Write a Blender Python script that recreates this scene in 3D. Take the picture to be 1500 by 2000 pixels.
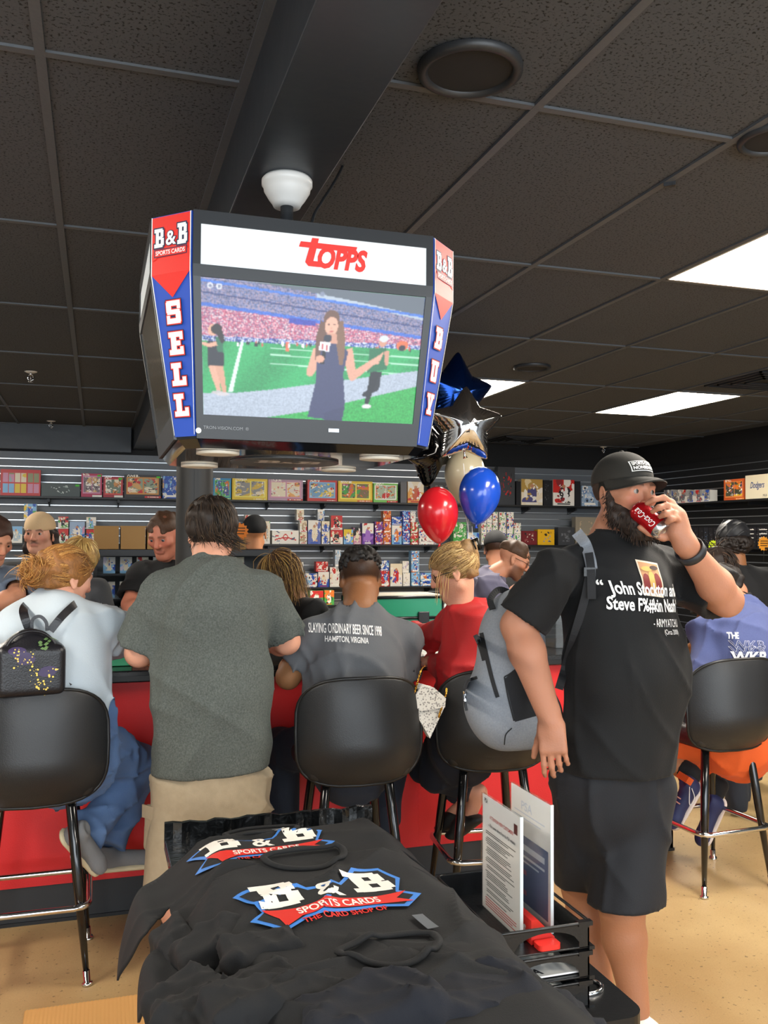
import bpy, bmesh, math, random
import numpy as np
from mathutils import Vector, Matrix
from mathutils.bvhtree import BVHTree

S = bpy.context.scene
for o in list(bpy.data.objects): bpy.data.objects.remove(o)
COL = S.collection
random.seed(7); np.random.seed(7)

# ------------------------------------------------------------------ camera
FPX = 1761.7                       # focal length in pixels of the 1500 x 2000 frame
CAM = np.array([0.0, 0.0, 1.6])
RM = np.array([[0.953, -0.0145, -0.3027], [-0.303, -0.0273, -0.9526], [0.0055, 0.9995, -0.0304]])
_x = RM[:, 0]/np.linalg.norm(RM[:, 0]); _z = RM[:, 2]-_x*np.dot(RM[:, 2], _x); _z /= np.linalg.norm(_z); _y = np.cross(_z, _x)
RM = np.stack([_x, _y, _z], axis=1)
cd = bpy.data.cameras.new('camera'); cam = bpy.data.objects.new('camera', cd); COL.objects.link(cam)
cd.sensor_fit = 'VERTICAL'; cd.sensor_height = 36.0; cd.lens = 36.0*FPX/2000.0; cd.clip_start = 0.05
mw = Matrix([list(RM[i])+[CAM[i]] for i in range(3)]+[[0, 0, 0, 1]]); cam.matrix_world = mw
S.camera = cam
# ------------------------------------------------------------------ light
W = bpy.data.worlds.new('World'); S.world = W; W.use_nodes = True
W.node_tree.nodes['Background'].inputs[0].default_value = (0.80, 0.90, 1.0, 1)
W.node_tree.nodes['Background'].inputs[1].default_value = 1.0
S.view_settings.view_transform = 'Standard'; S.view_settings.look = 'None'
S.view_settings.gamma = 1.0; S.view_settings.use_curve_mapping = False
S.view_settings.exposure = 0.75
PANEL = 25.0                       # ceiling LED panels
def area(name, loc, rot, sx, sy, power, colr):
    l = bpy.data.lights.new(name, 'AREA'); l.shape = 'RECTANGLE'; l.size = sx; l.size_y = sy; l.energy = power; l.color = colr
    o = bpy.data.objects.new(name, l); COL.objects.link(o); o.location = loc; o.rotation_euler = rot; return o
area('storefront_daylight', (0.3, -3.2, 1.7), (math.radians(90), 0, 0), 7.0, 2.2, 190, (0.86, 0.94, 1.0))

# ------------------------------------------------------------------ helpers
def P(px, py, Y):
    "the world point on the vertical plane at distance Y that the photograph shows at (px, py)"
    r = RM @ np.array([px-750, -(py-1000), -FPX]); return CAM+r*(Y/r[1])
def PZ(px, py, z):
    r = RM @ np.array([px-750, -(py-1000), -FPX]); return CAM+r*((z-CAM[2])/r[2])
def lin(h):
    if isinstance(h, str):
        h = h.lstrip('#'); c = [int(h[i:i+2], 16)/255 for i in (0, 2, 4)]
    else: c = list(h)
    return tuple(x/12.92 if x <= .04045 else ((x+.055)/1.055)**2.4 for x in c)
MATS = {}
def M(name, colr='#808080', rough=.6, metal=0., spec=.5, bump=None, var=None, coat=0., trans=0., sheen=0., emit=0., attr=False, alpha=1., ior=1.45, bumpdist=.01, stretch=None):
    if name in MATS: return MATS[name]
    m = bpy.data.materials.new(name); m.use_nodes = True; nt = m.node_tree; N = nt.nodes; L = nt.links
    b = N['Principled BSDF']; c = lin(colr)
    b.inputs['Base Color'].default_value = (*c, 1); b.inputs['Roughness'].default_value = rough; b.inputs['Metallic'].default_value = metal
    b.inputs['Specular IOR Level'].default_value = spec; b.inputs['Coat Weight'].default_value = coat; b.inputs['Transmission Weight'].default_value = trans
    b.inputs['Sheen Weight'].default_value = sheen; b.inputs['Alpha'].default_value = alpha; b.inputs['IOR'].default_value = ior
    src = None
    tc = N.new('ShaderNodeTexCoord'); co = tc.outputs['Object']
    if stretch:
        mp = N.new('ShaderNodeMapping'); mp.inputs['Scale'].default_value = stretch; L.new(co, mp.inputs['Vector']); co = mp.outputs[0]
    if attr:
        a = N.new('ShaderNodeAttribute'); a.attribute_name = 'Col'; src = a.outputs['Color']
    if var:                                             # (scale, other colour, amount, detail)
        n = N.new('ShaderNodeTexNoise'); n.inputs['Scale'].default_value = var[0]; n.inputs['Detail'].default_value = var[3] if len(var) > 3 else 4; L.new(co, n.inputs['Vector'])
        r = N.new('ShaderNodeValToRGB'); r.color_ramp.elements[0].position = .5-.2/var[2] if len(var) > 2 else .3; r.color_ramp.elements[1].position = .5+.2/var[2] if len(var) > 2 else .7
        L.new(n.outputs['Fac'], r.inputs['Fac'])
        mx = N.new('ShaderNodeMix'); mx.data_type = 'RGBA'; L.new(r.outputs['Color'], mx.inputs['Factor'])
        if src: L.new(src, mx.inputs['A'])
        else: mx.inputs['A'].default_value = (*c, 1)
        mx.inputs['B'].default_value = (*lin(var[1]), 1); src = mx.outputs['Result']
    if src: L.new(src, b.inputs['Base Color'])
    if emit:
        b.inputs['Emission Strength'].default_value = emit
        if src: L.new(src, b.inputs['Emission Color'])
        else: b.inputs['Emission Color'].default_value = (*c, 1)
    if bump:                                            # (scale, strength)
        n = N.new('ShaderNodeTexNoise'); n.inputs['Scale'].default_value = bump[0]; n.inputs['Detail'].default_value = bump[2] if len(bump) > 2 else 3; L.new(co, n.inputs['Vector'])
        bp = N.new('ShaderNodeBump'); bp.inputs['Strength'].default_value = bump[1]; bp.inputs['Distance'].default_value = bumpdist
        L.new(n.outputs['Fac'], bp.inputs['Height']); L.new(bp.outputs[0], b.inputs['Normal'])
    MATS[name] = m; return m
def tag(o, label=None, cat=None, group=None, kind=None):
    if label: o['label'] = label
    if cat: o['category'] = cat
    if group: o['group'] = group
    if kind: o['kind'] = kind
    return o
def empty(name, loc=(0, 0, 0), rz=0, label=None, cat=None, group=None):
    o = bpy.data.objects.new(name, None); COL.objects.link(o); o.empty_display_size = .05
    o.location = Vector([float(x) for x in loc]); o.rotation_euler = (0, 0, rz); return tag(o, label, cat, group)
def np_mesh(name, V, F, smooth=True, colors=None):
    me = bpy.data.meshes.new(name); V = np.asarray(V, dtype=np.float32)
    if isinstance(F, np.ndarray):
        nf, k = F.shape
        me.vertices.add(len(V)); me.vertices.foreach_set('co', V.ravel())
        me.loops.add(nf*k); me.loops.foreach_set('vertex_index', F.astype(np.int32).ravel())
        me.polygons.add(nf); me.polygons.foreach_set('loop_start', np.arange(0, nf*k, k, dtype=np.int32))
        me.update(calc_edges=True)
    else: me.from_pydata(V.tolist(), [], F)
    if smooth: me.polygons.foreach_set('use_smooth', [True]*len(me.polygons))
    if colors is not None:
        colors = np.asarray(colors, dtype=np.float32); dom = 'POINT' if len(colors) == len(V) else 'FACE'
        at = me.color_attributes.new('Col', 'FLOAT_COLOR', 'POINT') if dom == 'POINT' else me.attributes.new('Col', 'FLOAT_COLOR', 'FACE')
        at.data.foreach_set('color', np.hstack([colors, np.ones((len(colors), 1), np.float32)]).ravel().astype(np.float32))
    return me
def link(name, me, mat, parent=None, loc=None, rot=None):
    o = bpy.data.objects.new(name, me); COL.objects.link(o)
    if mat is not None and not me.materials:
        for m in (mat if isinstance(mat, (list, tuple)) else [mat]): me.materials.append(m)
    if parent is not None: o.parent = parent
    if loc is not None: o.location = Vector([float(x) for x in loc])
    if rot is not None: o.rotation_euler = rot
    return o
class MB:
    "collects shapes for one mesh"
    def __init__(s): s.v = []; s.f = []; s.m = []; s.sm = []
    def add(s, V, F, mi=0, smooth=False):
        n = len(s.v); s.v += [tuple(float(c) for c in p) for p in V]
        for f in F: s.f.append(tuple(i+n for i in f)); s.m.append(mi); s.sm.append(smooth)
        return s
    def box(s, lo, hi, mi=0, bev=0):
        (a, b, c), (d, e, f) = lo, hi
        if bev <= 0:
            V = [(a, b, c), (d, b, c), (d, e, c), (a, e, c), (a, b, f), (d, b, f), (d, e, f), (a, e, f)]
            return s.add(V, [(3, 2, 1, 0), (4, 5, 6, 7), (0, 1, 5, 4), (1, 2, 6, 5), (2, 3, 7, 6), (3, 0, 4, 7)], mi)
        bm = bmesh.new(); bmesh.ops.create_cube(bm, size=1)
        for v in bm.verts: v.co = ((a+d)/2+v.co.x*(d-a), (b+e)/2+v.co.y*(e-b), (c+f)/2+v.co.z*(f-c))
        bmesh.ops.bevel(bm, geom=list(bm.edges), offset=bev, segments=2, profile=.5, affect='EDGES')
        bm.verts.index_update(); s.add([v.co for v in bm.verts], [[v.index for v in q.verts] for q in bm.faces], mi, False); bm.free(); return s
    def obox(s, c, ax, half, mi=0):
        "oriented box: centre, 3 axes, half sizes"
        c = np.array(c, float); ax = [np.array(a, float)/np.linalg.norm(a) for a in ax]
        V = [c+ax[0]*half[0]*i+ax[1]*half[1]*j+ax[2]*half[2]*k for k in (-1, 1) for (i, j) in ((-1, -1), (1, -1), (1, 1), (-1, 1))]
        return s.add(V, [(3, 2, 1, 0), (4, 5, 6, 7), (0, 1, 5, 4), (1, 2, 6, 5), (2, 3, 7, 6), (3, 0, 4, 7)], mi)
    def tube(s, pts, r, n=10, mi=0, cap=True, flat=1.0, up=None, closed=False):
        pts = [np.array(p, float) for p in pts]; m = len(pts)
        rr = list(r) if hasattr(r, '__len__') else [r]*m
        base = len(s.v); prev = None; V = []
        for i, p in enumerate(pts):
            if closed: t = pts[(i+1) % m]-pts[i-1]
            else: t = pts[min(i+1, m-1)]-pts[max(i-1, 0)]
            t = t/(np.linalg.norm(t)+1e-12)
            if prev is None:
                a = np.array(up, float) if up is not None else (np.array([0, 0, 1.]) if abs(t[2]) < .9 else np.array([1., 0, 0]))
            else: a = prev
            a = a-t*np.dot(a, t); a /= np.linalg.norm(a)+1e-12; prev = a; b = np.cross(t, a)
            for k in range(n):
                w = 2*math.pi*k/n; V.append(p+rr[i]*(math.cos(w)*a*flat+math.sin(w)*b))
        F = []
        for i in range(m if closed else m-1):
            j = (i+1) % m
            for k in range(n): F.append((i*n+k, i*n+(k+1) % n, j*n+(k+1) % n, j*n+k))
        s.add(V, F, mi, True)
        if cap and not closed:
            s.f.append(tuple(base+k for k in reversed(range(n)))); s.m.append(mi); s.sm.append(False)
            s.f.append(tuple(base+(m-1)*n+k for k in range(n))); s.m.append(mi); s.sm.append(False)
        return s
    def lathe(s, prof, n=24, c=(0, 0, 0), mi=0, smooth=True):
        V = []; F = []
        for (r, z) in prof:
            for k in range(n):
                w = 2*math.pi*k/n; V.append((c[0]+r*math.cos(w), c[1]+r*math.sin(w), c[2]+z))
        for i in range(len(prof)-1):
            for k in range(n): F.append((i*n+k, i*n+(k+1) % n, (i+1)*n+(k+1) % n, (i+1)*n+k))
        s.add(V, F, mi, smooth); return s
    def prism(s, poly, a, b, mi=0, fr=None):
        "2-D polygon extruded from a to b along the third axis of frame fr=(origin,u,v,w)"
        if fr is None: fr = (np.zeros(3), np.array([1., 0, 0]), np.array([0, 1., 0]), np.array([0, 0, 1.]))
        o, u, v, w = [np.array(q, float) for q in fr]; n = len(poly)
        V = [o+u*p[0]+v*p[1]+w*a for p in poly]+[o+u*p[0]+v*p[1]+w*b for p in poly]
        F = [tuple(reversed(range(n))), tuple(range(n, 2*n))]+[(i, (i+1) % n, n+(i+1) % n, n+i) for i in range(n)]
        return s.add(V, F, mi)
    def mesh(s, name):
        me = bpy.data.meshes.new(name); me.from_pydata(s.v, [], s.f)
        me.polygons.foreach_set('material_index', s.m); me.polygons.foreach_set('use_smooth', s.sm); me.update(); return me
    def build(s, name, mat, parent=None, loc=None, rot=None): return link(name, s.mesh(name), mat, parent, loc, rot)
def smooth_pts(pts, n=8):
    "Catmull-Rom through the points"
    pts = [np.array(p, float) for p in pts]; q = [2*pts[0]-pts[1]]+pts+[2*pts[-1]-pts[-2]]; out = []
    for i in range(1, len(q)-2):
        for k in range(n):
            t = k/n; p0, p1, p2, p3 = q[i-1:i+3]
            out.append(.5*((2*p1)+(-p0+p2)*t+(2*p0-5*p1+4*p2-p3)*t*t+(-p0+3*p1-3*p2+p3)*t**3))
    out.append(pts[-1]); return out
def copy_tree(o, parent=None):
    c = o.copy(); COL.objects.link(c); c.parent = parent
    for ch in list(o.children): copy_tree(ch, c)
    return c
# text -------------------------------------------------------------
_tc = {}
def text2d(s, bold=0., shear=0., space=1., lh=1.):
    "vertices and faces of a line of text, height of capitals about 0.7, centred on x"
    key = (s, bold, shear, space, lh)
    if key in _tc: return _tc[key]
    cu = bpy.data.curves.new('t', 'FONT'); cu.body = s; cu.align_x = 'CENTER'; cu.offset = bold; cu.shear = shear; cu.space_character = space; cu.space_line = lh
    cu.resolution_u = 3; cu.fill_mode = 'FRONT'
    o = bpy.data.objects.new('t', cu); COL.objects.link(o); dg = bpy.context.evaluated_depsgraph_get(); me = bpy.data.meshes.new_from_object(o.evaluated_get(dg))
    V = np.array([v.co[:] for v in me.vertices]).reshape(-1, 3)[:, :2]; F = [tuple(p.vertices) for p in me.polygons]
    bpy.data.objects.remove(o); bpy.data.curves.remove(cu); bpy.data.meshes.remove(me); _tc[key] = (V, F); return V, F
def text_flat(mb, s, o, u, v, size, n=None, off=.001, mi=0, bold=0., shear=0., width=None, warp=None, space=1., lh=1.):
    "put text on a plane: origin o, unit axes u (right) and v (up)"
    V, F = text2d(s, bold, shear, space, lh)
    if len(V) == 0: return
    o, u, v = [np.array(q, float) for q in (o, u, v)]; n = np.cross(u, v) if n is None else np.array(n, float); sx = size
    if width: sx = width/(V[:, 0].max()-V[:, 0].min())
    X = V[:, 0]*sx; Yv = V[:, 1]*size
    if warp: X, Yv = warp(X, Yv)
    mb.add([o+u*x+v*y+n*off for x, y in zip(X, Yv)], F, mi)
def poly_flat(mb, poly, o, u, v, off=.001, mi=0, warp=None):
    o, u, v = [np.array(q, float) for q in (o, u, v)]; n = np.cross(u, v); p = np.array(poly, float)
    if warp: a, b = warp(p[:, 0], p[:, 1]); p = np.stack([a, b], 1)
    V = [o+u*x+v*y+n*off for x, y in p]
    from mathutils.geometry import tessellate_polygon
    F = tessellate_polygon([[Vector((x, y, 0)) for x, y in p]])
    out = []
    for t in F:
        a, b, c = [p[i] for i in t]; out.append(tuple(t) if (b[0]-a[0])*(c[1]-a[1])-(b[1]-a[1])*(c[0]-a[0]) > 0 else tuple(reversed(t)))
    mb.add(V, out, mi)
def bvh_of(o):
    me = o.data; m = o.matrix_world if o.parent is None else Matrix.Translation(o.parent.location) @ o.matrix_local
    return BVHTree.FromPolygons([v.co for v in me.vertices], [tuple(p.vertices) for p in me.polygons])
def wrap(mb, bvh, n, off=.003, reach=.5):
    "drop every vertex of mb along -n onto the surface"
    n = Vector(n).normalized(); out = []
    for p in mb.v:
        h = bvh.ray_cast(Vector(p)+n*reach, -n, reach*2)
        out.append(tuple(h[0]+n*off) if h[0] is not None else p)
    mb.v = out; return mb
def subdiv(mb, maxlen):
    "split long edges so that a decal can bend"
    bm = bmesh.new(); vs = [bm.verts.new(v) for v in mb.v]
    for f, mi in zip(mb.f, mb.m):
        try: q = bm.faces.new([vs[i] for i in f]); q.material_index = mi
        except ValueError: pass
    bmesh.ops.triangulate(bm, faces=list(bm.faces))
    for _ in range(5):
        e = [e for e in bm.edges if e.calc_length() > maxlen]
        if not e: break
        bmesh.ops.subdivide_edges(bm, edges=e, cuts=1); bmesh.ops.triangulate(bm, faces=[f for f in bm.faces if len(f.verts) > 3])
    bm.verts.index_update(); mb.v = [tuple(v.co) for v in bm.verts]; mb.f = [tuple(v.index for v in f.verts) for f in bm.faces]; mb.m = [f.material_index for f in bm.faces]; mb.sm = [True]*len(mb.f); bm.free(); return mb
# signed-distance modelling ------------------------------------------
def unit(a): a = np.array(a, float); return a/(np.linalg.norm(a)+1e-12)
class SDF:
    def __init__(s, vox=.008, k=.02): s.ops = []; s.vox = vox; s.k = k; s.disp = None; s.pl = []
    def cone(s, a, b, ra, rb=None, k=None, sub=False, flat=None, cut=0, cuta=0):
        s.ops.append(('c', np.array(a, float), np.array(b, float), ra, ra if rb is None else rb, s.k if k is None else k, sub, flat, cut, cuta)); return s
    def ell(s, c, r, R=None, k=None, sub=False):
        s.ops.append(('e', np.array(c, float), np.array(r, float)*np.ones(3), np.eye(3) if R is None else np.array(R, float), s.k if k is None else k, sub)); return s
    def box(s, c, h, R=None, r=.005, k=None, sub=False):
        s.ops.append(('b', np.array(c, float), np.array(h, float), np.eye(3) if R is None else np.array(R, float), r, s.k if k is None else k, sub)); return s
    def half(s, p, n): s.pl.append((np.array(p, float), unit(n))); return s
    def bounds(s, o):
        if o[0] == 'c':
            r = max(o[3], o[4]); fl = 1.
            if o[7] is not None: fl = max(1., 1./o[7][1])
            return np.minimum(o[1], o[2])-r*fl, np.maximum(o[1], o[2])+r*fl
        if o[0] == 'e': e = np.abs(o[3].T) @ o[2]; return o[1]-e, o[1]+e
        e = np.abs(o[3].T) @ (o[2]); return o[1]-e-o[4], o[1]+e+o[4]
    @staticmethod
    def dist(o, p):
        if o[0] == 'c':
            a, b, ra, rb = o[1], o[2], o[3], o[4]; q = p-a; ba = b-a
            if o[7] is not None:
                ax = unit(o[7][0]); fct = o[7][1]; q = q+(fct-1)*(q @ ax)[..., None]*ax; ba = ba+(fct-1)*np.dot(ba, ax)*ax
            l2 = ba @ ba
            t = np.clip((q @ ba)/(l2+1e-12), 0, 1); d = np.sqrt(((q-t[..., None]*ba)**2).sum(-1))-(ra+(rb-ra)*t)
            if o[8]: d = np.maximum(d, (p-b) @ unit(b-a)-(o[8] if o[8] is not True else 0))
            if o[9]: d = np.maximum(d, (p-a) @ unit(a-b))
            return d
        if o[0] == 'e':
            q = (p-o[1]) @ o[3].T; l = np.sqrt(((q/o[2])**2).sum(-1)); return (l-1)*o[2].min()
        q = np.abs((p-o[1]) @ o[3].T)-o[2]; return np.sqrt((np.maximum(q, 0)**2).sum(-1))+np.minimum(q.max(-1), 0)-o[4]
    def eval(s, p):
        d = np.full(p.shape[:-1], 1e3)
        for o in s.ops: d = s.comb(d, s.dist(o, p), o)
        return d
    @staticmethod
    def comb(cur, d, o):
        sub = o[6] if o[0] == 'c' else o[-1]; k = o[5] if o[0] == 'c' else o[-2]
        if sub:
            d = -d; h = np.clip(.5-.5*(d-cur)/max(k, 1e-6), 0, 1); return np.where(cur > 100, cur, cur*h+d*(1-h)+k*h*(1-h))
        h = np.clip(.5+.5*(d-cur)/max(k, 1e-6), 0, 1); r = d*(1-h)+cur*h-k*h*(1-h); return np.where(cur > 100, d, r)
    def mesh(s):
        v = s.vox; los, his = zip(*[s.bounds(o) for o in s.ops if not (o[6] if o[0] == 'c' else o[-1])])
        lo = np.min(los, 0)-4*v; hi = np.max(his, 0)+4*v; n = np.ceil((hi-lo)/v).astype(int)+1
        D = np.full(n, 1e3, np.float64)
        ax = [lo[i]+v*np.arange(n[i]) for i in range(3)]
        for o in s.ops:
            a, b = s.bounds(o); kk = o[5] if o[0] == 'c' else o[-2]; mg = kk+3*v
            i0 = np.clip(np.floor((a-mg-lo)/v).astype(int), 0, n); i1 = np.clip(np.ceil((b+mg-lo)/v).astype(int)+1, 0, n)
            if (i1 <= i0).any(): continue
            sl = tuple(slice(i0[i], i1[i]) for i in range(3))
            g = np.stack(np.meshgrid(*[ax[i][sl[i]] for i in range(3)], indexing='ij'), -1)
            D[sl] = s.comb(D[sl], s.dist(o, g), o)
        if s.disp is not None or s.pl:
            ii = np.argwhere(np.abs(D) < 8*v); p = lo+ii*v
            if s.disp is not None: D[tuple(ii.T)] += s.disp(p)
            if s.pl:
                g = np.stack(np.meshgrid(*ax, indexing='ij'), -1)
                for q, nn in s.pl: D = np.maximum(D, (g-q) @ nn)
        return surface_nets(D, lo, v)
def surface_nets(D, lo, v):
    I = D < 0; n = np.array(D.shape)
    c = np.zeros(n-1, np.int8)
    offs = [(i, j, k) for i in (0, 1) for j in (0, 1) for k in (0, 1)]
    for (i, j, k) in offs: c += I[i:n[0]-1+i, j:n[1]-1+j, k:n[2]-1+k]
    act = (c > 0) & (c < 8); cells = np.argwhere(act); m = len(cells)
    idx = np.full(act.shape, -1, np.int32); idx[tuple(cells.T)] = np.arange(m)
    cv = np.stack([D[cells[:, 0]+i, cells[:, 1]+j, cells[:, 2]+k] for (i, j, k) in offs], 1)
    cv = np.clip(cv, -2*v, 2*v)
    oa = np.array(offs); acc = np.zeros((m, 3)); cnt = np.zeros(m)
    for a in range(8):
        for b in range(a+1, 8):
            if np.abs(oa[a]-oa[b]).sum() != 1: continue
            s = (cv[:, a] < 0) != (cv[:, b] < 0); da, db = cv[s, a], cv[s, b]; t = (da/(da-db))[:, None]
            acc[s] += oa[a]+(oa[b]-oa[a])*t; cnt[s] += 1
    V = lo+(cells+acc/cnt[:, None])*v; Fs = []
    for axn in range(3):
        sl0 = [slice(None)]*3; sl1 = [slice(None)]*3; sl0[axn] = slice(0, -1); sl1[axn] = slice(1, None)
        ch = I[tuple(sl0)] != I[tuple(sl1)]; e = np.argwhere(ch)
        u, w = (axn+1) % 3, (axn+2) % 3
        e = e[(e[:, u] > 0) & (e[:, w] > 0) & (e[:, u] < n[u]-1) & (e[:, w] < n[w]-1)]
        if len(e) == 0: continue
        neg = I[tuple(e.T)]; q = []
        for du, dw in ((-1, -1), (0, -1), (0, 0), (-1, 0)):
            f = e.copy(); f[:, u] += du; f[:, w] += dw; q.append(idx[tuple(f.T)])
        q = np.stack(q, 1); q[~neg] = q[~neg][:, ::-1]; Fs.append(q)
    return V, np.concatenate(Fs)
def relax(V, F, it=1, lam=.5):
    for _ in range(it):
        a = np.zeros_like(V); c = np.zeros(len(V))
        for i in range(4):
            j = (i+1) % 4; np.add.at(a, F[:, i], V[F[:, j]]); np.add.at(c, F[:, i], 1); np.add.at(a, F[:, j], V[F[:, i]]); np.add.at(c, F[:, j], 1)
        V = V+lam*(a/np.maximum(c, 1)[:, None]-V)
    return V
def folds(amp, freq, seed=0, dirs=None):
    "soft cloth folds as a displacement field"
    rg = np.random.RandomState(seed); K = []
    for i in range(5):
        d = unit(rg.randn(3)) if dirs is None else unit(np.array(dirs[i % len(dirs)])+.25*rg.randn(3)); K.append((d*freq*(.6+.9*rg.rand()), rg.rand()*6.28, unit(rg.randn(3))*freq*.5, rg.rand()*6.28))
    def fn(p):
        r = 0
        for k, ph, k2, ph2 in K: r = r+np.sin(p @ k+ph+1.6*np.sin(p @ k2+ph2))
        return amp*r/2.2
    return fn
def PX(px, py, X):
    r = RM @ np.array([px-750, -(py-1000), -FPX]); return CAM+r*(X/r[0])
# ================================================================== SETTING
CH = 2.72; YB = 9.65; XR = 6.2; XL = -3.4
mtile = M('ceiling_tile', '#34363a', .75)
def _tile_nodes():
    nt = mtile.node_tree; N = nt.nodes; L = nt.links; b = N['Principled BSDF']; tc = N.new('ShaderNodeTexCoord')
    n = N.new('ShaderNodeTexNoise'); n.inputs['Scale'].default_value = 125; n.inputs['Detail'].default_value = 2.5; n.inputs['Roughness'].default_value = .55
    L.new(tc.outputs['Object'], n.inputs['Vector'])
    r = N.new('ShaderNodeValToRGB'); r.color_ramp.elements[0].position = .36; r.color_ramp.elements[1].position = .44
    r.color_ramp.elements[0].color = (*lin('#18191a'), 1); r.color_ramp.elements[1].color = (*lin('#4b4f55'), 1); L.new(n.outputs['Fac'], r.inputs[0]); L.new(r.outputs[0], b.inputs['Base Color'])
    bp = N.new('ShaderNodeBump'); bp.inputs['Strength'].default_value = .6; bp.inputs['Distance'].default_value = .006; L.new(r.outputs[0], bp.inputs['Height']); L.new(bp.outputs[0], b.inputs['Normal'])
_tile_nodes()
mgrid = M('ceiling_grid', '#54585d', .45, bump=(60, .1))
mblack = M('black_paint', '#1b1d20', .55, bump=(30, .15))
msoft = M('soffit_paint', '#2f343b', .4, bump=(9, .2))
# floor
mfloor = M('polished_concrete', '#c3a67c', .42)
def _floor_nodes():
    nt = mfloor.node_tree; N = nt.nodes; L = nt.links; b = N['Principled BSDF']; tc = N.new('ShaderNodeTexCoord')
    n1 = N.new('ShaderNodeTexNoise'); n1.inputs['Scale'].default_value = 1.3; n1.inputs['Detail'].default_value = 6; L.new(tc.outputs['Object'], n1.inputs['Vector'])
    r1 = N.new('ShaderNodeValToRGB'); r1.color_ramp.elements[0].position = .35; r1.color_ramp.elements[1].position = .65
    r1.color_ramp.elements[0].color = (*lin('#957850'), 1); r1.color_ramp.elements[1].color = (*lin('#b0976c'), 1); L.new(n1.outputs['Fac'], r1.inputs[0])
    n2 = N.new('ShaderNodeTexNoise'); n2.inputs['Scale'].default_value = 55; n2.inputs['Detail'].default_value = 3; L.new(tc.outputs['Object'], n2.inputs['Vector'])
    r2 = N.new('ShaderNodeValToRGB'); r2.color_ramp.elements[0].position = .30; r2.color_ramp.elements[1].position = .36; L.new(n2.outputs['Fac'], r2.inputs[0])
    r2.color_ramp.elements[0].color = (.22, .2, .18, 1); r2.color_ramp.elements[1].color = (1, 1, 1, 1)
    n3 = N.new('ShaderNodeTexNoise'); n3.inputs['Scale'].default_value = 160; L.new(tc.outputs['Object'], n3.inputs['Vector'])
    r3 = N.new('ShaderNodeValToRGB'); r3.color_ramp.elements[0].color = (.78, .78, .78, 1); r3.color_ramp.elements[1].color = (1.12, 1.12, 1.1, 1); L.new(n3.outputs['Fac'], r3.inputs[0])
    m1 = N.new('ShaderNodeMix'); m1.data_type = 'RGBA'; m1.blend_type = 'MULTIPLY'; m1.inputs['Factor'].default_value = .8; L.new(r1.outputs[0], m1.inputs['A']); L.new(r2.outputs[0], m1.inputs['B'])
    m2 = N.new('ShaderNodeMix'); m2.data_type = 'RGBA'; m2.blend_type = 'MULTIPLY'; m2.inputs['Factor'].default_value = 1; L.new(m1.outputs['Result'], m2.inputs['A']); L.new(r3.outputs[0], m2.inputs['B'])
    L.new(m2.outputs['Result'], b.inputs['Base Color'])
_floor_nodes()
tag(MB().box((XL, -3.4, -.1), (XR, YB, 0)).build('floor', mfloor), 'beige speckled polished concrete floor', kind='structure')
# ceiling: slab above, tiles and grid as pieces
ceil = tag(MB().box((XL, -3.4, CH+.06), (XR+.1, YB+.1, CH+.16)).build('ceiling', mblack), 'black painted suspended tile ceiling', kind='structure')
BX0, BX1, BZ = .34, .545, 2.51
CELLS = []          # (x0,x1,y0,y1)
def grid_lines(first, pitch, lo, hi):
    k = math.ceil((lo-first)/pitch); out = [lo]
    while first+k*pitch < hi-.02:
        if first+k*pitch > lo+.02: out.append(first+k*pitch)
        k += 1
    return out+[hi]
LIGHTC = [(2.29, 2.08), (4.12, 2.08), (2.29, 5.74), (4.12, 5.74), (2.29, -1.58), (4.12, -1.58), (-1.972, 2.2), (-1.972, 5.86), (-1.972, -1.46)]
_tm = {}
_cut = [(4.12, 4.52)]
for (xs, ys) in ((grid_lines(-.142, .61, XL, BX0), grid_lines(2.2, 1.22, -3.4, YB)), (grid_lines(1.07, .61, BX1, XR), grid_lines(2.08, 1.22, -3.4, YB))):
    for i in range(len(xs)-1):
        for j in range(len(ys)-1):
            x0, x1, y0, y1 = xs[i], xs[i+1], ys[j], ys[j+1]
            if any(abs(x0-a) < .05 and abs(y0-b) < .05 for a, b in LIGHTC): CELLS.append((x0, x1, y0, y1)); continue
            w, d = round(x1-x0, 3), round(y1-y0, 3)
            if (w, d) not in _tm:
                _tm[(w, d)] = MB().box((-w/2+.008, -d/2+.008, 0), (w/2-.008, d/2-.008, .018)).mesh('ceiling_tile'); _tm[(w, d)].materials.append(mtile)
            o = link('ceiling_tile', _tm[(w, d)], None, ceil, ((x0+x1)/2, (y0+y1)/2, CH+.006+random.uniform(-.001, .001)), (random.uniform(-.001, .001), 0, 0))
    for x in xs[1:-1]: MB().box((x-.012, ys[0], CH-.002), (x+.012, ys[-1], CH+.006)).build('ceiling_runner', mgrid, ceil)
    for y in ys[1:-1]: MB().box((xs[0], y-.012, CH-.0015), (xs[-1], y+.012, CH+.0055)).build('ceiling_cross_tee', mgrid, ceil)
for x in (BX0-.012, BX1+.012): MB().box((x-.012, -3.4, CH-.003), (x+.012, YB, CH+.006)).build('ceiling_edge_angle', mgrid, ceil)
# boxed beam
tag(MB().box((BX0, -3.4, BZ), (BX1, YB, CH+.06), bev=.004).build('trim_1', msoft), 'dark painted boxed ceiling beam over the hanging screen', kind='structure')
tag(MB().box((XL, YB-.12, 2.47), (BX0-.02, YB, CH+.05), bev=.004).build('trim_2', msoft), 'dark soffit above the slat wall, left of the beam', kind='structure')
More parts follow.
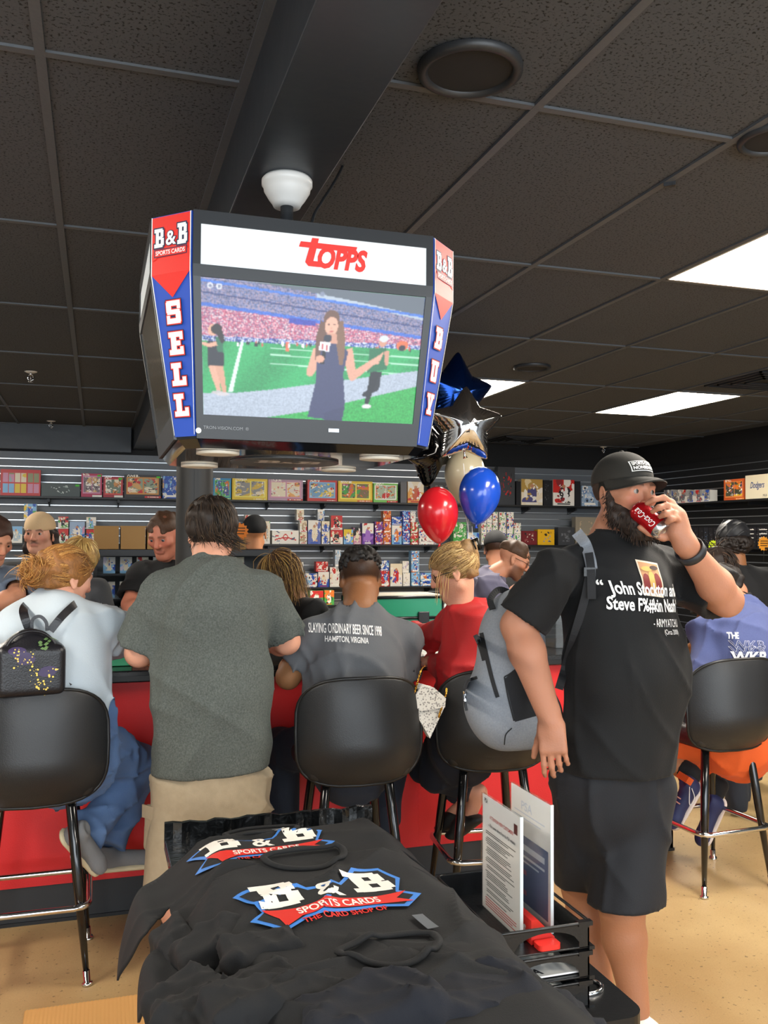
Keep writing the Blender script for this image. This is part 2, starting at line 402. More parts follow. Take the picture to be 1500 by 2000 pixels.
# slat walls
mslat = M('slat_board', '#6c7177', .42, bump=(40, .06), var=(2., '#63686e', .7))
mslat_r = M('slat_board_black', '#17181a', .5, bump=(40, .06))
malu = M('aluminium_strip', '#c9ced2', .28, metal=.9)
mwallb = M('wall_black', '#101113', .7)
def slatwall(name, a, b, zs, label, mat, inward):
    a = np.array(a, float); b = np.array(b, float); L = np.linalg.norm(b-a); u = (b-a)/L; inward = np.array(inward, float)
    w = MB().obox((a+b)/2-inward*.05+np.array([0, 0, 1.41]), (u, inward, (0, 0, 1)), (L/2+.1, .05, 1.41)).build(name, mwallb); tag(w, label, kind='structure')
    nb = int(round(L/2.44)); sl = L/nb
    bm_ = MB().obox((0, 0, 0), (u, inward, (0, 0, 1)), (sl/2-.0008, .008, .0335)).mesh('slat'); bm_.materials.append(mat)
    sm_ = MB().obox((0, 0, 0), (u, inward, (0, 0, 1)), (sl/2, .004, .0045)).mesh('groove_strip'); sm_.materials.append(malu)
    for z in zs:
        for k in range(nb):
            c = a+u*sl*(k+.5)
            link('slat', bm_, None, w, c+inward*.008+np.array([0, 0, z+.0381]))
            link('groove_strip', sm_, None, w, c+inward*.004+np.array([0, 0, z]))
    return w
ZS = [.25+.0762*k for k in range(29)]
slatwall('wall_back', (XL, YB, 0), (XR, YB, 0), ZS, 'charcoal slat wall with bright metal grooves behind the shelves', mslat, (0, -1, 0))
slatwall('wall_right', (XR, -1, 0), (XR, YB, 0), ZS, 'black slat wall on the right with thin metal grooves', mslat_r, (-1, 0, 0))
tag(MB().box((XL-.1, -3.4, 0), (XL, YB, CH+.1)).build('wall_left', M('wall_paint', '#8d9296', .8)), 'plain grey wall on the left', kind='structure')
# shelves on brackets
mshelf = M('shelf_black', '#141517', .4)
SHZ = [2.003, 1.546, 1.089, .63]
def shelf(x0, x1, z, label):
    r = empty('wall_shelf', ((x0+x1)/2, YB-.016, z-.02), 0, label, 'shelf')
    h = (x1-x0)/2
    MB().box((-h, -.29, -.0), (h, 0, .02), bev=.002).build('shelf_board', mshelf, r)
    n = max(2, int((x1-x0)/.55))
    for k in range(n):
        x = -h+.12+(x1-x0-.24)*k/(n-1)
        MB().box((x-.012, -.2, -.03), (x+.012, 0, -.0)).prism([(0, -.075), (-.19, -.03), (0, -.03)], x-.006, x+.006, fr=((0, 0, 0), (0, 1, 0), (0, 0, 1), (1, 0, 0))).build('shelf_bracket', mshelf, r)
    return r
nm = ['top', 'second', 'third', 'lowest']
for i, z in enumerate(SHZ):
    shelf(-1.9, .98, z, f'{nm[i]} black shelf of the back wall, left of the round column')
    shelf(1.0, 6.1, z, f'{nm[i]} black shelf of the back wall, right of the round column')
def shelf_r(y0, y1, z, label):
    r = empty('wall_shelf', (XR-.016, (y0+y1)/2, z-.02), 0, label, 'shelf'); h = (y1-y0)/2
    MB().box((-.29, -h, 0), (0, h, .02), bev=.002).build('shelf_board', mshelf, r)
    n = int((y1-y0)/.6)
    for k in range(n):
        y = -h+.12+(y1-y0-.24)*k/(n-1); MB().box((-.2, y-.012, -.03), (0, y+.012, 0)).build('shelf_bracket', mshelf, r)
shelf_r(3.2, 9.3, 2.003, 'upper black shelf along the right wall')
shelf_r(3.2, 9.3, 1.546, 'lower black shelf along the right wall')
# round column
mcol = M('column_paint', '#2b2a29', .5, bump=(14, .15), stretch=(1, 1, .2))
tag(MB().lathe([(.088, 0), (.088, BZ)], 40, (.45, 4.47, 0)).box((.45-.01, 4.47-.092, 0), (.45+.004, 4.47-.084, BZ)).build('trim_3', mcol), 'dark round steel column behind the man in the grey shirt', kind='structure')
# ---------------------------------------------------------------- ceiling fixtures
mlamp = M('led_panel', '#fff6e8', .5, emit=PANEL)
mframe = M('lamp_frame', '#d8d6d0', .5)
lampn = {(2.29, 2.08): 'large bright ceiling light panel at the right edge, nearest one', (2.29, 5.74): 'bright ceiling light panel partly hidden by the star balloons', (4.12, 5.74): 'bright ceiling light panel above the man with the cap'}
for (x0, x1, y0, y1) in CELLS:
    key = min(lampn, key=lambda k: abs(k[0]-x0)+abs(k[1]-y0)); near = abs(key[0]-x0)+abs(key[1]-y0) < .2
    r = empty('ceiling_light', ((x0+x1)/2, (y0+y1)/2, CH), 0, lampn[key] if near else 'ceiling light panel outside the picture, over the shop floor', 'light', None if near else 'ceiling lights outside the picture')
    w, d = (x1-x0)/2-.012, (y1-y0)/2-.012
    MB().box((-w+.012, -d+.012, .002), (w-.012, d-.012, .012)).build('diffuser', mlamp, r)
    f = MB()
    for a in ((-w, -d, -w+.012, d), (w-.012, -d, w, d), (-w, -d, w, -d+.012), (-w, d-.012, w, d)): f.box((a[0], a[1], -.002), (a[2], a[3], .012))
    f.build('frame', mframe, r)
mspk = M('speaker_ring', '#2c2e31', .4); mmesh = M('speaker_mesh', '#232426', .7, bump=(900, .5))
for (c, rad, lab) in (((.83, 1.955), .125, 'large round ceiling loudspeaker near the beam'), ((2.67, 5.25), .12, 'small round ceiling loudspeaker above the balloons'), ((1.78, 2.03), .1, 'round ceiling loudspeaker cut by the right edge')):
    r = empty('ceiling_speaker', (c[0], c[1], CH), 0, lab, 'speaker')
    MB().lathe([(rad*.8, .0), (rad*.82, -.012), (rad*.9, -.016), (rad, -.010), (rad, .004)], 48).build('ring', mspk, r)
    MB().lathe([(0.0005, -.007), (rad*.4, -.0065), (rad*.81, -.004)], 40).build('grille', mmesh, r)
def vent(c, w, d, lab):
    r = empty('air_vent', (c[0], c[1], CH), 0, lab, 'vent')
    MB().box((-w, -d, -.001), (w, d, .003)).build('backing', mblack, r)
    for k in range(4):
        a, b = w*(1-.22*k), d*(1-.22*k); m = MB(); t = .014
        for q in ((-a, -b, -a+t, b), (a-t, -b, a, b), (-a, -b, a, -b+t), (-a, b-t, a, b)): m.box((q[0], q[1], -.014), (q[2], q[3], -.002))
        m.build('louvre_ring', mspk, r)
vent((4.42, 5.15), .29, .29, 'square black air vent beside the light panel on the right')
vent((4.45, 9.1), .29, .29, 'square black air vent far back above the balloons')
mchrome = M('chrome', '#d9dadb', .12, metal=1.)
def sprinkler(x, y, lab):
    r = empty('fire_sprinkler', (x, y, CH), 0, lab, 'sprinkler'); k = 1.15
    MB().lathe([(.001, -.008*k), (.02*k, -.008*k), (.034*k, -.003*k), (.036*k, 0)], 20).build('escutcheon', M('sprinkler_white', '#d8d4cc', .4), r)
    m = MB().tube([(0, 0, -.006*k), (0, 0, -.022*k)], .008*k, 8)
    for s in (-1, 1): m.tube([(s*.007*k, 0, -.02*k), (s*.016*k, 0, -.032*k), (s*.015*k, 0, -.045*k), (0, 0, -.058*k)], .0035*k, 6)
    m.tube([(0, 0, -.02*k), (0, 0, -.05*k)], .003*k, 6); m.lathe([(.001, -.06*k), (.016*k, -.06*k), (.014*k, -.063*k), (.001, -.063*k)], 14)
    m.build('sprinkler_head', mchrome, r)
sprinkler(-.443, 6.5, 'white sprinkler head on the ceiling at far left'); sprinkler(-.437, 9.2, 'white sprinkler head in front of the dark soffit')
sprinkler(5.75, 9.45, 'sprinkler head above the black cap'); sprinkler(5.87, 6.75, 'sprinkler head at the right edge of the picture')
bk = PZ(1308, 355, CH)
tag(MB().obox(bk-np.array([.0, 0, .008]), ((.8, -.6, 0), (.6, .8, 0), (0, 0, 1)), (.018, .006, .006)).obox(bk-np.array([-.01, .01, .012]), ((.6, .8, 0), (.8, -.6, 0), (0, 0, 1)), (.012, .004, .004)).build('ceiling_clip', mspk), 'small metal clip on the ceiling grid right of the speaker', 'clip')
# ================================================================== COUNTER
YC = 4.04; XE = 2.87; CT = 1.034
mred = M('counter_red', '#c81d1f', .5, bump=(220, .12), var=(3, '#bd1a1c', .6))
mtop = M('counter_top_black', '#17191b', .22, var=(60, '#1f2124', .6))
mkick = M('kick_board', '#212224', .5)
ct = empty('counter', (0, YC, 0), 0, 'long red fronted counter with black top and black kick board', 'counter')
MB().box((XL+.05, .02, .0), (XE-.02, .62, .98)).build('carcass', mkick, ct)
xs = [XL+.06, -2.2, -.98, .24, 1.46, 2.68, XE]
for a, b in zip(xs[:-1], xs[1:]): MB().box((a+.0002, .0, .155), (b-.0002, .02, .983)).build('front_panel', mred, ct)
MB().box((XE-.02, .0, .155), (XE, .62, .983)).build('end_panel', mred, ct)
MB().box((XL+.06, .004, .012), (XE-.004, .02, .153)).box((XE-.02, .004, .012), (XE-.004, .6, .153)).build('kick_board', mkick, ct)
MB().box((XL+.06, -.004, 0), (XE, .01, .014)).build('kick_trim', mshelf, ct)
wt = tag(MB().box((XL+.05, YC-.03, .983), (XE+.03, YC+.66, CT), bev=.006).build('worktop', mtop), 'glossy black counter top above the red front', 'worktop')
MB().box((XL+.06, -.036, .99), (XE+.03, -.03, 1.012)).build('edge_strip', M('edge_rubber', '#0d0e0f', .4), wt, (0, YC, 0))
# ================================================================== HANGING SCREEN
mblk = M('screen_frame', '#1d1f22', .38); mglossb = M('black_gloss', '#0a0b0d', .08, coat=.5)
mwsign = M('sign_white', '#d5dcdf', .4, emit=.1); mredp = M('print_red', '#dd2b22', .45); mbluep = M('print_blue', '#2b4fb0', .45); mwhitep = M('print_white', '#ecebe8', .5); mnavyp = M('print_navy', '#1b2748', .5)
SC = np.array([.445, 2.225, 0])
scb = empty('hanging_scoreboard', (.445, 2.225, BZ), 0, 'black octagonal hanging scoreboard with TV screen and white sign', 'scoreboard')
ZT, ZH, ZB = 2.281, 2.155, 1.812
def octa(A, h, z): return [(-h, -A, z), (h, -A, z), (A, -h, z), (A, h, z), (h, A, z), (-h, A, z), (-A, h, z), (-A, -h, z)]
def octab(z):
    if z >= ZH: return .34, .265
    t = (ZH-z)/(ZH-ZB); return .34-.055*t, .265-.018*t
def fpt(k, s, z, off=0.):
    "point on face k (0 front, 2 right, 4 back, 6 left; odd = corner), s = -1..1 along it"
    A, h = octab(z); o = octa(A, h, z); a, b = np.array(o[k]), np.array(o[(k+1) % 8]); p = (a+b)/2+(b-a)/2*s
    d = b-a; n = np.array([d[1], -d[0], 0]); n /= np.linalg.norm(n); return p+n*off
dz = BZ
def L_(p): return (p[0], p[1], p[2]-dz)
b = MB(); rings = [octa(*octab(z), z) for z in (ZT, ZH, ZB)]
V = [L_(p) for r in rings for p in r]; F = []
for i in range(2):
    for k in range(8): F.append((i*8+k, (i+1)*8+k, (i+1)*8+(k+1) % 8, i*8+(k+1) % 8))
F += [tuple(range(8)), tuple(reversed(range(16, 24)))]
b.add(V, F); b.build('housing', mblk, scb)
def panel(k, s0, s1, z0, z1, off, thick, name, mat, parent=scb):
    "slab lying on face k"
    c = [fpt(k, s0, z0, off), fpt(k, s1, z0, off), fpt(k, s1, z1, off), fpt(k, s0, z1, off)]; i = [fpt(k, s0, z0, off-thick), fpt(k, s1, z0, off-thick), fpt(k, s1, z1, off-thick), fpt(k, s0, z1, off-thick)]
    m = MB().add([L_(p) for p in c+i], [(0, 1, 2, 3), (7, 6, 5, 4), (0, 4, 5, 1), (1, 5, 6, 2), (2, 6, 7, 3), (3, 7, 4, 0)]); return m.build(name, mat, parent)
mscr_off = M('dark_screen', '#57534a', .12, spec=.8)
for k in (0, 2, 4, 6):
    for (s0, s1, z0, z1) in ((-1, 1, ZT-.028, ZT), (-1, 1, 2.143, 2.168), (-1, -.94, 2.168, ZT-.028), (.94, 1, 2.168, ZT-.028), (-1, -.94, 1.862, 2.143), (.94, 1, 1.862, 2.143), (-1, 1, ZB, 1.862)):
        panel(k, s0, s1, z0, z1, .006, .008, 'frame_bar', mblk)
    panel(k, -.94, .94, 2.168, ZT-.028, .003, .006, 'sign_panel', mwsign)
    if k: panel(k, -.94, .94, 1.862, 2.143, .002, .004, 'screen', mscr_off)
# the picture on the front screen: cells of light
def paint_screen(nx=250, ny=156):
    rg = np.random.RandomState(3); u, v = np.meshgrid((np.arange(nx)+.5)/nx, (np.arange(ny)+.5)/ny, indexing='ij'); I = np.zeros((nx, ny, 3))
    hz = .455-.045*u
    n = rg.rand(nx, ny); pal = np.array([lin(c) for c in ('#c8527a', '#d98a9c', '#b23a55', '#8a6f93', '#e6c9cf', '#5d5878', '#a34c72')]); I[:] = pal[rg.randint(0, 7, (nx, ny))]
    up = v < (.21+.10*u); pal2 = np.array([lin(c) for c in ('#5b6791', '#8a7f9f', '#3f4a73', '#a490a6', '#6f7fb4')]); I[up] = pal2[rg.randint(0, 5, (nx, ny))][up]
    I[v < .16*u**1.5-.01] = lin('#5c6672'); I[(v < .16*u**1.5+.02) & (v > .16*u**1.5-.01) & (u > .5)] = lin('#a9b7c7')
    for (a, s, w, c) in ((.02, .13, .010, '#2f6fd0'), (.19, .125, .013, '#2a63c8'), (.245, .05, .02, '#2b3aa8'), (.105, .13, .006, '#39427a')):
        q = np.abs(v-a-s*u) < w; 
        if a == .245: q &= (u > .38) & (u < .5)
        I[q] = np.array(lin(c))*(.7+.6*rg.rand(q.sum())[:, None])
    q = (v > hz-.035) & (v < hz); I[q] = np.array([lin('#3b57b8'), lin('#c9d2e6'), lin('#293a6b')])[rg.randint(0, 3, q.sum())]
    gf = v >= hz; I[gf] = (np.array(lin('#1fa35a'))*(.75+.4*rg.rand(nx, ny)[..., None]+.15*np.sin(u*18+v*9)[..., None]))[gf]
    wl = np.abs(u-(.175-.14*(v-.45))) < .006+.010*(v-.45); I[wl & gf & (v < .82)] = lin('#cfe8dc')
    for a in (.06, .14, .25): q = gf & (np.abs(v-hz-a*(.6)-(.03+.18*a)*(u-.3)) < .004) & (u > .3); I[q] = lin('#9fd8b8')
    top = np.interp(u, [0, .15, .3, 1], [.84, .825, .79, .575]); bot = np.interp(u, [0, .28, .5, 1], [1.15, 1.0, .93, .70])
    q = (v > top) & (v < bot); I[q] = (np.array(lin('#a9b6c8'))*(.75+.4*rg.rand(nx, ny)[..., None]))[q]
    q = v >= bot; I[q] = (np.array(lin('#23b04a'))*(.6+.6*rg.rand(nx, ny)[..., None]))[q]
    def X(x, y): uu = (x-328)/1000.; return uu, (y-(360+100*uu))/(608-55*uu)
    def poly(pts, c, nz=.12):
        q = [X(*p) for p in pts]; ins = np.zeros((nx, ny), bool); j = len(q)-1
        for i in range(len(q)):
            (xi, yi), (xj, yj) = q[i], q[j]
            ins ^= ((yi > v) != (yj > v)) & (u < (xj-xi)*(v-yi)/((yj-yi) if abs(yj-yi) > 1e-9 else 1e-9)+xi); j = i
        I[ins] = np.array(lin(c))*(1-nz/2+nz*rg.rand(ins.sum())[:, None])
    def ell(x, y, a, b, c, nz=.1): poly([(x+a*math.cos(t), y+b*math.sin(t)) for t in np.linspace(0, 6.28, 20)], c, nz)
    def limb(pts, w, c):
        for (a, b), (w0, w1) in zip(zip(pts[:-1], pts[1:]), zip(w[:-1], w[1:])):
            d = np.array(b)-a; n_ = np.array([-d[1], d[0]])/np.linalg.norm(d); poly([a+n_*w0, b+n_*w1, b-n_*w1, a-n_*w0], c); ell(*b, w1, w1, c)
    # distant people and the inflatable arch
    ell(1240, 668, 30, 22, '#d9652a'); ell(1240, 678, 16, 14, '#2a2530'); poly([(696, 645), (710, 645), (711, 688), (696, 688)], '#d8643a')
    for _ in range(26): x = rg.uniform(480, 1290); ell(x, 650+.04*(x-480)+rg.uniform(-6, 6), 4, 9, ('#20242c', '#e8e8ee', '#c04a3a')[rg.randint(3)])
    # player escort on the left
    limb([(372, 735), (385, 800), (400, 862)], [20, 15, 8], '#d9a184'); limb([(398, 735), (412, 800), (425, 868)], [18, 14, 8], '#cf9678')
    poly([(352, 640), (420, 640), (424, 750), (350, 750)], '#23252e'); poly([(388, 620), (424, 628), (418, 690), (395, 690)], '#1f6b4a'); limb([(392, 650), (360, 660), (332, 650)], [10, 8, 6], '#d9a184')
    ell(376, 592, 20, 26, '#d9a184'); ell(392, 588, 24, 24, '#2a211f'); limb([(400, 590), (418, 640)], [16, 10], '#2a211f'); ell(392, 868, 26, 8, '#b9b4b6'); ell(416, 876, 28, 8, '#c6c0c4')
    # man in green on the right
    limb([(1128, 780), (1130, 850), (1075, 880)], [24, 16, 10], '#24262c'); limb([(1120, 780), (1105, 850), (1088, 925)], [24, 16, 10], '#1d1f25')
    poly([(1085, 680), (1165, 675), (1178, 770), (1080, 785)], '#1c6e46'); ell(1145, 652, 18, 22, '#c98f75'); ell(1150, 636, 22, 15, '#c9d0da'); ell(1090, 932, 24, 9, '#d5d3d6'); limb([(1168, 690), (1172, 745)], [12, 9], '#c98f75')
    # presenter
    limb([(846, 680), (812, 780), (852, 725)], [24, 18, 15], '#d49a80'); limb([(980, 680), (1012, 800), (1095, 745), (1135, 718)], [24, 19, 14, 10], '#d49a80')
    for k in range(4): limb([(1095, 745), (1150-6*k, 700+14*k)], [7, 4], '#d9a188')
    poly([(872, 655), (935, 650), (985, 690), (968, 790), (985, 925), (900, 990), (808, 978), (840, 820), (842, 690)], '#3a3f66'); poly([(885, 960), (985, 930), (975, 1000), (890, 1000)], '#353a5f')
    limb([(872, 560), (850, 640), (840, 720)], [24, 20, 10], '#6b4a3a'); limb([(930, 560), (948, 650), (955, 740)], [24, 22, 10], '#7d5a42')
    ell(900, 552, 38, 44, '#6b4a3a'); ell(901, 578, 30, 40, '#dca68c'); poly([(880, 610), (925, 610), (932, 655), (872, 655)], '#c88f76')
    ell(888, 572, 6, 3, '#3a2a26'); ell(914, 572, 6, 3, '#3a2a26'); ell(902, 602, 10, 4, '#b8544f'); ell(901, 588, 4, 3, '#c98f78')
    limb([(866, 745), (874, 680)], [9, 9], '#16171a'); ell(886, 632, 20, 18, '#2a2e3c'); poly([(852, 645), (900, 652), (894, 690), (848, 682)], '#e8e6ea'); poly([(860, 655), (868, 656), (866, 680), (858, 679)], '#b82c30'); poly([(880, 660), (890, 661), (888, 686), (878, 684)], '#b82c30')
    ell(855, 722, 20, 16, '#d49a80')
    # channel bug
    ell(368, 398, 12, 13, '#d8dce6'); ell(405, 402, 12, 13, '#d8dce6'); ell(368, 398, 7, 8, '#7a84a0'); ell(405, 402, 7, 8, '#7a84a0'); ell(852, 440, 11, 11, '#7c86a0')
    J = I.copy()
    for sh_ in ((1, 0), (-1, 0), (0, 1), (0, -1)): J += np.roll(I, sh_, (0, 1))
    J = J/5*.75+I*.25; g = J.mean(-1, keepdims=True); J = g+(J-g)*.88; J *= (1-.16*np.hypot((u-.5), (v-.45))[..., None]); return J, nx, ny
I, nx, ny = paint_screen()
Vs = []
for i in range(nx+1):
    for j in range(ny+1):
        z = 2.143-(2.143-1.862)*j/ny; Vs.append(L_(fpt(0, -.94+1.88*i/nx, z, .002)))
ii, jj = np.meshgrid(np.arange(nx), np.arange(ny), indexing='ij'); q = (ii*(ny+1)+jj).ravel(); Fs = np.stack([q, q+1, q+ny+2, q+ny+1], 1)
mscr = M('screen_picture', '#ffffff', .25, attr=True, emit=.85, spec=.3)
mscr.node_tree.links.remove(mscr.node_tree.nodes['Principled BSDF'].inputs['Base Color'].links[0]); mscr.node_tree.nodes['Principled BSDF'].inputs['Base Color'].default_value = (.01, .01, .012, 1)
link('screen', np_mesh('screen', Vs, Fs, False, I.reshape(-1, 3)), mscr, scb)
# sign lettering
u_ = np.array([1., 0, 0]); v_ = np.array([0, 0, 1.])
def on_front(s, z, off=.004): return np.array(L_(fpt(0, s, z, off)))
m = MB(); o0 = on_front(.09, 2.186)
text_flat(m, 'OPPS', o0+u_*.026+v_*.001, u_, v_, .062, bold=.045, shear=.25, width=.112)
for (a, b_) in (((-.075, .044), (.012, .056)),): poly_flat(m, [(-.066, .040), (.060, .040), (.064, .052), (-.062, .052)], o0, u_, v_, .0016)
poly_flat(m, [(-.045, .0), (-.018, .0), (-.02, .012), (-.034, .012), (-.022, .062), (-.037, .062), (-.052, .008)], o0, u_, v_, .0013)
m.build('sign_lettering', mredp, scb)
m = MB(); text_flat(m, 'TRON-VISION.COM  ®', on_front(-.75, 1.832, .0075), u_, v_, .0095); m.build('maker_lettering', M('print_grey', '#8a8d90', .5), scb)
m = MB(); p = on_front(.2, 1.84, .007); m.box((p[0]-.012, p[1]-.002, p[2]-.004), (p[0]+.012, p[1], p[2]+.004)); m.build('maker_badge', M('badge_metal', '#9a9ea2', .3, metal=.8), scb)
# block letters
GL = {'L': [(0, 0, 1, .28), (.15, 0, .5, 1.4), (0, 1.12, .68, 1.4), (.78, 0, 1, .5)], 'E': [(.15, 0, .5, 1.4), (0, 1.12, 1, 1.4), (0, 0, 1, .28), (.4, .57, .8, .83), (.8, .95, 1, 1.4), (.8, 0, 1, .45)],
      'S': [(.05, 1.12, 1, 1.4), (0, .72, .33, 1.3), (.05, .58, .95, .84), (.67, .1, 1, .68), (0, 0, .95, .28), (.8, .92, 1, 1.4), (0, 0, .2, .48)], 'B': [(.15, 0, .47, 1.4), (0, 1.12, .85, 1.4), (.3, .58, .85, .84), (0, 0, .88, .28), (.64, .75, .95, 1.27), (.68, .13, 1, .68)],
      'U': [(.1, .1, .43, 1.4), (.62, .1, .92, 1.4), (.15, 0, .88, .28), (0, 1.16, .55, 1.4), (.52, 1.16, 1.02, 1.4)], 'Y': [(.33, 0, .67, .62), (.17, 0, .83, .24), (0, 1.18, .45, 1.4), (.55, 1.18, 1, 1.4)]}
def block(mb, ch, o, u, v, w, h, grow, off, mi):
    for q_, (a, b_, c, d) in enumerate(GL[ch]): poly_flat(mb, [((a-.5)*w-grow, b_*h/1.4-grow), ((c-.5)*w+grow, b_*h/1.4-grow), ((c-.5)*w+grow, d*h/1.4+grow), ((a-.5)*w-grow, d*h/1.4+grow)], o, u, v, off+.00004*q_, mi)
    if ch == 'Y':
        for s in (-1, 1): poly_flat(mb, [(s*x*w, y*h/1.4) for x, y in ((0-grow/w, .42), (.18+grow/w, .52), (.44+grow/w, 1.3), (.10-grow/w, 1.3))], o, u, v, off+.0002+.00004*s, mi)
def banner(k, word, name):
    "corner panel k with shield, crest and stacked letters"
    bl = panel(k, -1, 1, ZB+.005, ZH, .004, .006, name, mbluep); panel(k, -1, 1, ZH, ZT-.002, .004, .006, 'banner_head', mbluep, bl)
    def q(s, z, off=.006): return np.array(L_(fpt(k, s, z, off)))
    m = MB(); a, c = q(-1, ZT), q(1, ZT); u = unit(c-a); hw = np.linalg.norm(c-a)/2
    m.add([q(-.97, ZT-.004), q(-.97, ZH), q(.97, ZH), q(.97, ZT-.004), q(0, 2.105)], [(0, 1, 2, 3), (1, 4, 2)]); m.build('shield', mredp, bl)
    m = MB()
    for s in (-1, 1):
        for z0, z1 in ((ZT-.003, ZH), (ZH, ZB+.008)): m.add([q(s*1.0, z0, .0062), q(s*1.0, z1, .0062), q(s*.955, z1, .0062), q(s*.955, z0, .0062)], [(0, 1, 2, 3) if s < 0 else (3, 2, 1, 0)])
    m.build('white_edge', mwhitep, bl)
    o = q(0, 2.212, .0065); m = MB()
    for ox, ch, w, h in ((-.031, 'B', .026, .040), (.031, 'B', .026, .044)): block(m, ch, o+u*ox, u, v_, w, h, .0028, .0002, 1); block(m, ch, o+u*ox, u, v_, w, h, 0, .0006, 0)
    text_flat(m, '&', o+v_*.003, u, v_, .042, off=.0004, mi=1, bold=.06); text_flat(m, '&', o+v_*.003, u, v_, .042, off=.0008, mi=0, bold=.02)
    arc = lambda x, y: (x, y-2.2*x*x*1.5)
    poly_flat(m, [(-.044, -.004), (-.044, -.021), (0, -.021), (.044, -.021), (.044, -.004), (0, -.004)], o, u, v_, .001, 1); poly_flat(m, [(-.042, -.006), (-.042, -.0195), (0, -.0195), (.042, -.0195), (.042, -.006), (0, -.006)], o, u, v_, .0013, 2)
    poly_flat(m, [(-.05, -.012), (-.05, -.028), (-.038, -.024), (-.038, -.010)], o, u, v_, .0006, 2); poly_flat(m, [(.038, -.010), (.038, -.024), (.05, -.028), (.05, -.012)], o, u, v_, .0006, 2)
    text_flat(m, 'SPORTS CARDS', o-v_*.0168, u, v_, .0125, off=.0018, mi=0, bold=.02, width=.078)
    m.build('crest', [mwhitep, mnavyp, mredp], bl)
    for i, ch in enumerate(word):
        z = 2.052-.064*i if len(word) == 4 else 2.04-.075*i
        oo = q(0, z, .0065); oo2 = q(0, z+.05, .0065); vv = unit(oo2-oo); m = MB()
        block(m, ch, oo, u, vv, .036, .046, .0045, .0001, 1); block(m, ch, oo, u, vv, .036, .046, .0028, .0004, 2); block(m, ch, oo, u, vv, .036, .046, .0008, .0008, 0); m.build('letter', [mwhitep, mnavyp, mredp], bl)
    return bl
banner(7, 'SELL', 'corner_banner'); banner(1, 'BUY', 'corner_banner'); banner(3, 'SELL', 'corner_banner'); banner(5, 'BUY', 'corner_banner')
m = MB(); p = np.array(L_(fpt(0, -.985, 1.828, .007))); m.lathe([(.0005, 0), (.006, 0)], 16); m.v = [tuple(p+np.array([x, -.001, y])) for x, y, z in m.v]; m.build('round_seal', mwhitep, scb)
# underside with lights and a round crest
A, h = octab(ZB); m = MB(); lo = octa(A-.004, h-.002, ZB-.0); l2 = octa(A-.02, h-.012, ZB-.018); m.add([L_(p) for p in lo+l2], [tuple([k, 8+k, 8+(k+1) % 8, (k+1) % 8]) for k in range(8)]+[tuple(reversed(range(8, 16)))]); m.build('base_plate', mglossb, scb)
mcrm = M('cream_lens', '#d8d2c4', .35)
for (x, y) in ((-.19, -.19), (.19, -.19), (-.19, .19), (.19, .19)):
    MB().lathe([(.048, ZB-.0185-dz), (.048, ZB-.024-dz), (.04, ZB-.025-dz), (.0005, ZB-.0245-dz)], 28, (x, y, 0)).build('downlight', mcrm, scb)
MB().lathe([(.135, ZB-.0185-dz), (.135, ZB-.023-dz), (.131, ZB-.0232-dz), (.0005, ZB-.0232-dz)], 48, (0, 0, 0)).build('base_disc', M('disc_grey', '#3a3b3d', .3), scb)
m = MB(); oo = np.array([0, -.01, ZB-.0234-dz])
for ox in (-.05, .05): block(m, 'B', oo+np.array([ox, 0, 0]), np.array([1., 0, 0]), np.array([0, -1., 0]), .06, .07, 0, .0004, 0)
text_flat(m, '&', oo, np.array([1., 0, 0]), np.array([0, -1., 0]), .06, off=.0004, bold=.03); m.build('base_crest', M('print_soft_white', '#b9b4b0', .5), scb)
# ceiling mount
MB().tube([(0, 0, -.03), (0, 0, ZT-dz+.002)], .0165, 16).build('pole', mblk, scb)
MB().lathe([(.0005, 0), (.060, 0), (.064, -.006), (.064, -.018), (.060, -.021), (.058, -.034), (.046, -.054), (.038, -.064), (.034, -.072), (.0005, -.072)], 40).build('mount_canopy', M('canopy_white', '#d2cfca', .35), scb)
m = MB().tube(smooth_pts([P(686, 292, 2.75), P(655, 352, 2.5), P(628, 395, 2.35), P(610, 432, 2.25), (.50, 2.22, ZT+.01)], 6), .004, 6)
tag(m.build('power_cable', mblk), 'thin black cable running from the beam to the hanging scoreboard', 'cable')
# ================================================================== STOOLS
mleather = M('black_leather', '#1b1c1e', .42, bump=(260, .10), spec=.5); mpipe = M('leather_piping', '#101112', .4); mleg = M('gloss_black_metal', '#0c0c0d', .14, coat=.3); mchr = M('chrome', '#d9dadb', .12)
def stool_shell():
    nu, nv = 40, 24
    def S_(r, t, lay):
        c, s = math.cos(t), math.sin(t); e = 2/3.6
        x = .255*r*math.copysign(abs(c)**e, c); z = .212*r*math.copysign(abs(s)**e, s)
        if s > 0: x *= 1-.10*(s*r)**2
        y = -.265+.115*(abs(x)/.255)**2.4+.10*max(0, (-z-.03)/.18)**2+.02*(z/.21)
        th = .055*(1-r**6)+.006
        return (x, y+(th if lay else -.012*(1-r**4)), z+.855)
    V = []; F = []
    for lay in (0, 1):
        for i in range(nv+1):
            for k in range(nu): V.append(S_(.02+.98*i/nv, 2*math.pi*k/nu, lay))
    st = (nv+1)*nu
    for lay in (0, 1):
        for i in range(nv):
            for k in range(nu):
                a = lay*st+i*nu+k; b_ = lay*st+i*nu+(k+1) % nu; f = (a, b_, b_+nu, a+nu); F.append(f if lay else tuple(reversed(f)))
        F.append(tuple(lay*st+k for k in range(nu))[::-1] if lay else tuple(lay*st+k for k in range(nu)))
    for k in range(nu): a = nv*nu+k; b_ = nv*nu+(k+1) % nu; F.append((a, b_, b_+st, a+st)[::-1])
    rim = [(np.array(S_(1, 2*math.pi*k/nu, 0))+np.array(S_(1, 2*math.pi*k/nu, 1)))/2 for k in range(nu)]
    return V, F, rim
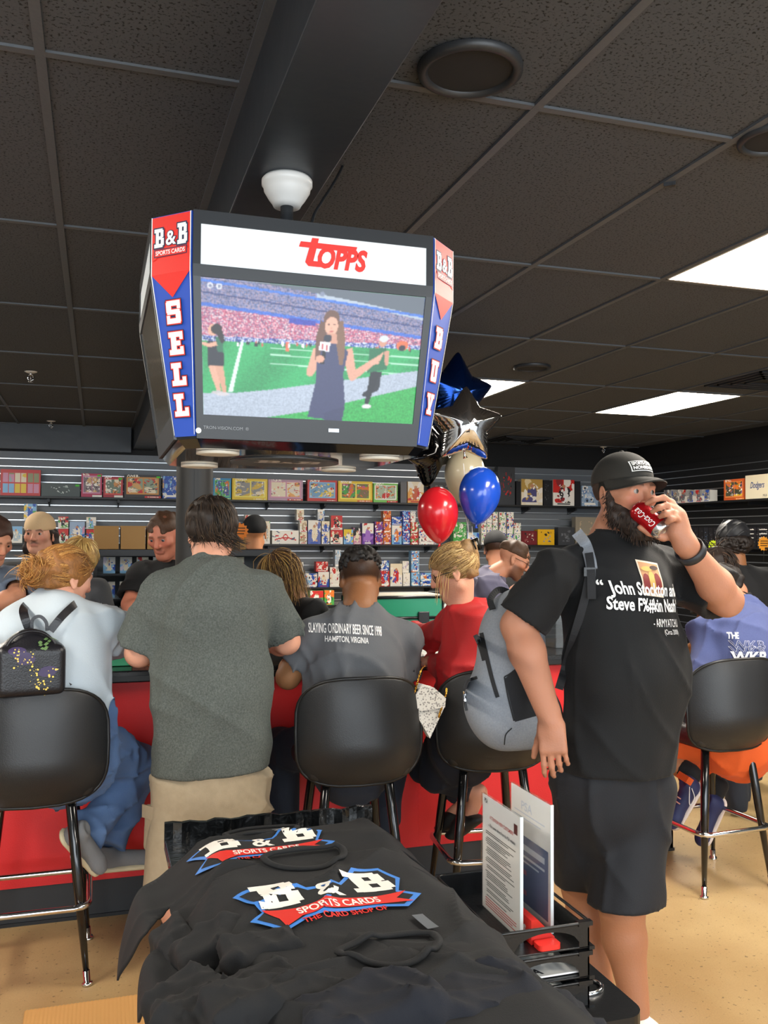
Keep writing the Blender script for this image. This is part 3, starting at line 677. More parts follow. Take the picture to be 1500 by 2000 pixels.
def make_stool():
    r = empty('bar_stool')
    V, F, rim = stool_shell(); MB().add(V, F, 0, True).build('backrest', mleather, r); MB().tube(rim, .007, 6, closed=True).build('piping', mpipe, r)
    sd = SDF(.012, .03); sd.box((0, .03, .705), (.17, .165, .005), r=.045); Vv, Ff = sd.mesh(); link('seat', np_mesh('seat', Vv, Ff), mleather, r)
    MB().box((-.13, -.12, .635), (.13, .14, .665), bev=.004).build('seat_plate', mleg, r)
    for sx in (-1, 1):
        for sy in (-1, 1):
            t = np.array([sx*.125, .01+sy*.125, .66]); f = np.array([sx*.195, .01+sy*.195, 0]); d = f-t
            lg = MB().tube([t+np.array([-sx*.03, -sy*.03, .0]), t+d*.03, t+d*.45, t+d*.93], [.019, .0195, .019, .0105], 12).build('leg', mleg, r)
            MB().tube([t+d*.925, t+d*.985, t+d*.985, f], [.0125, .0115, .019, .02], 12).build('foot_glide', mchr, lg)
    c = .176; pts = []
    for (sx, sy) in ((1, 1), (-1, 1), (-1, -1), (1, -1)):
        for a in (0, .33, .67, 1):
            base = {(1, 1): 0, (-1, 1): 90, (-1, -1): 180, (1, -1): 270}[(sx, sy)]; w = math.radians(base+90*a); pts.append((sx*(c-.03)+.05*math.cos(w), .01+sy*(c-.03)+.05*math.sin(w), .275))
    MB().tube(pts, .0115, 10, closed=True).build('foot_ring', mchr, r)
    return r
st0 = make_stool()
STOOLS = [((-.205, 3.63), .0, 'black bar stool at far left with a white tag on its leg'), ((1.0, 3.58), -.03, 'black bar stool in the middle, whole back in view'), ((1.62, 3.63), -.12, 'black bar stool behind the grey backpack'), ((2.80, 3.66), .06, 'black bar stool at the right edge under the blue sweatshirt')]
stools = []
for i, (p, rz, lab) in enumerate(STOOLS):
    o = st0 if i == 0 else copy_tree(st0); o.location = (p[0], p[1], 0); o.rotation_euler.z = rz; tag(o, lab, 'bar stool', 'black bar stools at the counter'); stools.append(o)
d = np.array([-.07, -.07, -.66]); t = np.array([-.125, -.115, .66])
MB().tube([t+d*.06, t+d*.18], .0205, 12).build('paper_tag', M('paper', '#e9e8e4', .7), stools[0])
# ================================================================== BALLOONS
def star_mesh(R, rin, T, na=200, nr=14, pinch=.06):
    V = [(0, 0, 0)]*0; F = []; n5 = 5
    def rad(w):
        a = (w/(2*math.pi)*n5) % 1.; t = abs(a-.5)*2   # 1 at tip
        x = t; tip = np.array([R, 0]); ang = math.pi/n5; inn = np.array([rin*math.cos(ang), rin*math.sin(ang)]); w2 = ang*(1-t)
        d = inn-tip; den = math.cos(w2)*d[1]-math.sin(w2)*d[0]; r = (tip[0]*d[1]-tip[1]*d[0])/den
        return r*(1-.05*t**12), t
    for side in (1, -1):
        for i in range(nr+1):
            f = math.sin(math.pi/2*i/nr)
            for k in range(na):
                w = 2*math.pi*k/na; r, t = rad(w); h = T*(max(0, 1-f**2))**.55*(1-.18*t*f)
                pk = pinch*math.sin(w*46)*f**6*.03
                V.append((r*f*(1-.02*math.sin(w*46)*f**8), side*(h+pk*T), 0)); V[-1] = (r*f*math.sin(w), side*(h+pk), r*f*math.cos(w))
    st = (nr+1)*na
    for sd_ in (0, 1):
        for i in range(nr):
            for k in range(na):
                a = sd_*st+i*na+k; b_ = sd_*st+i*na+(k+1) % na; f = (a, b_, b_+na, a+na); F.append(f if sd_ else f[::-1])
    return V, F
def star_balloon(c, R, T, mat, lab, rot, name='star_balloon'):
    r = empty(name, c, 0, lab, 'balloon', 'balloon bunch')
    V, F = star_mesh(R, R*.58, T); o = MB().add(V, F, 0, True).build('foil_body', mat, r); o.rotation_euler = rot
    a = Matrix.Rotation(rot[1], 3, 'Y') @ Vector((0, 0, -R*.5)); MB().tube([a, a+Vector((0, 0, -.04)), a+Vector((.006, 0, -.06))], [.008, .004, .014], 8).build('neck', mat, r)
    return r
def latex(c, Rr, H, mat, lab, tilt=(0, 0)):
    r = empty('round_balloon', c, 0, lab, 'balloon', 'balloon bunch')
    prof = []
    for i in range(33):
        t = i/32; w = math.pi*t; z = math.cos(w); rr = math.sin(w); 
        if z < 0: rr *= 1-.30*z*z*(1 if z > -1 else 1); zz = z*1.25
        else: zz = z
        prof.append((max(rr*Rr, .0004), zz*H/2.25+.0))
    o = MB().lathe(prof, 40).build('latex_body', mat, r); o.rotation_euler = (tilt[0], tilt[1], 0)
    k = Matrix.Rotation(tilt[1], 3, 'Y') @ (Matrix.Rotation(tilt[0], 3, 'X') @ Vector((0, 0, -1.25*H/2.25)))
    MB().tube([k+Vector((0, 0, .008)), k+Vector((0, 0, -.006)), k+Vector((0, 0, -.018))], [.012, .005, .011], 8).build('knot', mat, r)
    return r
mlr = M('latex_red', '#d3202a', .22, spec=.6, coat=.3); mlb = M('latex_blue', '#1d4fc4', .2, spec=.6, coat=.3); mli = M('latex_ivory', '#cdbf9f', .2, spec=.5, coat=.3)
mfs = M('foil_silver', '#dcd9d6', .07, metal=1.); mfn = M('foil_navy', '#12306b', .14, metal=.9); mfb = M('foil_black', '#0b0b0e', .1, metal=.6, coat=.4)
star_balloon(P(890, 770, 4.75), .255, .10, mfn, 'navy blue star foil balloon at the top of the bunch', (0, .05, .1))
star_balloon(P(908, 832, 4.45), .225, .105, mfs, 'silver mirror star foil balloon reflecting the room', (0, .02, -.12))
latex(P(908, 925, 4.85), .118, .33, mli, 'ivory round balloon behind the blue one')
star_balloon(P(838, 880, 4.85), .22, .10, mfb, 'glossy black star foil balloon beside the scoreboard', (.1, .62, .75))
latex(P(937, 962, 4.45), .112, .315, mlb, 'shiny blue round balloon beside the red one', (0, .12))
latex(P(855, 1000, 4.5), .110, .305, mlr, 'shiny red round balloon, lowest of the bunch', (0, -.06))
rib = []
for (a, b_) in (((872, 1062), (905, 1110)), ((922, 1028), (905, 1110)), ((905, 905), (905, 1110)), ((905, 985), (908, 1110))):
    m = MB().tube(smooth_pts([P(*a, 4.5), P((a[0]+b_[0])/2+9, (a[1]+b_[1])/2, 4.52), P(*b_, 4.5), (1.66, 4.5, CT+.02)], 5), .0022, 5); rib.append(m)
for m, w in zip(rib, ('red', 'blue', 'silver star', 'ivory')): tag(m.build('balloon_ribbon', mwhitep), f'white ribbon hanging from the {w} balloon', 'ribbon', 'balloon ribbons')
wgt = tag(MB().lathe([(.0005, 0), (.05, 0), (.06, .05), (.04, .09), (.0005, .095)], 20, (1.66, 4.5, CT)).build('balloon_weight', mfs), 'silver weight holding the balloon ribbons on the counter', 'weight')
# ================================================================== SHIRT TABLE
TX0, TX1, TY0, TY1, TZ = .19, .77, 1.05, 2.60, .762
mfilm = M('black_film', '#0b0c0d', .18, bump=(22, .5), coat=.3, stretch=(1, 3, 1))
tb = empty('display_table', (0, 0, 0), 0, 'low table wrapped in shiny black plastic film under the shirts', 'table')
MB().box((TX0, TY0, TZ-.03), (TX1, TY1, TZ), bev=.004).build('table_top', mfilm, tb)
rng = random.Random(5)
def rimwall(a, b, h, t):
    "wrapped rim with crumpled film"
    a = np.array(a, float); b = np.array(b, float); n = 26; m = MB(); V = []; F = []; d = unit(b-a); nn = np.array([-d[1], d[0], 0])
    for i in range(n+1):
        p = a+(b-a)*i/n; w = rng.uniform(-.003, .003); hh = h+rng.uniform(-.003, .004)
        V += [p+nn*(-t+w), p+nn*(-t+w)+np.array([0, 0, hh]), p+nn*w+np.array([0, 0, hh+rng.uniform(0, .002)]), p+nn*w]
    for i in range(n):
        for k in range(3): q = i*4+k; F.append((q, q+4, q+5, q+1))
    return m.add(V, F)
rimwall((TX0, TY1, TZ-.01), (TX1+.02, TY1, TZ-.01), .055, .012).build('wrapped_rim', mfilm, tb)
for (x, y) in ((TX0+.04, TY1-.04), (TX1-.04, TY1-.04), (TX0+.04, TY0+.04), (TX1-.04, TY0+.04)): MB().tube([(x, y, 0), (x, y, TZ-.03)], .018, 10).build('leg', mleg, tb)
msh = M('shirt_black', '#131416', .85, sheen=.0, bump=(420, .12)); msh2 = M('shirt_navy_black', '#10131c', .85, sheen=.0, bump=(420, .12))
def pile(x, y):
    "height of the heap under the shirts"
    e = np.clip(np.minimum(x-TX0+.05, TX1+.06-x)/.16, 0, 1); e = e*e*(3-2*e)
    g = np.clip((2.56-y)/.35, 0, 1); return .015+.085*e*(.35+.65*g)
def wr(x, y, sd):
    r = np.random.RandomState(sd); o = 0
    for i in range(7):
        f = 6+i*5.; a = r.rand()*6.28; ph = r.rand()*6.28
        o = o+np.sin(f*(np.cos(a)*x+np.sin(a)*y)+ph+1.8*np.sin(.55*f*(np.sin(a)*x-np.cos(a)*y)+ph*2))/(1+i*.55)
    rr = 0
    for i in range(6):
        a = r.rand()*6.28; f = 5+7*r.rand(); ph = r.rand()*6.28; mk = np.clip(.2+np.sin(3.1*(np.cos(a+1)*x+np.sin(a+1)*y)*2+ph*3), 0, 1)
        rr = rr+mk*(1-np.abs(np.sin(f*(np.cos(a)*x+np.sin(a)*y)+ph+1.1*np.sin(4*(np.sin(a)*x-np.cos(a)*y)+ph))))**6
    return .0035*o+.0135*rr
OUT = [(-.085, 0), (.085, 0), (.25, .055), (.47, .27), (.335, .375), (.275, .29), (.285, .72), (-.285, .72), (-.275, .29), (-.335, .375), (-.47, .27), (-.25, .055)]
def inpoly(x, y, poly):
    ins = np.zeros(x.shape, bool); j = len(poly)-1
    for i in range(len(poly)):
        (xi, yi), (xj, yj) = poly[i], poly[j]; ins ^= ((yi > y) != (yj > y)) & (x < (xj-xi)*(y-yi)/((yj-yi) or 1e-9)+xi); j = i
    return ins
def drape(x, y, lift, sd, amp=1.):
    z = TZ+pile(x, y)+lift+amp*wr(x, y, sd); X = x.copy(); Yw = y.copy(); edges = ((TX0-.075, -1), (TX1-.01, 1))
    for x0, sg in edges:
        e = np.maximum(0, sg*(x-x0)); hang = e*.97+.02*np.sin(14*y+sd)*np.clip(e*8, 0, 1); X = np.where(e > 0, x0+sg*(.035*(1-np.exp(-e/.04))+.10*e+.012*np.sin(22*y+sd+9*e)*np.clip(e*9, 0, 1)), X); z = z-np.where(e > 0, np.maximum(0, hang-.02*(1-np.exp(-e/.03))), 0)
    e = np.maximum(0, TY0+.0-y); return X, Yw, z
def shirt(neck, ang, lift, sd, lab, mat=msh, length=.72, amp=1., sx=1.):
    n = 100; s, t = np.meshgrid(np.linspace(-.48, .48, n), np.linspace(-.005, length+.005, n), indexing='ij')
    scoop = [(.085*math.cos(w), .075*math.sin(w)) for w in np.linspace(0, math.pi, 13)][::-1]
    poly = scoop+[(a, min(b, length)) for a, b in OUT[2:]]; ctr = inpoly((s[1:, 1:]+s[:-1, :-1])/2, (t[1:, 1:]+t[:-1, :-1])/2, poly)
    cnt_ = np.zeros(s.shape, int)
    for a_ in (0, 1):
        for b_ in (0, 1): cnt_[a_:n-1+a_, b_:n-1+b_] += ctr
    bd = np.argwhere((cnt_ > 0) & (cnt_ < 4)); pp = np.stack([s[tuple(bd.T)], t[tuple(bd.T)]], 1); best = np.full(len(pp), 9.); new = pp.copy()
    for A_, B_ in zip(poly, poly[1:]+poly[:1]):
        A_ = np.array(A_); dd = np.array(B_)-A_; tt = np.clip(((pp-A_) @ dd)/(dd @ dd+1e-9), 0, 1); qq = A_+tt[:, None]*dd; ds = np.linalg.norm(qq-pp, axis=1); mm_ = ds < best; best[mm_] = ds[mm_]; new[mm_] = qq[mm_]
    s[tuple(bd.T)] = new[:, 0]; t[tuple(bd.T)] = new[:, 1]
    ca, sa = math.cos(ang), math.sin(ang); x = neck[0]+sx*s*ca+t*sa; y = neck[1]+sx*s*sa-t*ca
    hem = .035*np.sin(17*s+sd)*np.clip((t-length+.1)/.1, 0, 1); X, Y_, z = drape(x, y+hem*.4, lift, sd, amp)
    cell = ctr
    V = np.stack([X, Y_, z], -1).reshape(-1, 3); i, j = np.nonzero(cell); q = i*n+j; F = np.stack([q, q+1, q+n+1, q+n], 1)
    used = np.unique(F); mp = -np.ones(n*n, int); mp[used] = np.arange(len(used)); V2 = V[used]; F2 = mp[F]
    o = link('folded_shirt', np_mesh('folded_shirt', V2, F2), mat); tag(o, lab, 'shirt', 'black shirts on the display table')
    md = o.modifiers.new('thick', 'SOLIDIFY'); md.thickness = .004; md.offset = -1
    def at(s_, t_, up=.004):
        a = neck[0]+sx*s_*ca+t_*sa; b_ = neck[1]+sx*s_*sa-t_*ca; q = drape(np.array([a]), np.array([b_]), lift, sd, amp); return np.array([q[0][0], q[1][0], q[2][0]+up])
    ring = [at(.094*math.cos(w), .082*math.sin(w) if math.sin(w) > 0 else .03*math.sin(w), .004) for w in np.linspace(0, 6.283, 40)[:-1]]
    MB().tube(ring, .009, 6, closed=True, flat=.5).build('collar', mat, o)
    V = [at(.088*a*math.cos(w), .076*a*math.sin(w), -.006) for a in (.2, .6, 1.) for w in np.linspace(0, 6.283, 25)[:-1]]; F = [(i*24+k, i*24+(k+1) % 24, (i+1)*24+(k+1) % 24, (i+1)*24+k) for i in range(2) for k in range(24)]+[tuple(reversed(range(24)))]
    MB().add(V, F, 0, True).build('neck_lining', mat, o)
    return o, at
def crest_on(o, at, s0, t0, w, hide=0):
    "shop crest: outlined letters over a ribbon, laid on the cloth in shirt coordinates"
    k = w/2.; m = MB()
    def W(poly, mi, off):
        base = len(m.v); mm = MB(); poly_flat(mm, [(x*k, y*k) for x, y in poly], (0, 0, 0), (1, 0, 0), (0, 1, 0), 0, mi); subdiv(mm, .02)
        mm.v = [tuple(at(s0+p[0], t0-p[1]*1.3, .0055+off)) for p in mm.v]; m.add(mm.v, mm.f, mi, True)
    def T(txt, x, y, size, mi, off, width, warp=None, bold=.02):
        mm = MB(); text_flat(mm, txt, (x*k, y*k, 0), (1, 0, 0), (0, 1, 0), size*k, off=0, mi=mi, bold=bold, width=width*k, warp=warp); subdiv(mm, .02)
        mm.v = [tuple(at(s0+p[0], t0-p[1]*1.3, .0055+off)) for p in mm.v]; m.add(mm.v, mm.f, mi, True)
    W([(-1.0, .42), (-.55, .50), (-.2, .28), (.2, .28), (.52, .62), (.86, .60), (.98, .30), (.80, .02), (1.0, -.12), (.72, -.32), (.4, -.26), (-.4, -.26), (-.72, -.42), (-1.0, -.16), (-.82, -.02)], 0, 0)
    W([(-.94, .37), (-.55, .45), (-.2, .23), (.2, .23), (.53, .56), (.83, .55), (.92, .30), (.75, .0), (.9, -.12), (.70, -.27), (.4, -.21), (-.4, -.21), (-.70, -.37), (-.92, -.15), (-.77, -.0)], 1, .0006)
    for (cx, cy, tl) in ((-.56, .02, 0), (.56, .05, 0)):
        for q_, (a, b_, c, d) in enumerate(GL['B']): W([(cx+(a-.5)*.5, cy+b_*.33), (cx+(c-.5)*.5, cy+b_*.33), (cx+(c-.5)*.5, cy+d*.33), (cx+(a-.5)*.5, cy+d*.33)], 2, .0012+.00012*q_)
    T('&', 0, .02, .42, 2, .0012, .3)
    W([(-.82, -.0), (-.45, -.06), (0, -.04), (.45, -.06), (.86, -.02), (.68, -.14), (.84, -.24), (.45, -.22), (0, -.20), (-.45, -.22), (-.68, -.36), (-.7, -.2)], 3, .0018)
    T('SPORTS CARDS', 0, -.185, .155, 2, .0024, .95)
    T('THE CARD SHOP OF', .0, -.34, .11, 3, .001, .95)
    m.build('crest_print', [M('print_sky', '#3f7fd0', .6), msh, M('print_ivory', '#e8e4dc', .6), M('print_scarlet', '#d02a20', .6)], o)
sA, atA = shirt((.42, 2.37), .06, .0, 11, 'black shirt at the back of the pile, crest half covered by the next shirt'); crest_on(sA, atA, -.04, .20, .34)
sB, atB = shirt((.46, 2.04), .10, .013, 23, 'black shirt with the large crest in full view, centre of the pile'); crest_on(sB, atB, -.03, .28, .36)
def patch(at, s0, s1, t0, t1, mat, o, name, off=.007):
    n = 6; V = []; F = []
    for i in range(n+1):
        for j in range(n+1): V.append(at(s0+(s1-s0)*i/n, t0+(t1-t0)*j/n, off))
    for i in range(n):
        for j in range(n): q = i*(n+1)+j; F.append((q, q+1, q+n+2, q+n+1))
    return MB().add(V, F, 0, True).build(name, mat, o)
patch(atB, .085, .108, .40, .47, M('care_print', '#5d6166', .7), sB, 'care_label'); patch(atA, .02, .045, .03, .045, M('care_print', '#5d6166', .7), sA, 'neck_label')
sC, atC = shirt((.50, 1.54), .16, .020, 37, 'plain black shirt at the front of the pile with its round collar showing', length=.5)
def creases(amp, sd, fr=22):
    r = np.random.RandomState(sd); K = [(unit(r.randn(3)*np.array([1, 1, .6])), fr*(.5+r.rand()), r.rand()*6.28, unit(r.randn(3)), r.rand()*6.28) for _ in range(6)]
    def fn(p):
        o = 0
        for d, f, ph, d2, p2 in K: o = o-np.clip(.3+np.sin(p @ d2*9+p2), 0, 1)*(1-np.abs(np.sin(f*(p @ d)+ph+1.3*np.sin(7*(p @ d2)+p2))))**4
        return amp*o
    return fn
def bundle(parts, sd, lab, mat):
    "a bundled shirt: overlapping folded slabs with creases; parts = (centre, half sizes, yaw, roll)"
    s = SDF(.007, .010)
    for (c, h, yaw, rol) in parts:
        R = np.array(Matrix.Rotation(yaw, 3, 'Z') @ Matrix.Rotation(rol, 3, 'Y')).T; s.box(c, h, R, r=.012); s.box(np.array(c)+np.array([.02, -.015, -.024]), np.array(h)*np.array([1.08, 1.06, .5]), np.array(Matrix.Rotation(yaw+.08, 3, 'Z')).T, r=.010)
    _a, _b = creases(.008, sd, 32), creases(.010, sd+40, 17); s.disp = lambda p: _a(p)+_b(p); V, F = s.mesh(); return tag(link('bundled_shirt', np_mesh('bundled_shirt', relax(V, F, 1), F), mat), lab, 'shirt', 'black shirts on the display table')
def bz(px, py, z): return PZ(px, py, z)
bundle([(bz(470, 1985, .84), (.11, .07, .014), .3, -.05), (bz(560, 1945, .87), (.12, .035, .008), .22, .04), (bz(390, 1985, .82), (.04, .08, .02), .4, -.4)], 3, 'bundled black shirt at the bottom left of the pile', msh)
bundle([(bz(830, 1975, .86), (.17, .05, .010), .10, .0), (bz(880, 1950, .86), (.14, .03, .008), .14, .0), (bz(1060, 1975, .83), (.05, .04, .012), -.1, .4), (bz(720, 1975, .875), (.09, .05, .01), .1, -.1)], 8, 'navy black shirt bundled across the front edge of the pile', msh2)
bundle([(bz(350, 1875, .76), (.02, .06, .04), .3, -.3), (bz(420, 1850, .83), (.06, .03, .012), .2, -.2), (bz(510, 1858, .86), (.05, .025, .008), .1, 0)], 5, 'rumpled black sleeve shirt hanging at the left of the pile', msh)
bundle([(bz(862, 1800, .78), (.02, .06, .015), .1, .4), (bz(835, 1850, .80), (.045, .03, .010), .3, .2)], 15, 'crumpled black shirt on the right of the pile beside the trays', msh)
# cardboard on the floor
mcard = M('cardboard', '#b98a50', .75, bump=(8, .15))
cb = empty('cardboard_sheet', (0, 0, 0), 0, 'flattened corrugated cardboard sheet lying on the floor', 'cardboard')
nb = 46; V = []; F = []
for i in range(nb*4+1):
    x = -.21+.60*i/(nb*4); z = .006+.0012*math.sin(2*math.pi*i/4.)
    V += [(x, 2.75, z), (x+.004, 3.31, z)]
for i in range(nb*4): F.append((2*i, 2*i+2, 2*i+3, 2*i+1))
MB().add(V, F, 0, True).build('fluted_face', mcard, cb); MB().box((-.21, 2.75, .0005), (.39, 3.31, .004)).build('liner', mcard, cb)
# ================================================================== TRAYS AND SIGN HOLDERS
mplast = M('black_plastic', '#131416', .3, bump=(120, .06)); mpaper = M('paper', '#e9e8e4', .7)
SZ = .525
sb = empty('side_table', (1.02, 1.99, 0), 0, 'low black side table with rounded corner under the letter trays', 'side table')
def rrect(x0, y0, x1, y1, r, n=6):
    out = []
    for cx, cy, a in ((x1-r, y1-r, 0), (x0+r, y1-r, 90), (x0+r, y0+r, 180), (x1-r, y0+r, 270)):
        for k in range(n+1): w = math.radians(a+90*k/n); out.append((cx+r*math.cos(w), cy+r*math.sin(w)))
    return out
MB().prism(rrect(-.24, -.19, .19, .30, .05), SZ-.035, SZ).build('table_top', mplast, sb)
for x, y in ((-.2, -.15), (.15, -.15), (-.2, .26), (.15, .26)): MB().tube([(x, y, SZ-.03), (x, y, 0)], .016, 10).build('leg', mplast, sb)
rg_ = [(.105+.05*math.cos(w), -.04+.035*math.sin(w), SZ+.003) for w in np.linspace(0, 6.283, 25)[:-1]]; MB().tube(rg_, .006, 8, closed=True).build('grommet_ring', mchr, sb)
def tray(z, lab):
    x0, x1, y0, y1, h, t = .862, 1.098, 1.87, 2.235, .058, .004
    r = empty('letter_tray', ((x0+x1)/2, (y0+y1)/2, z), 0, lab, 'letter tray', 'stacked letter trays'); a, b_ = (x1-x0)/2, (y1-y0)/2
    MB().box((-a, -b_, 0), (a, b_, t), bev=.001).build('tray_floor', mplast, r)
    m = MB().box((-a, -b_, t), (-a+t, b_, h)).box((a-t, -b_+.0, t), (a, b_, h-.012)).box((-a, b_-t, t), (a, b_, h)); m.build('tray_walls', mplast, r)
    arc = [(-a, 0), (-a, h)]+[(-a+.035, h)]+[(x, h-.012-(.028)*math.sin(math.pi*(x+a-.035)/(2*a-.07))**.6*0) for x in ()]
    top = [(-a, t), (a, t), (a, h), (-a, h)]
    # front rim with an arched opening
    op = [(x, .010+.036*math.sqrt(max(0, 1-((x-.01)/(a-.035))**2))) for x in np.linspace(-a+.046, a-.026, 15)]
    for i in range(len(op)-1): (xa, za), (xb, zb) = op[i], op[i+1]; MB.add(m2 := (m2 if i else MB()), [(xa, -b_, za), (xb, -b_, zb), (xb, -b_, h), (xa, -b_, h), (xa, -b_+t, za), (xb, -b_+t, zb), (xb, -b_+t, h), (xa, -b_+t, h)], [(0, 1, 2, 3), (7, 6, 5, 4), (0, 4, 5, 1), (3, 2, 6, 7)])
    m2.box((-a, -b_, 0), (op[0][0], -b_+t, h)).box((op[-1][0], -b_, 0), (a, -b_+t, h)); m2.build('arched_front', mplast, r)
    rim = [(x, y, h) for x, y in rrect(-a-.002, -b_-.002, a+.002, b_+.002, .02)]; MB().tube(rim, .004, 6, closed=True).build('rim', mplast, r)
    MB().box((a-.002, -b_-.004, -.004), (a+.012, -b_+.03, .004)).build('stacking_lug', mplast, r); MB().box((a-.03, -b_-.006, h-.006), (a+.006, -b_+.01, h+.004)).build('stacking_lug', mplast, r)
    return r
for i, (z, lab) in enumerate(((SZ+.001, 'lowest black letter tray of the stack'), (SZ+.068, 'middle black letter tray holding printed sheets'), (SZ+.135, 'top black letter tray holding two upright signs'))):
    tray(z, lab)
    if i < 2:
        sh = tag(MB().box((.88, 1.885, z+.006), (1.08, 2.16, z+.010)).build('paper_stack', mpaper), ('printed sheets in the middle letter tray', 'white sheets in the lowest letter tray')[1-i], 'paper')
        m = MB(); text_flat(m, 'PSA', (.965, 1.895, z+.0102), (1, 0, 0), (0, 1, 0), .035, bold=.03, off=.0003)
        for k in range(5): m.box((.90, 1.99+.018*k, z+.0101), (1.05-.02*(k % 3), 1.993+.018*k, z+.0104))
        m.build('printing', M('ink_dark', '#2b2b2e', .7), sh)
TB = SZ+.135+.0045
macr = M('acrylic', '#f4f8fa', .03, trans=1., ior=1.2, alpha=.25)
def sign(x, y0, y1, z0, z1, lab, fn):
    r = empty('sign_holder', (x, (y0+y1)/2, z0), 0, lab, 'sign'); w = (y1-y0)/2; h = z1-z0
    MB().box((-.0006, -w, .001), (.0006, w, h)).build('sheet', mpaper, r); fn(r, w, h)
    MB().box((-.0042, -w-.003, 0), (-.0022, w+.003, h+.003)).build('front_pane', macr, r); MB().box((.0022, -w-.003, 0), (.0042, w+.003, h+.003)).build('back_pane', macr, r)
    MB().box((-.004, -w-.0055, 0), (.004, -w-.003, h+.003)).build('edge', M('acrylic_edge', '#c9d4d6', .2), r); MB().box((-.02, -w, -.001), (.045, w, .003)).build('foot', macr, r)
    return r
def pr(r, name, colr, items):
    m = MB(); o = np.array([-.0007, 0, 0]); u = np.array([0, -1., 0]); v = np.array([0, 0, 1.])
    for it in items:
        if it[0] == 't': text_flat(m, it[1], o+u*it[2]+v*it[3], u, v, it[4], off=it[6] if len(it) > 6 else .0003, bold=.015, width=it[5])
        else: x0, y0, x1, y1 = it[1]; poly_flat(m, [(x0, y0), (x1, y0), (x1, y1), (x0, y1)], o, u, v, it[2] if len(it) > 2 else .0003)
    m.build(name, M('ink_'+name, colr, .7), r)
def page1(r, w, h):
    rg = random.Random(2); y = h-.088; bars = []
    while y > .035:
        for k in range(rg.choice((2, 3, 4))):
            if y < .035: break
            bars.append(('r', (-w+.02+rg.choice((0, .006)), y, w-.02-rg.random()*.06, y+.0021))); y -= .0048
        y -= .0055
    pr(r, 'black', '#2a2a2c', [('t', 'PSA', -w+.022, h-.018, .016, .02), ('t', '—This comes direct from the PSA website', .004, h-.072, .011, .155)]+bars)
    pr(r, 'red', '#c0392f', [('t', 'ATTENTION NEW CUSTOMERS!', .004, h-.052, .012, .135)]+[('r', (-w+.02, .03-.006*k, w-.02-.02*(k == 2), .0325-.006*k)) for k in range(4)])
    pr(r, 'badge', '#5a2320', [('r', (w-.034, h-.046, w-.014, h-.022))])
def page2(r, w, h):
    pr(r, 'slate', '#66718f', [('r', (-w+.012, .02, w-.012, h*.62))])
    pr(r, 'pale', '#c6cedb', [('t', 'PSA', -.02, h-.05, .03, .06), ('r', (-w+.02, h*.80, w-.03, h*.81)), ('r', (-w+.02, h*.76, w-.05, h*.77)), ('r', (-w+.025, h*.50, w-.03, h*.55), .0006), ('r', (-w+.025, h*.44, w-.03, h*.46), .0006), ('r', (-w+.025, h*.40, w-.06, h*.415), .0006)])
    pr(r, 'rose', '#b3707c', [('r', (-w+.02, h*.30-.05*k, -w+.09, h*.34-.05*k), .0006) for k in range(2)])
sign(.955, 1.935, 2.151, TB, TB+.285, 'upright acrylic sign with a printed page of rules, nearer one', page1)
sign(1.045, 1.955, 2.171, TB, TB+.30, 'upright acrylic sign with a blue grey poster, further one', page2)
rb = empty('card_stand', (1.0, 1.97, TB), 0, 'red plastic card stand with white lettering in the top tray', 'card stand')
mredpl = M('red_plastic', '#cf2a22', .35)
MB().prism([(-.03, 0), (.03, 0), (.03, .012), (-.012, .055), (-.03, .055)], -.06, .06, fr=((0, 0, 0), (1, 0, 0), (0, 0, 1), (0, -1, 0))).build('stand_body', mredpl, rb)
m = MB(); text_flat(m, 'topps', (-.0305, .01, .014), (0, -1, 0), (0, 0, 1), .045, bold=.03, shear=.2, width=.085, off=.0008); m.build('stand_lettering', mwhitep, rb)
MB().prism(rrect(-.028, -.098, .028, -.062, .01), 0, .012).build('front_lip', mredpl, rb)
# ================================================================== PEOPLE: tools
mskin = M('skin', '#c68a6c', .5, attr=True, spec=.35, bump=(170, .22), bumpdist=.004)
mskin.node_tree.nodes['Principled BSDF'].inputs['Subsurface Weight'].default_value = .12; mskin.node_tree.nodes['Principled BSDF'].inputs['Subsurface Radius'].default_value = (.01, .004, .002); mskin.node_tree.nodes['Principled BSDF'].inputs['Subsurface Scale'].default_value = .6
mhair = M('hair', '#2a2019', .6, attr=True, spec=.5)
mcloth_cache = {}
def cloth(name, c, rough=.85, var=None, bump=(300, .15)): return M('cloth_'+name, c, rough, sheen=.03, var=var, bump=bump)
SK = {'fair': '#cf967c', 'pink': '#b07a60', 'tan': '#b57d58', 'brown': '#8a5c3c', 'mid': '#bf8568'}
def frame(fwd, up=(0, 0, 1)):
    y = unit(fwd); z = np.array(up, float); z = unit(z-y*np.dot(z, y)); x = np.cross(y, z); return np.array([x, y, z])
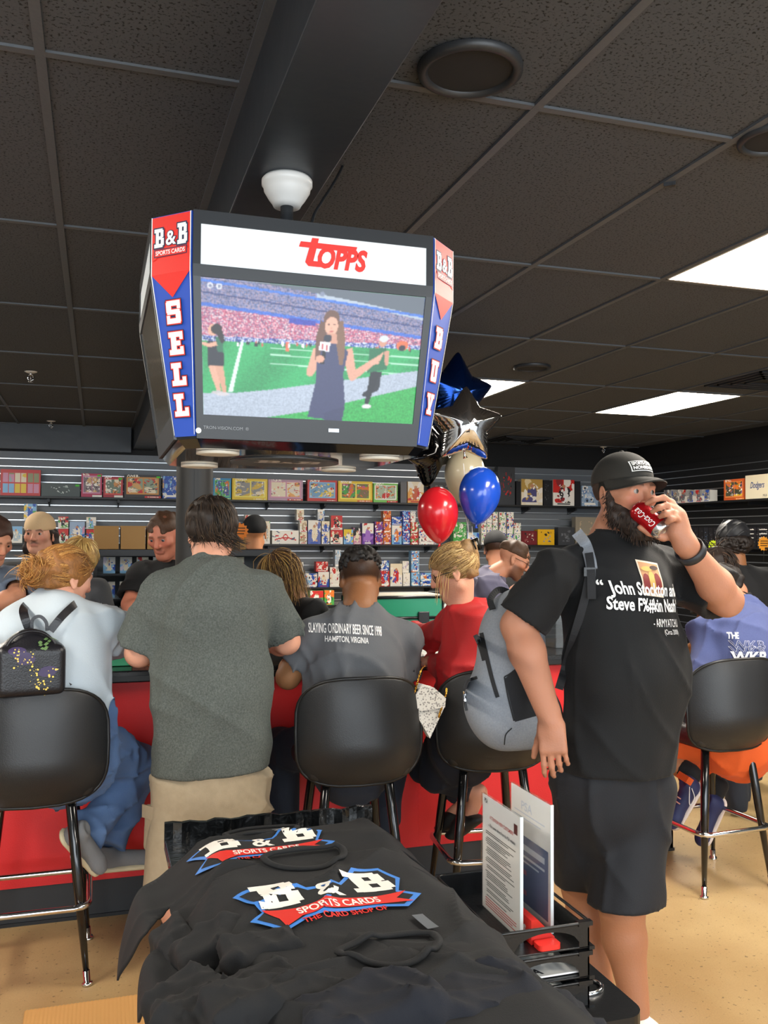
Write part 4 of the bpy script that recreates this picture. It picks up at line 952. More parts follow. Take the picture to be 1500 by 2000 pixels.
class Head:
    def __init__(s, o, fwd, up=(0, 0, 1), sc=1.): s.o = np.array(o, float); s.R = frame(fwd, up); s.s = sc
    def w(s, p): return s.o+(np.array(p, float)*s.s) @ s.R
    def loc(s, V): return ((V-s.o) @ s.R.T)/s.s
    def sdf(s, vox=.0045, neck=None, neck_r=.056, ears=True, jaw=1., nose=1., face=True, fat=0.):
        S_ = SDF(vox, .02); w = s.w; R = s.R; k = s.s
        def E(c, r, kk=.02, sub=False, rot=None): S_.ell(w(c), np.array(r)*k, R if rot is None else rot @ R, kk*k, sub)
        def C(a, b, ra, rb, kk=.015, sub=False): S_.cone(w(a), w(b), ra*k, rb*k, kk*k, sub)
        E((0, -.014, .036), (.076, .097, .082)); E((0, .026, -.022), (.062+fat, .062, .084), .03)
        for q in (-1, 1):
            C((q*.048*jaw, -.002, -.062), (q*.018, .060, -.094), .026+fat, .020+fat*.5, .025)
            if face: E((q*.044, .058, -.014), (.024, .022, .02), .02)
        E((0, .066, -.096), (.022*jaw, .020, .018), .02)
        if face:
            C((-.036, .082, .022), (.036, .082, .022), .011, .011, .016)
            for q in (-1, 1): E((q*.032, .098, .006), (.017, .014, .012), .012, True)
            C((0, .088, .016), (0, .106*nose, -.022), .008, .0115, .010); E((0, .103*nose, -.028), (.010, .010, .009), .008)
            for q in (-1, 1): E((q*.012, .094, -.029), (.0075, .010, .0075), .006)
            C((-.020, .083, -.053), (.020, .083, -.053), .0062, .0062, .006); C((-.016, .084, -.063), (.016, .084, -.063), .0072, .0072, .006); C((-.018, .094, -.0578), (.018, .094, -.0578), .0016, .0016, .004, True)
            for q in (-1, 1): S_.cone(w((q*.0190, .0820, .0122)), w((q*.0455, .0745, .0112)), .0062*k, .0056*k, .006*k); S_.cone(w((q*.021, .0825, .000)), w((q*.043, .0765, .001)), .0038*k, .0035*k, .006*k)
        if ears:
            for q in (-1, 1):
                rot = np.array(Matrix.Rotation(q*.35, 3, 'Z') @ Matrix.Rotation(-.15, 3, 'X'))
                E((q*.080, -.012, -.004), (.0085, .019, .032), .006, False, rot); E((q*.088, -.008, -.001), (.006, .011, .020), .004, True, rot); E((q*.0805, -.004, -.033), (.007, .009, .009), .006)
        if neck is not None: S_.cone(w((0, -.022, -.055)), neck, neck_r, neck_r*1.12, .025)
        return S_
    def eyes(s, parent, gaze, iris='#6b7f8a', rad=.0118):
        g = unit(gaze)
        for q in (-1, 1):
            c = s.w((q*.0318, .0765, .0062)); m = MB(); V = []; F = []; n1, n2 = 16, 20; R = frame(g)
            for i in range(n1+1):
                a = math.pi*i/n1
                for j in range(n2): b_ = 2*math.pi*j/n2; V.append(c+rad*s.s*(np.array([math.sin(a)*math.cos(b_), math.cos(a), math.sin(a)*math.sin(b_)]) @ R))
            for i in range(n1):
                for j in range(n2): F.append((i*n2+j, i*n2+(j+1) % n2, (i+1)*n2+(j+1) % n2, (i+1)*n2+j))
            cols = []
            for i in range(n1+1):
                cc = lin('#0c0a0a') if i <= 1 else lin(iris) if i <= 3 else lin('#a3978f'); cols += [cc]*n2
            link('eye', np_mesh('eye', V, F, True, cols), M('eye_surface', '#ffffff', .15, attr=True, spec=.3), parent)
def mixc(col, c, f): f = np.clip(f, 0, 1)[:, None]; return col*(1-f)+np.array(lin(c))*f
def sstep(a, b, x): t = np.clip((x-a)/(b-a), 0, 1); return t*t*(3-2*t)
def hash3(V, f=400.): return (np.sin(V @ np.array([12.9, 78.2, 37.7])*f) *43758.5) % 1.
def paint_head(h, V, skin, brow='#3a2a20', lips='#b06a5c', hairline=None, stubble=None, fade=None, cheeks=.25):
    L = h.loc(V); col = np.tile(np.array(lin(skin)), (len(V), 1)); x, y, z = L.T; ax = np.abs(x)
    front = sstep(.03, .07, y)
    col = mixc(col, '#c9604f', cheeks*front*np.exp(-((ax-.042)/.02)**2-((z+.022)/.022)**2)); col = mixc(col, '#c9604f', cheeks*front*np.exp(-(x/.012)**2-((z+.026)/.012)**2))
    col = mixc(col, lips, .8*(y > .07)*np.exp(-(x/.021)**4-((z+.0578)/.0095)**4))
    if brow: col = mixc(col, brow, .85*(y > .055)*sstep(.010, .014, ax)*(1-sstep(.046, .052, ax))*np.exp(-((z-.0255-.10*(ax-.012)+1.6*np.maximum(0, ax-.036)**1.2)/.0048)**2))
    if stubble:
        m = sstep(-.02, -.04, z+.25*(ax-.05)*0+.02*0)*sstep(-.02, .02, y)*(1-.0*x); m = np.maximum(m, 0)*(1-np.exp(-(x/.021)**4-((z+.0578)/.009)**4)); col = mixc(col, stubble[0], stubble[1]*m)
        if len(stubble) > 2: col = mixc(col, stubble[0], stubble[2]*(y > .06)*np.exp(-(x/.028)**4-((z+.044+.25*ax)/.0065)**2))
    if hairline: # (colour, front height, back height): short hair painted on the scalp
        zl = np.where(y > .03, hairline[1], np.where(y > -.02, hairline[1]-(.03-y)/.05*(hairline[1]-hairline[2]), hairline[2])); col = mixc(col, hairline[0], sstep(-.006, .008, z-zl)*(hairline[3] if len(hairline) > 3 else 1.))
    return col
def limb_cones(S_, pts, rad, k=.015):
    for a, b_, r0, r1 in zip(pts[:-1], pts[1:], rad[:-1], rad[1:]): S_.cone(a, b_, r0, r1, k)
def arm_sdf(sh, el, wr, r=1., vox=.006):
    S_ = SDF(vox, .02); sh, el, wr = [np.array(q, float) for q in (sh, el, wr)]; m = el+(wr-el)*.28
    S_.cone(sh, el, .056*r, .045*r); S_.cone(el, m, .044*r, .047*r); S_.cone(m, wr, .047*r, .0285*r, k=.02); return S_
def hand(S_, wr, d, n, side=1, curl=(.5, .5, .5, .5), s=1., thumb=(.6, .7, -.3), spread=.05):
    "adds palm, four fingers and a thumb; n = back of the hand, side=+1: thumb on cross(d,n)"
    wr = np.array(wr, float); d = unit(d); n = np.array(n, float); n = unit(n-d*np.dot(n, d)); l = np.cross(d, n)*side
    R = np.array([l, d, n]); S_.box(wr+d*.048*s+n*.0, np.array([.030, .036, .0045])*s, R, .0105*s, .012*s); S_.cone(wr-d*.03*s, wr+d*.03*s, .027*s, .030*s, .015, flat=(n, 1.35))
    for i in range(4):
        b_ = wr+d*(.088-.004*abs(i-1))*s+l*(.0305-.0205*i)*s; dd = unit(d+l*(1.5-i)*spread); L_n = (.041, .046, .042, .034)[i]*s; r0 = (.0092, .0095, .009, .008)[i]*s; a = 0
        for seg, f in enumerate((1., .62, .5)):
            a += curl[i]*(.75 if seg == 0 else 1.); v = dd*math.cos(a)-n*math.sin(a); e = b_+v*L_n*f; S_.cone(b_, e, r0*(1-.08*seg), r0*(.92-.08*seg), .005*s); b_ = e
    b_ = wr+d*.022*s+l*.024*s; t = unit(d*thumb[0]+l*thumb[1]+n*thumb[2]); q1 = b_+t*.042*s; t2 = unit(t+d*.35); q2 = q1+t2*.032*s; q3 = q2+unit(t2+d*.2)*.024*s
    S_.cone(b_, q1, .0145*s, .0115*s, .012*s); S_.cone(q1, q2, .0108*s, .0098*s, .005*s); S_.cone(q2, q3, .0098*s, .0085*s, .005*s)
def col_mesh(S_, skin, it=1, paint=None):
    V, F = S_.mesh(); V = relax(V, F, it); col = paint(V) if paint else np.tile(np.array(lin(skin)), (len(V), 1)); return V, F, col
def join(parts):
    V = []; F = []; Cc = []; n = 0
    for v, f, c in parts: V.append(v); F.append(f+n); Cc.append(c); n += len(v)
    return np.concatenate(V), np.concatenate(F), np.concatenate(Cc)
def body(root, parts, name='body', mat=None):
    V, F, c = join(parts); o = np.array(root.location); return link(name, np_mesh(name, V-o, F, True, c), mat or mskin, root)
def core(neck, pelvis, knees=(), r=.06):
    "the hidden trunk that joins head, arms and legs"
    S_ = SDF(.02, .03); S_.cone(neck, np.array(neck)-np.array([0, 0, .14]), r*.7, r*1.3); S_.cone(np.array(neck)-np.array([0, 0, .14]), pelvis, r*1.5, r*1.5)
    for q in knees: S_.cone(pelvis, q, r*1.1, r*.75)
    return S_
def garment(root, S_, name, mat, it=1):
    V, F = S_.mesh(); V = relax(V, F, it); return link(name, np_mesh(name, V-np.array(root.location), F), mat, root)
def put(root, mb, name, mat):
    o = np.array(root.location); mb.v = [tuple(np.array(p)-o) for p in mb.v]; return mb.build(name, mat, root)
def bvh_g(o):
    "surface of a garment in world space"
    off = Vector(o.parent.location); me = o.data; return BVHTree.FromPolygons([v.co+off for v in me.vertices], [tuple(p.vertices) for p in me.polygons])
def strands(root, pts, flow, n_seg, step, width, cols, name='hair_locks', taper=1., cling=None, seed=0, offset=.0):
    "tapered locks of hair that follow a flow field"
    rg = np.random.RandomState(seed); V = []; F = []; Cc = []; o = np.array(root.location)
    for p in pts:
        p = np.array(p, float); path = [p]; rnd = rg.randn(3)
        for k in range(n_seg):
            v = unit(flow(p, k/n_seg, rnd)); q = p+v*step*(.8+.4*rg.rand())
            if cling is not None: q = cling(q, k/n_seg)
            path.append(q); p = q
        c = np.array(lin(cols[rg.randint(len(cols))]))*(.75+.5*rg.rand()); base = len(V); m = len(path); prev = None
        for i, q in enumerate(path):
            t = unit(path[min(i+1, m-1)]-path[max(i-1, 0)]); a = prev if prev is not None else (np.array([0, 0, 1.]) if abs(t[2]) < .8 else np.array([1., 0, 0])); a = unit(a-t*np.dot(a, t)); prev = a; b_ = np.cross(t, a); r = width*(1-taper*(i/(m-1))**2*.85)*(.55 if i == 0 else 1)
            for w in (0, 2.094, 4.189): V.append(q+r*(math.cos(w)*a+math.sin(w)*b_)-o); Cc.append(c)
        for i in range(m-1):
            for j in range(3): F.append((base+i*3+j, base+i*3+(j+1) % 3, base+i*3+3+(j+1) % 3, base+i*3+3+j))
    return tag(link(name, np_mesh(name, np.array(V), np.array(F), True, np.array(Cc)), mhair, root), kind='stuff')
def scalp_pts(h, n, seed, cond, rad=(.080, .101, .087), c=(0, -.014, .036)):
    rg = np.random.RandomState(seed); out = []
    while len(out) < n:
        d = unit(rg.randn(3)); p = np.array(c)+d*np.array(rad)
        if cond(p, d): out.append((h.w(p), d @ h.R, p))
    return out
def cling_head(h, rad=(.083, .104, .090), c=(0, -.014, .036), tight=None):
    r = np.array(rad)*h.s; cc = h.w(c)
    def fn(q, t):
        L = (q-cc) @ h.R.T; d = math.sqrt(((L/r)**2).sum())
        if d < 1: return cc+(L/d) @ h.R
        if tight and d > tight: return cc+(L/d*tight) @ h.R
        return q
    return fn
def tee(root, sd, name, mat, vox=.009): return garment(root, sd, name, mat)
def shoe(root, heel, d, up, mat, sole, s=1., name='shoe'):
    "a low shoe: heel point at the floor, direction d"
    heel = np.array(heel, float); d = unit(d); up = np.array(up, float); up = unit(up-d*np.dot(up, d)); l = np.cross(d, up); R = np.array([l, d, up])
    a = SDF(.007, .02); a.cone(heel+d*.045*s+up*.055*s, heel+d*.20*s+up*.040*s, .040*s, .036*s, k=.02); a.cone(heel+d*.04*s+up*.085*s, heel+d*.05*s+up*.05*s, .038*s, .042*s); a.ell(heel+d*.225*s+up*.036*s, (.044*s, .05*s, .032*s), R); a.half(heel+up*.022*s, -up); a.ell(heel+d*.045*s+up*.13*s, (.030*s, .036*s, .03*s), R, .008, True)
    o = garment(root, a, name, mat); b_ = SDF(.007, .01); b_.cone(heel+d*.042*s+up*.015*s, heel+d*.225*s+up*.015*s, .041*s, .046*s, flat=(up, 2.6)); V, F = b_.mesh(); link('sole', np_mesh('sole', V-np.array(root.location), F), sole, o); return o
# ================================================================== MAN WITH THE CAN
ROOT = np.array([1.70, 2.62, 0.])
pm = empty('person', ROOT, 0, 'bearded man in black cap, black shirt and shorts drinking from a red can', 'person')
fB = unit((.237, -.97, 0)); rB = np.array([fB[1], -fB[0], 0.])
hd = Head(P(1220, 968, 2.62), (.17, -.86, .03), (.02, .03, 1), 1.06)
neck = P(1186, 1062, 2.68)
skin = SK['pink']
# --- body
HS = hd.sdf(.0038, neck, .062, jaw=1.05, fat=.006)
def pb(V): return paint_head(hd, V, skin, brow='#3a2a20', cheeks=.35)
shR = P(1082, 1122, 2.60); elR = P(1012, 1222, 2.66); wrR = P(1076, 1408, 2.50)
shL = P(1318, 1118, 2.68); elL = P(1418, 1172, 2.52); wrL = P(1338, 1062, 2.43)
AR = arm_sdf(shR, elR, wrR, 1.22, .0055); hand(AR, wrR, P(1084, 1500, 2.47)-wrR, (-.55, -.8, .1), 1, (.35, .45, .5, .55), 1.05, thumb=(.75, .5, -.5))
AL = arm_sdf(shL, elL, wrL, 1.2, .0055)
# the can and the hand around it
ca0, ca1 = P(1241, 992, 2.515), P(1290, 1034, 2.445); axc = unit(ca1-ca0)
kn = P(1322, 1010, 2.44); AL.cone(wrL, kn, .031, .032, .02); AL.cone(P(1325, 1035, 2.44), P(1308, 985, 2.45), .023, .019, .02); AL.cone(wrL, P(1318, 1040, 2.43), .03, .022, .02)
for pts in ([(1312, 982, 2.445), (1296, 972, 2.425), (1277, 976, 2.425), (1264, 983, 2.445)], [(1318, 994, 2.44), (1302, 987, 2.41), (1287, 991, 2.405), (1275, 999, 2.425)], [(1324, 1008, 2.435), (1312, 1000, 2.40), (1300, 1003, 2.39), (1290, 1009, 2.41)], [(1328, 1022, 2.435), (1320, 1012, 2.40), (1311, 1014, 2.385), (1303, 1020, 2.40)]):
    limb_cones(AL, [P(*q) for q in pts], [.0115, .0105, .0098, .0088], .006)
limb_cones(AL, [P(1318, 1040, 2.45), P(1296, 1050, 2.46), P(1268, 1040, 2.47), P(1250, 1030, 2.485)], [.016, .0125, .0115, .010], .008)
kR = P(1138, 1730, 2.78); aR = P(1178, 1962, 2.70); kL = P(1214, 1770, 2.56); aL = P(1243, 1972, 2.52); hpR = P(1148, 1530, 2.64); hpL = P(1250, 1530, 2.64)
LG = SDF(.009, .03)
for hp, kn_, an in ((hpR, kR, aR), (hpL, kL, aL)):
    LG.cone(hp, kn_, .098, .072); cv = kn_+(an-kn_)*.32+np.array([.0, .012, 0]); LG.cone(kn_, cv, .064, .068); LG.cone(cv, an, .066, .042)
parts = [col_mesh(HS, skin, 1, pb), col_mesh(AR, skin), col_mesh(AL, skin), col_mesh(LG, '#a06c4e')]
CO = core(neck, P(1195, 1520, 2.64), (hpR*.5+kR*.5, hpL*.5+kL*.5), .06); CO.cone(neck-np.array([0, 0, .10]), shR, .045, .045); CO.cone(neck-np.array([0, 0, .10]), shL, .045, .045); parts.append(col_mesh(CO, skin))
bd = body(pm, parts); hd.eyes_parent = bd
class _O: pass
def rel_eyes(h, root, gaze, iris):
    n0 = set(bpy.data.objects); h.eyes(root, gaze, iris)
    for o in set(bpy.data.objects)-n0: o.location = -root.location
rel_eyes(hd, pm, (.40, -.88, .02), '#54534c')
# --- beard: dense short locks over a jaw volume
bs = SDF(.006, .02); w = hd.w
for q in (-1, 1):
    bs.cone(w((q*.0735, .010, .022)), w((q*.070, .012, -.03)), .006, .011); bs.cone(w((q*.070, .008, -.012)), w((q*.060, .022, -.07)), .010, .022); bs.cone(w((q*.060, .020, -.07)), w((q*.022, .076, -.115)), .026, .030); bs.cone(w((q*.056, .045, -.045)), w((q*.040, .066, -.075)), .014, .020); bs.cone(w((q*.034, .083, -.050)), w((q*.010, .095, -.043)), .008, .0075, .008); bs.cone(w((q*.036, .080, -.052)), w((q*.030, .078, -.085)), .009, .014)
bs.cone(w((-.022, .084, -.112)), w((.022, .084, -.112)), .030, .030); bs.cone(w((-.028, .076, -.082)), w((.028, .076, -.082)), .014, .014); bs.disp = folds(.003, 150, 4)
V, F = bs.mesh(); cb_ = np.tile(np.array(lin('#2b201a')), (len(V), 1))*(.7+.6*hash3(V)[:, None]); link('beard', np_mesh('beard', V-ROOT, F, True, cb_), mhair, pm)
rg = np.random.RandomState(5); Lb = hd.loc(V); sel = rg.choice(len(V), 900)
ctrb = w((0, .02, -.05))
strands(pm, V[sel], lambda p, t, r: unit(p-ctrb)*.5+np.array([0, 0, -1.])*.9+r*.25, 3, .0065, .0015, ('#2b201a', '#3d2c22', '#1d1613', '#4a3628'), 'beard_locks', seed=2)
# short sideburn hair under the cap
hb = SDF(.006, .01); hb.ell(w((0, -.016, .034)), np.array((.079, .100, .084))*hd.s, hd.R); hb.half(w((0, 0, -.012)), -hd.R[2]); hb.half(w((0, .045, 0)), hd.R[1]); hb.ell(w((0, .10, -.0)), np.array((.074, .09, .06))*hd.s, hd.R, .01, True)
V, F = hb.mesh(); link('hair', np_mesh('hair', V-ROOT, F, True, np.tile(np.array(lin('#3a2a20')), (len(V), 1))), mhair, pm)
# --- cap
mcap = cloth('cap_charcoal', '#26241f', .8, bump=(500, .2)); cp = SDF(.005, .012)
cp.ell(w((0, -.012, .050)), np.array((.086, .107, .090))*hd.s, hd.R); Rt = np.array(Matrix.Rotation(-.12, 3, 'X')) @ hd.R
cp.half(w((0, 0, .040)), -(hd.R[2]-.10*hd.R[1])); V, F = cp.mesh(); cap = link('cap', np_mesh('cap', V-ROOT, F), mcap, pm)
br = SDF(.004, .006); V = []; F = []; nb_, nr_ = 28, 8
for lay in (0, 1):
    for i in range(nr_+1):
        for k in range(nb_+1):
            a = math.pi*(-.06+1.12*k/nb_); f = i/nr_; x = (.082+.0*f)*math.cos(a); y0 = .092*math.sin(a)-.012; y = y0+f*.078*max(0, math.sin(a))**.7; z = .052-.016*f*f-.022*(x/.08)**2*(.3+.7*f)-.004*lay; V.append(w((x, y, z))-ROOT)
st_ = (nr_+1)*(nb_+1)
for lay in (0, 1):
    for i in range(nr_):
        for k in range(nb_): q = lay*st_+i*(nb_+1)+k; f = (q, q+1, q+nb_+2, q+nb_+1); F.append(f if lay else f[::-1])
for k in range(nb_): q = nr_*(nb_+1)+k; F.append((q, q+1, q+1+st_, q+st_))
MB().add(V, F, 0, True).build('cap_brim', mcap, cap)
MB().lathe([(.0005, .006), (.006, .005), (.008, 0)], 12, tuple(w((0, -.012, .139))-ROOT)).build('cap_button', mcap, cap)
bv = bvh_g(cap); fr_ = unit(w((0, 1, .28))-w((0, 0, 0))); uu = -hd.R[0]; uu = hd.R[0]*-1; uu = -hd.R[0]
ux = -hd.R[0]; vz = hd.R[2]; oc = w((.006, .08, .083))
m = MB(); poly_flat(m, [(-.042, -.019), (.042, -.019), (.042, .021), (-.042, .021)], oc, ux, vz, 0, 0); poly_flat(m, [(-.0395, -.0165), (.0395, -.0165), (.0395, .0185), (-.0395, .0185)], oc, ux, vz, 0, 1)
text_flat(m, 'SPORTS CARD', oc+vz*.004, ux, vz, .0165, bold=.03, width=.074, off=0); text_flat(m, 'NONSENSE', oc-vz*.0125, ux, vz, .0165, bold=.03, width=.074, off=0); 
nz = MB()
for mi in (0, 1):
    pass
def wrap_layers(m, bv, n, root, mats, name, off=.0025, sub=.01, step=.0007, split=None):
    "conform decal layers in the order they were added"
    out = MB(); n = unit(n); mm = MB(); mm.v = list(m.v); mm.f = list(m.f); mm.m = list(m.m); mm.sm = list(m.sm)
    if split is None: groups = [(range(len(m.f)))]
    comp = []; used = {}
    bm_ = mm
    # layer = rank of the face's piece
    lay = split
    for k, fs in enumerate(lay):
        t = MB(); mp = {}
        for fi in range(*fs):
            t.f.append(tuple(mp.setdefault(i, len(mp)) for i in m.f[fi])); t.m.append(m.m[fi]); t.sm.append(True)
        t.v = [m.v[i] for i in mp]; subdiv(t, sub); wrap(t, bv, n, off+step*k); out.add(t.v, t.f, 0, True); out.m[-len(t.f):] = t.m
    return put(root, out, name, mats)
class Decal:
    "layers of flat print that are then laid onto a garment"
    def __init__(s): s.m = MB(); s.sp = []
    def poly(s, pts, o, u, v, mi): a = len(s.m.f); poly_flat(s.m, pts, o, u, v, 0, mi); s.sp.append((a, len(s.m.f))); return s
    def text(s, txt, o, u, v, size, mi, **kw): a = len(s.m.f); text_flat(s.m, txt, o, u, v, size, off=0, mi=mi, **kw); s.sp.append((a, len(s.m.f))); return s
    def lay(s, garm, n, root, mats, name, off=.003, sub=.012, step=.0007): return wrap_layers(s.m, bvh_g(garm), n, root, mats, name, off, sub, step, s.sp)
dc = Decal(); cn = unit(hd.R[1]+.3*hd.R[2])
dc.poly([(-.042, -.019), (.042, -.019), (.042, .021), (-.042, .021)], oc, ux, vz, 0).poly([(-.0395, -.0165), (.0395, -.0165), (.0395, .0185), (-.0395, .0185)], oc, ux, vz, 1).text('SPORTS CARD', oc+vz*.004, ux, vz, .0165, 0, bold=.03, width=.074).text('NONSENSE', oc-vz*.0125, ux, vz, .0165, 0, bold=.03, width=.074)
dc.lay(cap, cn, pm, [mwhitep, mcap], 'cap_patch')
# --- shirt
msb = cloth('black_tee', '#07080a', .82); ts = SDF(.0085, .04); fl = (fB, 1.22)
ch = P(1200, 1150, 2.66); be = P(1212, 1310, 2.64)+fB*.03; hm = P(1198, 1500, 2.64)
ts.cone(ch, be, .195, .212, flat=fl); ts.cone(be, hm+np.array([0, 0, -.05]), .212, .206, flat=fl); ts.cone(P(1188, 1078, 2.68), ch, .078, .17, flat=(fB, 1.1), k=.05)
ts.cone(P(1122, 1104, 2.64), P(1285, 1112, 2.69), .070, .080, flat=(fB, 1.0), k=.05)
for sh, el, nr in ((shR, elR, .085), (shL, elL, .085)):
    e2 = sh+(el-sh)*.86; ts.cone(sh+(sh-el)*.03, e2, .074, .088, cut=True, k=.035); ts.cone(sh+(el-sh)*.7, e2+(el-sh)*.1, .062, .068, sub=True, k=.004)
ts.half(hm+np.array([0, 0, 0]), (-.03, 0, -1)); ts.cone(hm-np.array([0, 0, .04]), hm+np.array([0, 0, .03]), .176, .176, flat=fl, sub=True, k=.004)
ts.ell(P(1186, 1040, 2.68), (.082, .075, .045), None, .008, True); _fa, _fb = folds(.003, 20, 3), creases(.010, 5, 15); ts.disp = lambda p: _fa(p)+_fb(p)
tee_m = garment(pm, ts, 'shirt', msb)
ring = [P(1186, 1056, 2.68)+np.array([.080*math.cos(a), .074*math.sin(a), -.012+.02*math.sin(a)-.01*math.cos(a)]) for a in np.linspace(0, 6.283, 33)[:-1]]
# print on the chest
ux = unit(np.array([-fB[1], fB[0], 0.])); vz = np.array([0, 0, 1.]); oc = P(1250, 1165, 2.50); nn = fB
t_ = -.06; ux2 = unit(ux+vz*t_); dc = Decal()
dc.poly([(-.0, .005), (.085, -.0), (.09, .11), (-.0, .118)], oc+vz*.0, ux2, vz, 2).poly([(.005, .012), (.08, .008), (.084, .105), (.005, .112)], oc, ux2, vz, 3)
for (x, y, a_, b_, mi) in ((.02, .045, .016, .03, 4), (.042, .05, .014, .034, 5), (.064, .048, .014, .03, 4), (.03, .09, .022, .008, 5), (.06, .094, .018, .007, 6)): dc.poly([(x+a_*math.cos(q), y+b_*math.sin(q)) for q in np.linspace(0, 6.283, 13)[:-1]], oc, ux2, vz, mi)
dc.text('“ John Stockton and', oc+ux2*.018+vz*.006-vz*.0, ux2, vz, .056, 0, bold=.025, width=.285).text('Steve F%#kin Nash”', oc+ux2*.022-vz*.044, ux2, vz, .056, 0, bold=.025, width=.275).text('- ARMYATCHU', oc+ux2*.075-vz*.092, ux2, vz, .036, 0, shear=.25, width=.13).text('(Circa 2008)', oc+ux2*.09-vz*.115, ux2, vz, .022, 0, width=.075)
dc.lay(tee_m, nn, pm, [mwhitep, msb, M('print_cream', '#d9c9b4', .7), M('print_sand', '#b98a62', .7), M('print_wine', '#7a2c2a', .7), M('print_gold', '#c9a35a', .7), M('print_umber', '#4a3a34', .7)], 'shirt_print')
# --- shorts
mshort = cloth('charcoal_shorts', '#0f1117', .75); so = SDF(.009, .035)
wa = P(1190, 1490, 2.64); so.cone(wa+np.array([0, 0, .03]), P(1192, 1560, 2.64), .165, .172, flat=(fB, 1.15))
for hp, kn_, rr in ((hpR, kR+(hpR-kR)*.16, .100), (hpL, kL, .112)): so.cone(hp+np.array([0, 0, -.02]), kn_+(kn_-hp)*.10, .118, rr); so.cone(kn_+(hp-kn_)*.12, kn_+(kn_-hp)*.3, .085, rr-.02, sub=True, k=.004)
_fc, _fd = folds(.003, 16, 6), creases(.013, 7, 14); so.disp = lambda p: _fc(p)+_fd(p); so.half(P(1205, 1768, 2.56), (-.02, -.05, -1)); garment(pm, so, 'shorts', mshort)
# --- shoes, wristband
mws = cloth('white_shoe', '#d8d2c6', .7); msole = M('sole_white', '#d6d0c4', .6)
for an, dd in ((aL, (.35, -.93, 0)), (aR, (.25, -.95, 0))): shoe(pm, np.array([an[0], an[1], 0])-unit(dd)*.055, dd, (0, 0, 1), mws, msole, 1.12)
c = wrL+(elL-wrL)*.13; ax_ = unit(elL-wrL); V = []
fr2 = frame(ax_, (0, 0, 1)); rw = .0435
ring = [c+rw*(math.cos(a)*fr2[0]+math.sin(a)*fr2[2])*1.0 for a in np.linspace(0, 6.283, 33)[:-1]]
put(pm, MB().tube(ring, .0035, 8, closed=True, flat=1.0), 'wristband', M('rubber_band', '#26282d', .5))
mb = MB(); 
for i, a in enumerate((-.013, -.007, 0, .007, .013)):
    pass
prof = [(-.014, rw), (-.014, rw+.004), (.014, rw+.004), (.014, rw)]; V = []; F = []; n = 36
for k in range(n):
    a = 2*math.pi*k/n; dv = math.cos(a)*fr2[0]+math.sin(a)*fr2[2]
    for (h_, r_) in prof: V.append(c+ax_*h_+dv*r_)
for k in range(n):
    for j in range(4): F.append((k*4+j, k*4+(j+1) % 4, ((k+1) % n)*4+(j+1) % 4, ((k+1) % n)*4+j))
put(pm, MB().add(V, F, 0, True), 'wristband_strap', M('rubber_band', '#26282d', .5))
# --- the can
can = empty('drink_can', ca0, 0, 'red and silver drink can held at the bearded man\'s mouth', 'can'); fr3 = frame(axc, (0, 0, 1)); rc = .033; Lc = .122
def can_part(prof, name, mat):
    V = []; F = []; n = 40
    for (h_, r_) in prof:
        for k in range(n): a = 2*math.pi*k/n; V.append(axc*h_+(math.cos(a)*fr3[0]+math.sin(a)*fr3[2])*r_)
    for i in range(len(prof)-1):
        for k in range(n): F.append((i*n+k, (i+1)*n+k, (i+1)*n+(k+1) % n, i*n+(k+1) % n))
    return MB().add(V, F, 0, True).build(name, mat, can)
malum = M('can_aluminium', '#c9cacc', .22, metal=.95); mcanr = M('can_red', '#b3141c', .25, metal=.45)
cbody = can_part([(.0, .024), (.002, .026), (.012, .0325), (.014, rc), (.098, rc), (.100, .0328)], 'can_wall', mcanr); can_part([(.0, .0005), (.003, .022), (.0, .026)], 'can_lid', malum)
can_part([(.100, .0331), (.112, .0325), (.119, .028), (.122, .026), (.122, .024), (.119, .0225), (.112, .012), (.110, .0005)], 'can_base', malum)
toc = unit(CAM-np.array(ca0)); tl = unit(toc-axc*np.dot(toc, axc)); tside = np.cross(axc, tl)
dcv = MB(); text_flat(dcv, 'Coca-Cola', (0, 0, 0), (1, 0, 0), (0, 1, 0), .030, bold=.008, shear=.35, width=.078, off=0); V = []
for (x, y, z) in dcv.v:
    ang = (y-.006)/rc; V.append(axc*(.056-x)+(math.cos(ang)*tl+math.sin(ang)*tside)*(rc+.0006))
dcv.v = [tuple(p) for p in V]; dcv.build('can_lettering', mwhitep, cbody)
